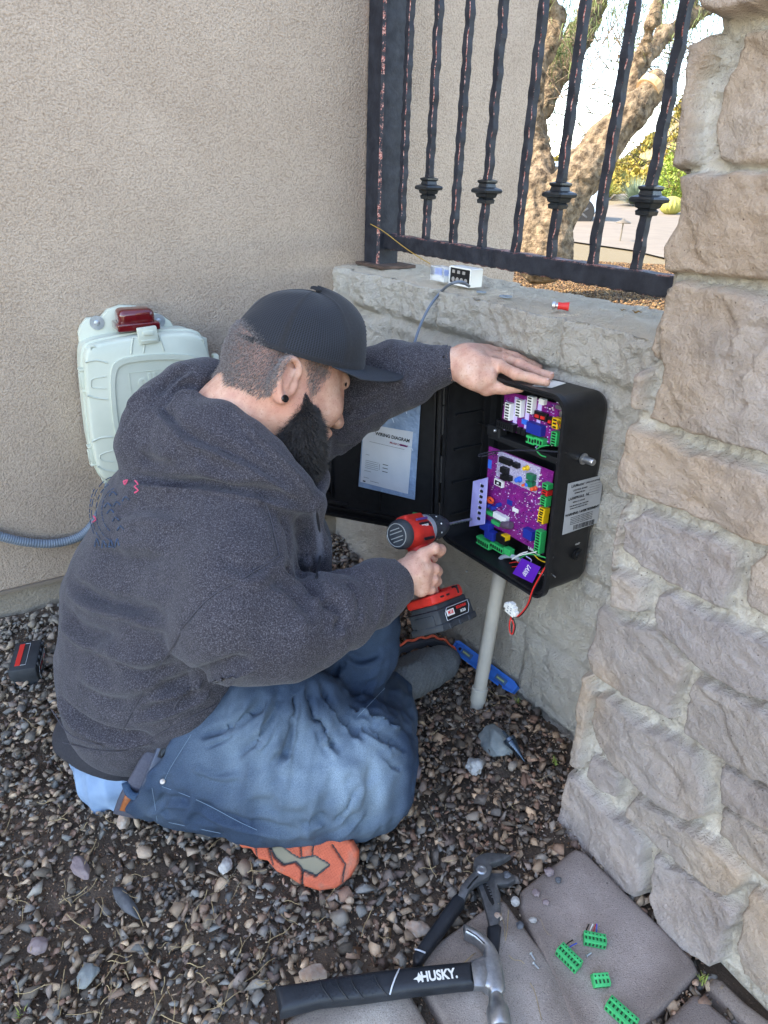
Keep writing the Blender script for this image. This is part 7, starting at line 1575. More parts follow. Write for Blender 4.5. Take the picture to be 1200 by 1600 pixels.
def terminal(u, v, z, ang, L, W, H, n, lab, tilt=0, wires=None, steps=True):
    p = G(u, v, z); T = Matrix.Translation(Vector(p))@Matrix.Rotation(ang, 4, 'Z')@Matrix.Rotation(tilt, 4, 'X'); t = empty('terminal_plug', p, lab, 'terminal plug', 'green terminal plugs on the pavers', mw=T)
    b = MB(); b.box((0, 0, 0), (L, W, H), .0007); b.box((0, W*.28, H*.5), (L, W*.42, H*.25), .0005)
    for i in range(n+1): b.box((-L/2+L*i/n*.985+.0004, -W*.12, H*.52), (.0009, W*.45, H*.12))
    bd = b.o('plug_body', M('bright_green', lin('2fb56c'), lin('279e5e'), 60, rough=.5) if 'bright_green' not in bpy.data.materials else bpy.data.materials['bright_green'], t, smooth=True)
    b = MB()
    for i in range(n): b.box((-L/2+L*(i+.5)/n, -W*.12, H*.505), (L/n*.42, W*.28, .0006)); b.box((-L/2+L*(i+.5)/n, -W*.501, 0), (L/n*.5, .0005, H*.45)); b.lathe([(0, L/n*.24), (.0004, L/n*.2), (.0004, .0001)], (-L/2+L*(i+.5)/n, W*.28, H*.62), (-L/2+L*(i+.5)/n, W*.28, 1), 8)
    props(b.o('plug_slots', pm('slot_dark', '0c3a22') if 'slot_dark' not in bpy.data.materials else bpy.data.materials['slot_dark'], bd))
    for k, (mm, dx_) in enumerate(wires or []):
        b = MB(); x0 = -L/2+L*(k+.7)/n; b.tube(bez([(x0, W*.4, 0), (x0+dx_*.3, W*.9, .002), (x0+dx_, W*1.45, .001+.0015*k)], 10), .0009, 6); b.o('wire_stub', mm, t, smooth=True)
mblu = pm('wire_blue', '2a4aa8'); mwr = pm('wire_red', 'b8303a')
terminal(929, 1469, .020, R(-9), .031, .015, .012, 6, 'green terminal plug with four cut wire stubs, nearest the pillar', 0, [(m_blk, .006), (m_wht, .006), (mwr, .005), (mblu, .001)])
terminal(889, 1497, .020, R(-49), .034, .017, .012, 7, 'long green terminal plug lying on the joint between the pavers, with dark wire stubs', 0, [(m_blk, .002), (mblu, .004)])
terminal(938, 1532, .020, R(6), .022, .016, .013, 4, 'shortest green terminal plug, with four square holes', R(20))
terminal(971, 1585, .020, R(-45), .040, .017, .012, 7, 'green terminal plug cut by the bottom edge of the photo', 0)
def screw(u, v, z, a, lab):
    p = G(u, v, z); t = empty('screw', p, lab, 'screw', 'tiny screws on the pavers', mw=Matrix.Translation(Vector(p))@Matrix.Rotation(a, 4, 'Z')); b = MB(); b.lathe([(0, .001), (0, .0024), (.0008, .0026), (.0018, .0018), (.002, .0011)], (0, 0, 0), (1, 0, 0), 10); b.lathe([(.002+.0006*i, .0011 if i % 2 else .0014) for i in range(14)]+[(.0108, .0002)], (0, 0, 0), (1, 0, 0), 8); b.o('shaft', bpy.data.materials['zinc'], t, smooth=True)
screw(829, 1489, .016, R(-65), 'tiny blued screw right of the hammer head, the upper of the pair'); screw(833, 1504, .016, R(-50), 'tiny blued screw right of the hammer head, the lower of the pair'); screw(916, 1494, .017, R(30), 'tiny screw between the green terminal plugs')
def step_bit():
    a, c = G(786, 1142, .045), G(820, 1190, .018); d = c-a; L = np.linalg.norm(d); t = empty('step_bit', a, 'blue-black cone step drill bit leaning on the big cobble', 'drill bit'); m = M('blued_steel', lin('3a4450'), lin('55626e'), 60, rough=.3, metal=.8)
    b = MB(); b.lathe([(0, .0032), (L*.26, .0034)], a, c, 6); b.o('shank', m, t, world=True)
    pr = [(L*.24, .006), (L*.25, .0125), (L*.34, .0128)]; n = 9
    for i in range(n): r = .0120*(1-(i+1)/(n+1.4)); x = L*(.36+.58*i/n); pr += [(x, r+.0006), (x+L*.05, r)]
    pr.append((L, .0004)); b = MB(); b.lathe(pr, a, c, 24); b.o('cone', m, t, world=True); x_, y_, z_ = basis(d); b = MB(frame(a+d*.62, x_, y_, z_)); b.box((.0, -.0085, .0035), (L*.55, .003, .002), .0004, rot=Matrix.Rotation(R(-9), 3, 'Z')); b.o('flute', m_blk, t, world=True)
step_bit()
def level():
    a, c = G(711, 1008, .030), G(806, 1079, .018); ex = c-a; L = np.linalg.norm(ex); ex /= L; n = NB*.72+UP*.7; n -= ex*(n@ex); n /= np.linalg.norm(n); ey = np.cross(n, ex)
    T = frame(a, ex, ey, n); t = empty('torpedo_level', a, 'blue torpedo spirit level lying against the foot of the block wall', 'spirit level', mw=T); W = .030
    o = [(0, -W*.32), (.012, -W/2), (L-.03, -W/2), (L, -W*.30), (L+.002, W*.30), (L-.012, W/2), (.008, W/2), (0, W*.34)]; ml_ = M('blue_plastic', lin('1f62b4'), lin('2a70c4'), 30, rough=.4, bump=.2, bscale=300, bdist=.001)
    b = MB(); b.prism(o, -.009, .004, .002, seg=2); i_ = [(c_[0]*.94+L*.03, c_[1]*.66) for c_ in o]; b.o('body', ml_, t, smooth=True)
    b = MB(); n_ = len(o); v = [(x, y, .004) for x, y in o]+[(x, y, .004) for x, y in i_]+[(x, y, .009) for x, y in o]+[(x, y, .009) for x, y in i_]; f = []
    for i in range(n_): j = (i+1) % n_; f += [(i, j, n_+j, n_+i), (2*n_+i, 3*n_+i, 3*n_+j, 2*n_+j), (i, 2*n_+i, 2*n_+j, j), (n_+i, n_+j, 3*n_+j, 3*n_+i)]
    b.add(v, f); b.o('rail', ml_, t)
    for x in (L*.22, L*.52, L*.78):
        b = MB(); b.box((x, 0, .0045), (.030, .013, .003), .001); w_ = b.o('vial_window', pm('window_grey', '3a5a80') if 'window_grey' not in bpy.data.materials else bpy.data.materials['window_grey'], t); b = MB(); b.tube([(x-.010, 0, .007), (x+.010, 0, .007)], .0022, 8); b.o('vial', pm('vial_yellow', '9aa878', .2) if 'vial_yellow' not in bpy.data.materials else bpy.data.materials['vial_yellow'], w_, smooth=True)
    for x in (.018, L-.03): b = MB(); b.lathe([(0, .004), (.0008, .0035), (.0008, .0003)], (x, 0, .004), (x, 0, 1), 12); b.o('hole', m_blk, t)
level()
# ---- odds and ends on top of the block wall
def wtop():
    z = .806; T0 = lambda u, v, zz=z: G(u, v, zz)
    p = T0(726, 446); T = frame(p, DB, -NB, UP); t = empty('relay_socket', p, 'small black and white relay socket with four round holes on top of the block wall', 'relay', mw=T)
    b = MB(); b.box((0, 0, .018), (.062, .030, .030), .001); b.o('socket_body', m_blk, t); b = MB(); b.box((0, 0, .0345), (.064, .032, .003), .0006); b.box((.0325, 0, .018), (.003, .032, .034), .0005); b.box((-.0325, 0, .018), (.003, .032, .034), .0005); b.box((0, 0, .002), (.066, .032, .004), .0005); b.o('socket_frame', m_wht, t)
    b = MB(); [b.lathe([(0, .0048), (.001, .0046), (.001, .0003)], (x, -.0152, .011), (x, -1, .011), 12) for x in (-.020, -.007, .006, .019)]; [b.box((x, -.0155, .026), (.008, .001, .006)) for x in (-.02, -.004, .012)]; b.o('socket_holes', pm('pale_hole', '9a948c'), t)
    p = T0(690, 440); t = empty('clear_relay', p, 'clear plastic relay showing a blue coil, left of the black socket', 'relay', mw=frame(p, DB, -NB, UP))
    b = MB(); b.box((0, 0, .016), (.048, .028, .030), .002); b.o('clear_cover', M('clear_cover', (.8, .85, .85, 1), rough=.1, alpha=.35, spec=.8), t, smooth=True); b = MB(); b.box((0, 0, .008), (.040, .022, .012), .001); b.o('relay_frame', m_wht, t); b = MB(); b.box((.008, -.001, .018), (.016, .018, .012), .002); b.box((-.012, 0, .019), (.004, .018, .014), .001); b.o('coil', m_lbl, t)
    b = MB(); [b.box((x, -.013, .020), (.003, .002, .016)) for x in (-.02, -.014, .018)]; b.o('contact', m_sil, t)
    b = MB(); pts = [T0(676, 436, .815), T0(700, 440, .825), T0(722, 438, .832)]; cab = [T0(733, 447, .822), T0(722, 441, .832), T0(706, 443, .83)]+[P(u, v, Z) for u, v, Z in ((690,455,1.352),(672,478,1.345),(659,503,1.335),(650,528,1.315),(645,548,1.31),(643,575,1.30),(643,610,1.31))]
    b.tube(bez(cab, 60), .0028, 8); props(b.o('grey_cable', M('grey_jacket', lin('6a7480'), rough=.5), None, smooth=True), 'thin grey cable running from the relay over the block wall edge down behind the arm', 'cable')
    for k, (u, v, a, lab) in enumerate(((733, 449, .3, 'red wire nut beside the black relay socket'), (738, 443, -.8, 'red wire nut behind the nearer one at the relay socket'))):
        p = T0(u, v); t = empty('wire_nut', p, lab, 'wire nut', 'red wire nuts', mw=Matrix.Translation(Vector(p))@Matrix.Rotation(a, 4, 'Z')); b = MB(); b.lathe([(0, .001), (0, .0045), (.004, .005), (.012, .003), (.0125, .0003)], (0, 0, .005), (1, 0, .005), 10); b.o('nut_shell', m_red, t, smooth=True)
    for k, (u, v, r, lab) in enumerate(((752, 457, .010, 'smaller grey flat washer on the wall top, nearer the relay'), (790, 464, .0125, 'larger grey flat washer on the wall top'))):
        p = T0(u, v, .803); b = MB(Matrix.Translation(Vector(p))); n = 24; vs = [(q*math.cos(a), q*math.sin(a), z_) for z_ in (0, .0022) for q in (r, r*.45) for a in np.linspace(0, 2*math.pi, n, endpoint=False)]; f = []
        for i in range(n): j = (i+1) % n; f += [(i, j, n+j, n+i), (2*n+i, 3*n+i, 3*n+j, 2*n+j), (i, 2*n+i, 2*n+j, j), (n+i, n+j, 3*n+j, 3*n+i)]
        b.add(vs, f); props(b.o('washer', M('grey_washer', lin('7d8890'), rough=.5), None, world=True), lab, 'washer')
    a, c = T0(862, 477, .812), T0(889, 479, .812); d = c-a; L = np.linalg.norm(d); t = empty('crimp_connector', a, 'red crimp connector with a bright metal end on the wall top', 'connector'); b = MB(); b.lathe([(L*.35, .003), (L*.36, .0062), (L*.6, .0058), (L, .0074), (L, .003)], a, c, 16); b.o('red_sleeve', m_red, t, world=True, smooth=True); b = MB(); b.lathe([(0, .004), (.001, .0068), (L*.2, .0068), (L*.25, .0045), (L*.37, .0045)], a, c, 14); b.o('metal_end', m_sil, t, world=True, smooth=True)
    b = MB(); p0 = FO+DB*.010+UP*.885; b.tube(bez([P(579, 350, 1.60), P(600, 362, 1.575), P(630, 385, 1.54), P(655, 402, 1.50), P(672, 412, 1.48)], 24), .0011, 5); props(b.o('thin_wire', M('tan_wire', lin('a8853c'), rough=.6), None, smooth=True), 'thin tan wire hanging from the fence post across the rail', 'wire')
    for k, (u, v, s, lab) in enumerate(((995, 489, .010, 'curled brown dry leaf at the end of the wall top'), (973, 485, .006, 'smaller pale dry leaf beside the curled brown one'))):
        p = T0(u, v, .805); V = []; n = 7
        for i in range(n):
            for j in range(5): x = (i/(n-1)-.5)*2; y = (j/4-.5)*(1-x*x)*.9; V.append(p+s*V3(x, y, .5*abs(y)+.35*x*x+.15*math.sin(i*2)))
        props(mk('dry_leaf', V, [(i*5+j, i*5+j+1, i*5+6+j, i*5+5+j) for i in range(n-1) for j in range(4)], M('leaf_brown', lin('7a5226'), lin('a8823c'), 200, rough=.8), loc=p), lab, 'leaf')
wtop()
# ---- small things in the gap behind the man
def behind():
    p = G(503, 893, .03); q = G(512, 884, .045); t = empty('marker_pen', p, 'blue and yellow capped tool end lying in the gravel behind his forearm', 'tool'); b = MB(); b.lathe([(0, .003), (0, .009), (.012, .009)], p, q, 14); b.o('yellow_end', m_yel, t, world=True, smooth=True); b = MB(); b.lathe([(.012, .010), (.026, .010), (.028, .006), (.028, .0005)], p, q, 14); b.o('blue_end', m_lbl, t, world=True, smooth=True)
    b = MB(); b.tube(bez([G(u, v, .05) for u, v in ((512,905),(530,896),(545,906),(535,916),(520,912),(540,900),(560,905))], 40), .0016, 6); props(b.o('red_lead', m_red, None, smooth=True), 'thin red test lead coiled on the gravel behind his forearm', 'wire')
    p0, p1 = G(548, 905, .06), G(610, 886, .07); t = empty('tool_handle', p0, 'red tool handle half hidden behind the right forearm', 'tool'); b = MB(); b.lathe([(0, .004), (.002, .012), (.02, .014), (.06, .013), (.075, .010)], p0, p1, 16); b.o('handle_grip', m_redp, t, world=True, smooth=True); b = MB(); b.lathe([(.074, .0035), (.12, .0035)], p0, p1, 8); b.o('shaft', m_steel, t, world=True)
behind()
# ---- weeds
def tuft(u, v, z, n, h, lab, seed, mat):
    p = G(u, v, z); rs = np.random.RandomState(seed); V = []; Fq = []; k = 0
    for _ in range(n):
        a = rs.uniform(0, 6.28); d = V3(math.cos(a)*.5, math.sin(a)*.5, 1); s = V3(-math.sin(a), math.cos(a), 0); q = p+V3(*rs.normal(0, h*.2, 2), 0); l = h*rs.uniform(.5, 1.2)
        for i in range(4):
            w = h*.07*(1-i/3.4); V += [q-s*w, q+s*w]
            if i: Fq.append((k-2, k-1, k+1, k))
            k += 2; q = q+d*l/4; d = d+V3(math.cos(a)*.3, math.sin(a)*.3, -.1)
    props(mk('grass_tuft', V, Fq, mat, loc=p), lab, 'grass tuft')
mgr = M('grass_blade', (.16, .26, .04, 1), (.35, .34, .08, 1), 200, rough=.6)
tuft(1098, 1535, .008, 16, .014, 'small green-yellow grass tuft in the joint at the corner of the large paver', 1, mgr); tuft(1001, 1396, .008, 9, .010, 'tiny grass tuft between the pillar foot and the large paver', 2, mgr); tuft(868, 1192, .010, 12, .018, 'feathery green weed in the gravel at the foot of the pillar', 3, mgr); tuft(30, 1588, .010, 9, .012, 'small green weed in the lower left corner', 4, mgr); tuft(808, 1098, .012, 10, .013, 'small olive weed by the end of the blue level', 6, mgr)
p_ = on_ground(1036, 478) if 'on_ground' in globals() else None
# ================================================================== beyond the fence
def BX(u, v, Z): return P(u, v, Z)
def bgz(x, y): return float(gz(np.array([x]), np.array([y]))[0])
def on_ground(u, v):
    d = P(u, v, 1)-CAM; t = .5
    for _ in range(4000):
        p = CAM+d*t
        if p[2] < bgz(p[0], p[1]): return p
        t += .01+t*.004
    return CAM+d*t
def gravel_bed():
    n = 60000; x = RNG.uniform(.2, 5.5, n); y = RNG.uniform(1.9, 9.5, n)
    ok = (((x-KO[0])*NB[0]+(y-KO[1])*NB[1]) < -.22) & (((x-AO[0])*DA[0]+(y-AO[1])*DA[1]) > 1.5)
    pr = PRJ(np.stack([x, y, gz(x, y)], 1)); ok &= (pr[:, 0] > 740) & (pr[:, 0] < 1100) & (pr[:, 1] > 366+((pr[:, 0]-860)*.12)) & (pr[:, 1] < 540)
    x, y, pr = x[ok], y[ok], pr[ok]; n = len(x); size = RNG.uniform(.012, .026, n)*.9
    cc = np.array([lin(c)[:3] for c in ('6e5236', '8a6a45', 'a88458', '5a432e', '957a58', '7d6246')])[RNG.randint(0, 6, n)]*RNG.uniform(.35, .75, (n, 1))
    props(scatter('landscape_gravel', np.stack([x, y, gz(x, y)+.008], 1), size, cc, m_gravel, .6), 'warm brown landscape gravel behind the block wall under the tree', 'gravel', kind='stuff')
gravel_bed()
# driveway
dp = [on_ground(u, v) for u, v in ((700, 366), (860, 374), (985, 392), (1100, 420), (1130, 352), (1000, 316), (930, 324), (760, 322))]
dp = [p+UP*.02 for p in dp]
props(mk('driveway', dp, [tuple(range(len(dp)))], M('pale_concrete', (.15, .125, .095, 1), (.18, .15, .115, 1), 2, rough=.9, bump=.3, bscale=40)), kind='structure')
# car seen behind the trunk
def car():
    w = on_ground(905, 354); wz = w[2]; ex, ey = V3(-.985, .17, 0), V3(-.17, -.985, 0)      # ex: towards its front (left), ey: towards us
    T = frame(w+V3(0, 0, 0)-ex*0, ex, ey, UP); c = empty('parked_car', w, 'silver car parked on the pale driveway behind the tree', 'car', mw=T)
    prof = [(-.42, .42), (-.44, .75), (-.40, .98), (-.20, 1.12), (.1, 1.42), (.6, 1.50), (1.6, 1.46), (2.2, 1.05), (3.1, .90), (3.35, .62), (3.3, .32), (2.9, .25), (-.30, .25)]
    b = MB(); vs = []; fs = []
    layers = [(-1.75, .10), (-1.66, 0), (-.08, 0), (0.0, .06)]
    for (yy, ins) in layers:
        for (x, z) in prof: vs.append((x*(1-ins*.2)+ins*.2, yy if z < 1.0 else yy+(.22 if yy < -.9 else -.22)*(z-1.0)/.5, z-(ins*.3 if z > .6 else -ins*.5)))
    k = len(prof)
    for i in range(len(layers)-1):
        for j in range(k): fs.append((i*k+j, i*k+(j+1) % k, (i+1)*k+(j+1) % k, (i+1)*k+j))
    fs += [tuple(range(k-1, -1, -1)), tuple(3*k+j for j in range(k))]; b.add(vs, fs); b.o('body', M('silver_paint', (.40, .40, .40, 1), rough=.25, metal=.6, coat=.5), c, smooth=True)
    g = MB(); g.prism([(-.22, 1.08), (.14, 1.38), (1.0, 1.41), (1.0, 1.06)], -.13, -.095); g.prism([(1.06, 1.06), (1.06, 1.41), (1.56, 1.38), (2.05, 1.06)], -.13, -.095)
    T2 = Matrix(((1, 0, 0, 0), (0, 0, 1, 0), (0, 1, 0, 0), (0, 0, 0, 1)))
    g2 = MB(T2); [g2.prism(p, -.055, -.03) for p in ([(-.22, 1.08), (.14, 1.36), (1.0, 1.38), (1.0, 1.06)], [(1.06, 1.06), (1.06, 1.38), (1.5, 1.35), (2.0, 1.06)])]; g2.o('side_window', M('car_glass', (.02, .02, .025, 1), rough=.08), c)
    for x in (0, 2.55):
        t = MB(); t.lathe([(0, .20), (0, .31), (.02, .33), (.20, .33), (.22, .31), (.22, .2)], (x, -.20, .33), (x, 1, .33), 28); wh = t.o('wheel', M('tyre', (.02, .02, .02, 1), rough=.85) if x == 0 else bpy.data.materials['tyre'], c, smooth=True)
        t = MB(); t.lathe([(0, .21), (.015, .19), (.004, .06), (.02, .04), (.02, .001)], (x, .0, .33), (x, 1, .33), 20)
        for q in range(5): a = q*1.2566; t.box((x+.11*math.cos(a), .018, .33+.11*math.sin(a)), (.17, .014, .045), .005, rot=Matrix.Rotation(-a, 3, 'Y'))
        t.o('rim', M('alloy', (.10, .10, .10, 1), rough=.5, metal=.5) if x == 0 else bpy.data.materials['alloy'], wh, smooth=True)
car()
def path_light():
    g = on_ground(968, 381); c = empty('path_light', g, 'small mushroom-cap garden path light on the gravel by the driveway', 'lamp')
    m = M('bronze', (.18, .15, .11, 1), rough=.5, metal=.5); top = np.linalg.norm(P(970, 353, 1)-CAM)
    h = .38; b = MB(); b.tube([(0, 0, 0), (0, 0, h)], .014, 8); b.o('stem', m, c)
    b = MB(); b.lathe([(0, .13), (.012, .135), (.02, .13), (.05, .05), (.07, .02), (.085, .001)], (0, 0, h-.03), (0, 0, 1), 20); b.o('cap', m, c, smooth=True)
path_light()
# ---- tree: mesquite with thick leaning limbs, traced at one distance, with true thickness
m_bark = M('bark', (.055, .036, .02, 1), (.29, .215, .135, 1), scale=19, rough=.95, bump=1.0, bscale=38, bdetail=8, bdist=.03, attr=None)
def foliage(name, pts, n, L, w, mat, parent, droop=1.0, seed=0, spread=.35):
    """thin drooping leaf strands"""
    rs = np.random.RandomState(seed); V = []; Fq = []; k = 0
    for _ in range(n):
        p = pts[rs.randint(len(pts))]+rs.normal(0, spread, 3)*(1, 1, .7); a = rs.uniform(0, 6.28); d = V3(math.cos(a)*.6, math.sin(a)*.6, rs.uniform(-.2, .6)); l = L*rs.uniform(.4, 1.2)
        s = V3(-d[1], d[0], 0); s /= np.linalg.norm(s); q = p.copy(); m = 5
        for i in range(m):
            ww = w*(1-i/m*.8); V += [q-s*ww, q+s*ww]
            if i: Fq.append((k-2, k-1, k+1, k)); 
            k += 2; q = q+d*l/m; d = d+V3(0, 0, -.42*droop)
    return mk(name, V, Fq, mat, parent)
def tree():
    Z = 5.6; base = on_ground(850, 386)
    t = empty('mesquite_tree', base, 'leaning desert tree with thick rough-barked forked trunk and a sawn-off limb', 'tree')
    S = SDF(); k = .05
    def limb(pts, dz=0):
        q = [(P(u, v, Z+z_), r*(Z+z_)/F) for (u, v, r, z_) in pts]
        for (a, ra), (b, rb) in zip(q[:-1], q[1:]): S.cone(a, b, ra, rb, k)
    limb([(850,400,44,0),(838,360,38,0),(833,300,32,0),(842,262,26,.1),(838,235,21,.1),(828,205,19,.15),(846,165,18,.2),(858,135,20,.25),(880,100,22,.3),(905,55,20,.4),(925,10,18,.5),(950,-60,16,.6)])
    limb([(842,255,18,.1),(835,190,13,0),(838,120,14,-.1),(862,55,13,-.15),(868,30,13,-.2),(852,-5,12,-.3),(840,-60,10,-.3)])
    limb([(850,385,42,0),(872,330,30,-.1),(905,278,32,-.15),(945,225,29,-.2),(985,182,25,-.3),(1018,140,19,-.35),(1021,133,17,-.35)])
    limb([(972,190,20,-.25),(985,140,16,-.2),(1000,95,14,-.1),(1040,55,13,0),(1085,26,9,.1),(1110,12,7,.1),(1160,-20,5,.1)])
    limb([(985,140,15,-.2),(1003,85,12,-.3),(1018,40,11,-.4),(1040,-30,9,-.5)])
    limb([(1060,30,8,0),(1080,0,8,.1),(1110,-40,7,.2)])
    S.plane(P(1021, 133, Z-.35)+ (RT*.55-DN*.6)*.0, RT*.62-DN*.75-FWD*.35) if False else None
    disp = lambda p: .022*fbm(p*np.array([7, 7, 3.5]), 4, 5)+.03*np.abs(fbm(p*13, 3, 8))-.01
    V, Q = S.mesh(.017, disp, 1); mk('trunk', V, Q, m_bark, t, smooth=True)
    c = P(1022, 131, Z-.37); ax = (RT*.66-DN*.75); b = MB(); b.lathe([(-.06, .105), (.0, .108), (.004, .09), (.004, .001)], c-ax*.02, c+ax, 20); b.o('sawn_end', M('sawn_wood', (.42, .24, .11, 1), (.55, .38, .2, 1), 30, rough=.9), t, world=True)
    tips = [P(u, v, Z+z_) for (u, v, z_) in ((860,20,-.2),(900,-10,.3),(940,-20,.5),(1000,-20,.2),(1040,-30,0),(1085,10,.1),(1110,0,.2),(925,20,.4),(1060,-20,.3),(1130,-10,.1),(880,40,.3),(1000,10,-.4),(1100,40,.2),(960,-60,.4),(1040,-80,.2),(870,90,.2))]
    ml = M('fine_leaf', (.12, .17, .05, 1), (.20, .24, .08, 1), 4, rough=.7)
    tips += [P(u, v, Z+.3) for u, v in ((930,60),(960,40),(900,120),(1010,20),(1040,90),(1060,120),(1075,70),(985,60),(1030,200),(1050,180),(880,200),(930,180))]
    f = foliage('crown', tips, 3600, .36, .0034, ml, t, seed=4, spread=.24)
    f2 = foliage('leaf_sprouts', [P(878, 70, Z), P(868, 85, Z), P(885, 50, Z+.1)], 260, .16, .004, ml, t, 1.2, 6, .05)
    # bare twigs
    rs = np.random.RandomState(9); b = MB()
    for _ in range(170):
        u, v = rs.uniform(850, 1110), rs.uniform(60, 260); a = P(u, v, Z+rs.uniform(-.3, .6)); d = RT*rs.uniform(-1, 1)-DN*rs.uniform(-.6, 1)+FWD*rs.uniform(-.5, .5); s = rs.normal(0, .2, 3)
        b.tube([a+d*l*.35+s*l*l*.35 for l in np.linspace(0, 1.2, 5)], [.005, .004, .003, .0025, .0015], 4)
    props(b.o('bare_twigs', m_bark, t, world=True), kind='stuff')
tree()
# ---- bushes
def spiky(u, v, h, n, mat, lab, cat, name, seed, w=.022, spread=.55):
    g = on_ground(u, v); t = empty(name, g, lab, cat); rs = np.random.RandomState(seed); V = []; Fq = []; k = 0
    for _ in range(n):
        a = rs.uniform(0, 6.28); e = math.acos(rs.uniform(.05, 1)); d = V3(math.sin(e)*math.cos(a), math.sin(e)*math.sin(a), math.cos(e)); s = np.cross(d, UP); s /= np.linalg.norm(s)+1e-6; l = h*rs.uniform(.75, 1.05); q = d*h*.12+V3(0, 0, .05)
        for i in range(4):
            ww = w*(1-i/3.3); V += [q-s*ww, q+s*ww]
            if i: Fq.append((k-2, k-1, k+1, k))
            k += 2; q = q+d*l/3; d = d+V3(0, 0, -.10*spread)
    mk('leaves', V, Fq, mat, t, world=False); return t
m_yucca = M('yucca_leaf', (.12, .17, .12, 1), (.20, .25, .16, 1), 5, rough=.6); m_gold = M('gold_leaf', (.22, .24, .04, 1), (.34, .32, .07, 1), 5, rough=.7)
m_bush = M('green_leaf', (.12, .21, .02, 1), (.26, .31, .04, 1), 6, rough=.6)
spiky(992, 322, .95, 520, m_yucca, 'spiky blue-green yucca clump beyond the driveway', 'shrub', 'yucca', 1)
spiky(945, 312, .8, 300, m_gold, 'yellow-green spiky clump left of the blue-green yucca', 'shrub', 'agave', 2)
spiky(828, 330, 1.0, 420, m_gold, 'yellow-green spiky clump behind the foot of the tree', 'shrub', 'agave', 12)
def bush(u, v, r, n, mat, lab, seed, name='bush', leaf=.05, sx=1, sz=1):
    g = on_ground(u, v); t = empty(name, g, lab, 'bush'); rs = np.random.RandomState(seed)
    d = rs.normal(size=(n, 3)); d /= np.linalg.norm(d, axis=1)[:, None]; rr = r*rs.uniform(.45, 1.0, (n, 1))**.6*(1+.22*fbm(d*2.1+seed, 2, seed))[:, None]; p = d*rr*(sx, sx, sz)+V3(0, 0, r*.8*sz)
    a = rs.normal(size=(n, 3)); a /= np.linalg.norm(a, axis=1)[:, None]; b = np.cross(a, rs.normal(size=(n, 3))); b /= np.linalg.norm(b, axis=1)[:, None]; l = leaf*rs.uniform(.6, 1.3, (n, 1))
    V = np.stack([p-a*l, p+b*l*.45, p+a*l, p-b*l*.45], 1).reshape(-1, 3); Q = np.arange(4*n).reshape(n, 4)
    mk('leaves', V, Q, mat, t, world=False)
    bb = MB(); [bb.tube([(0, 0, 0), tuple(rs.uniform(-.3, .3, 2)*r)+(r*.9,)], .02, 5) for _ in range(4)]; bb.o('stems', m_bark, t)
bush(1046, 318, .85, 4200, m_bush, 'bright yellow-green leafy bush beside the stone pillar', 3, sx=.8, sz=1.3)
bush(1060, 246, 1.0, 900, m_bush, 'green sprig of a bush showing at the pillar edge higher up', 14, leaf=.06) if False else None
def barrel():
    g = on_ground(1046, 336); t = empty('barrel_cactus', g, 'round golden barrel cactus at the edge of the pillar', 'cactus')
    V = []; n = 48; m = 18; r = .33
    for i in range(m+1):
        th = math.pi*i/m
        for j in range(n): ph = 2*math.pi*j/n; rr = r*math.sin(th)*(1+.11*math.cos(ph*16)); V.append((rr*math.cos(ph), rr*math.sin(ph), .28+r*.85*math.cos(th)))
    Fq = [(i*n+j, i*n+(j+1) % n, (i+1)*n+(j+1) % n, (i+1)*n+j) for i in range(m) for j in range(n)]
    mk('ribbed_body', V, Fq, M('cactus_skin', (.28, .27, .05, 1), (.38, .34, .09, 1), 20, rough=.7), t, world=False, smooth=True)
barrel()
# low boulders across the drive
rk = MB()
def boulders():
    for k, (u, v, s) in enumerate([(940, 310, .26), (955, 309, .2), (972, 311, .3), (988, 310, .2), (925, 311, .22), (1006, 312, .24)]):
        g = on_ground(u, v); bm = bmesh.new(); bmesh.ops.create_icosphere(bm, subdivisions=3, radius=1); V = np.array([q.co[:] for q in bm.verts]); Fq = np.array([[q.index for q in f.verts] for f in bm.faces]); bm.free()
        V *= (1+.25*fbm(V*1.5+k*3, 3, k))[:, None]*np.array([1.5, 1, .7])*s
        o = mk('boulder', V, Fq, bpy.data.materials['tan_rock'] if 'tan_rock' in bpy.data.materials else m_rt, smooth=True); o.location = Vector(g)
        props(o, ['pale boulder below the left of the yucca', 'small boulder second from left across the drive', 'widest pale boulder under the yucca', 'small boulder right of the widest one', 'leftmost boulder across the driveway', 'rightmost boulder beside the yucca'][k], 'boulder', 'boulders across the driveway')
boulders()
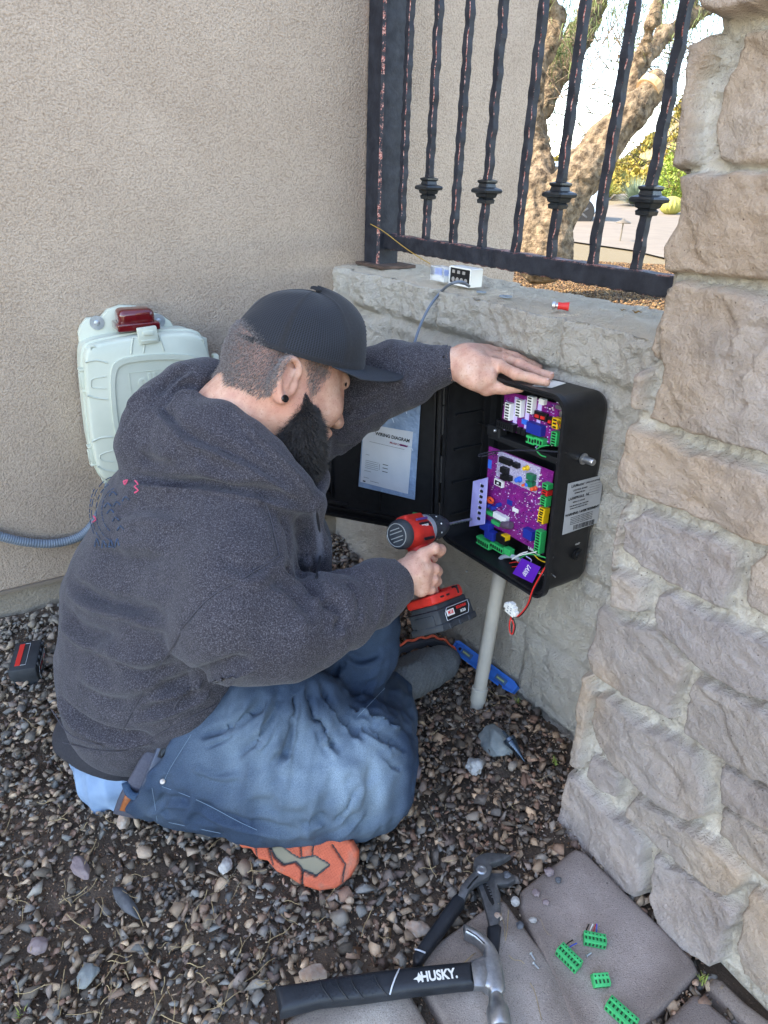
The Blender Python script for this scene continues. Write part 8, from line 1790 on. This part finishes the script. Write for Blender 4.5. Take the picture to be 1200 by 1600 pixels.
# hillside covered with golden brush
def hills():
    n = 90; xs = np.linspace(-40, 130, n); ys = np.linspace(30, 130, 60); X, Y = np.meshgrid(xs, ys, indexing='ij')
    base = gz(X, Y); up_ = np.clip((Y-33)/34, 0, 1)**1.1; sl = np.clip((X/Y-.28)/.20, 0, 1); prof = 1.8+15*sl*sl*(3-2*sl)+(.4+1.2*sl)*fbm(np.stack([X/9, Y/9, 0*X], -1), 4, 6)
    Z = base-.1+up_*prof; i = np.arange(X.size).reshape(X.shape); Q = np.stack([i[:-1, :-1], i[1:, :-1], i[1:, 1:], i[:-1, 1:]], -1).reshape(-1, 4)
    props(mk('hills', np.stack([X, Y, Z], -1).reshape(-1, 3), Q, M('hillside', (.20, .155, .085, 1), (.26, .20, .10, 1), .25, rough=1, bump=1, bscale=1.5, bdist=.3), smooth=True), kind='structure')
    m = 6000; x = RNG.uniform(-6, 60, m); y = RNG.uniform(32, 72, m); k = 40
    z = np.interp(np.clip((y-26)/40, 0, 1), [0, 1], [0, 1]); ix = np.clip(((x+40)/170*(n-1)), 0, n-2).astype(int); iy = np.clip((y-30)/100*59, 0, 58).astype(int); zz = Z[ix, iy]
    V = []; rs = RNG; c = np.stack([x, y, zz], 1); rad = rs.uniform(.25, .6, m)
    d = rs.normal(size=(m, k, 3)); d /= np.linalg.norm(d, axis=2)[..., None]; p = c[:, None]+d*rad[:, None, None]*rs.uniform(.5, 1, (m, k, 1))*(1, 1, .8)+np.array([0, 0, .4])
    a = rs.normal(size=(m, k, 3))*.07; b = rs.normal(size=(m, k, 3))*.07
    V = np.stack([p-a, p+b, p+a, p-b], 2).reshape(-1, 3)
    cc = np.array([lin(q)[:3] for q in ('8c7a32', '9c8a3a', '6c6c34', '7e763c', 'a8943e')])[rs.randint(0, 5, m)]*rs.uniform(.6, .9, (m, 1))
    props(mk('hillside_brush', V, np.arange(len(V)).reshape(-1, 4), M('brush_leaf', (1, 1, 1, 1), rough=.9, attr='Col'), col=rgba(np.repeat(cc, k*4, 0))), 'golden desert brush covering the far hillside', 'brush', kind='stuff')
hills()
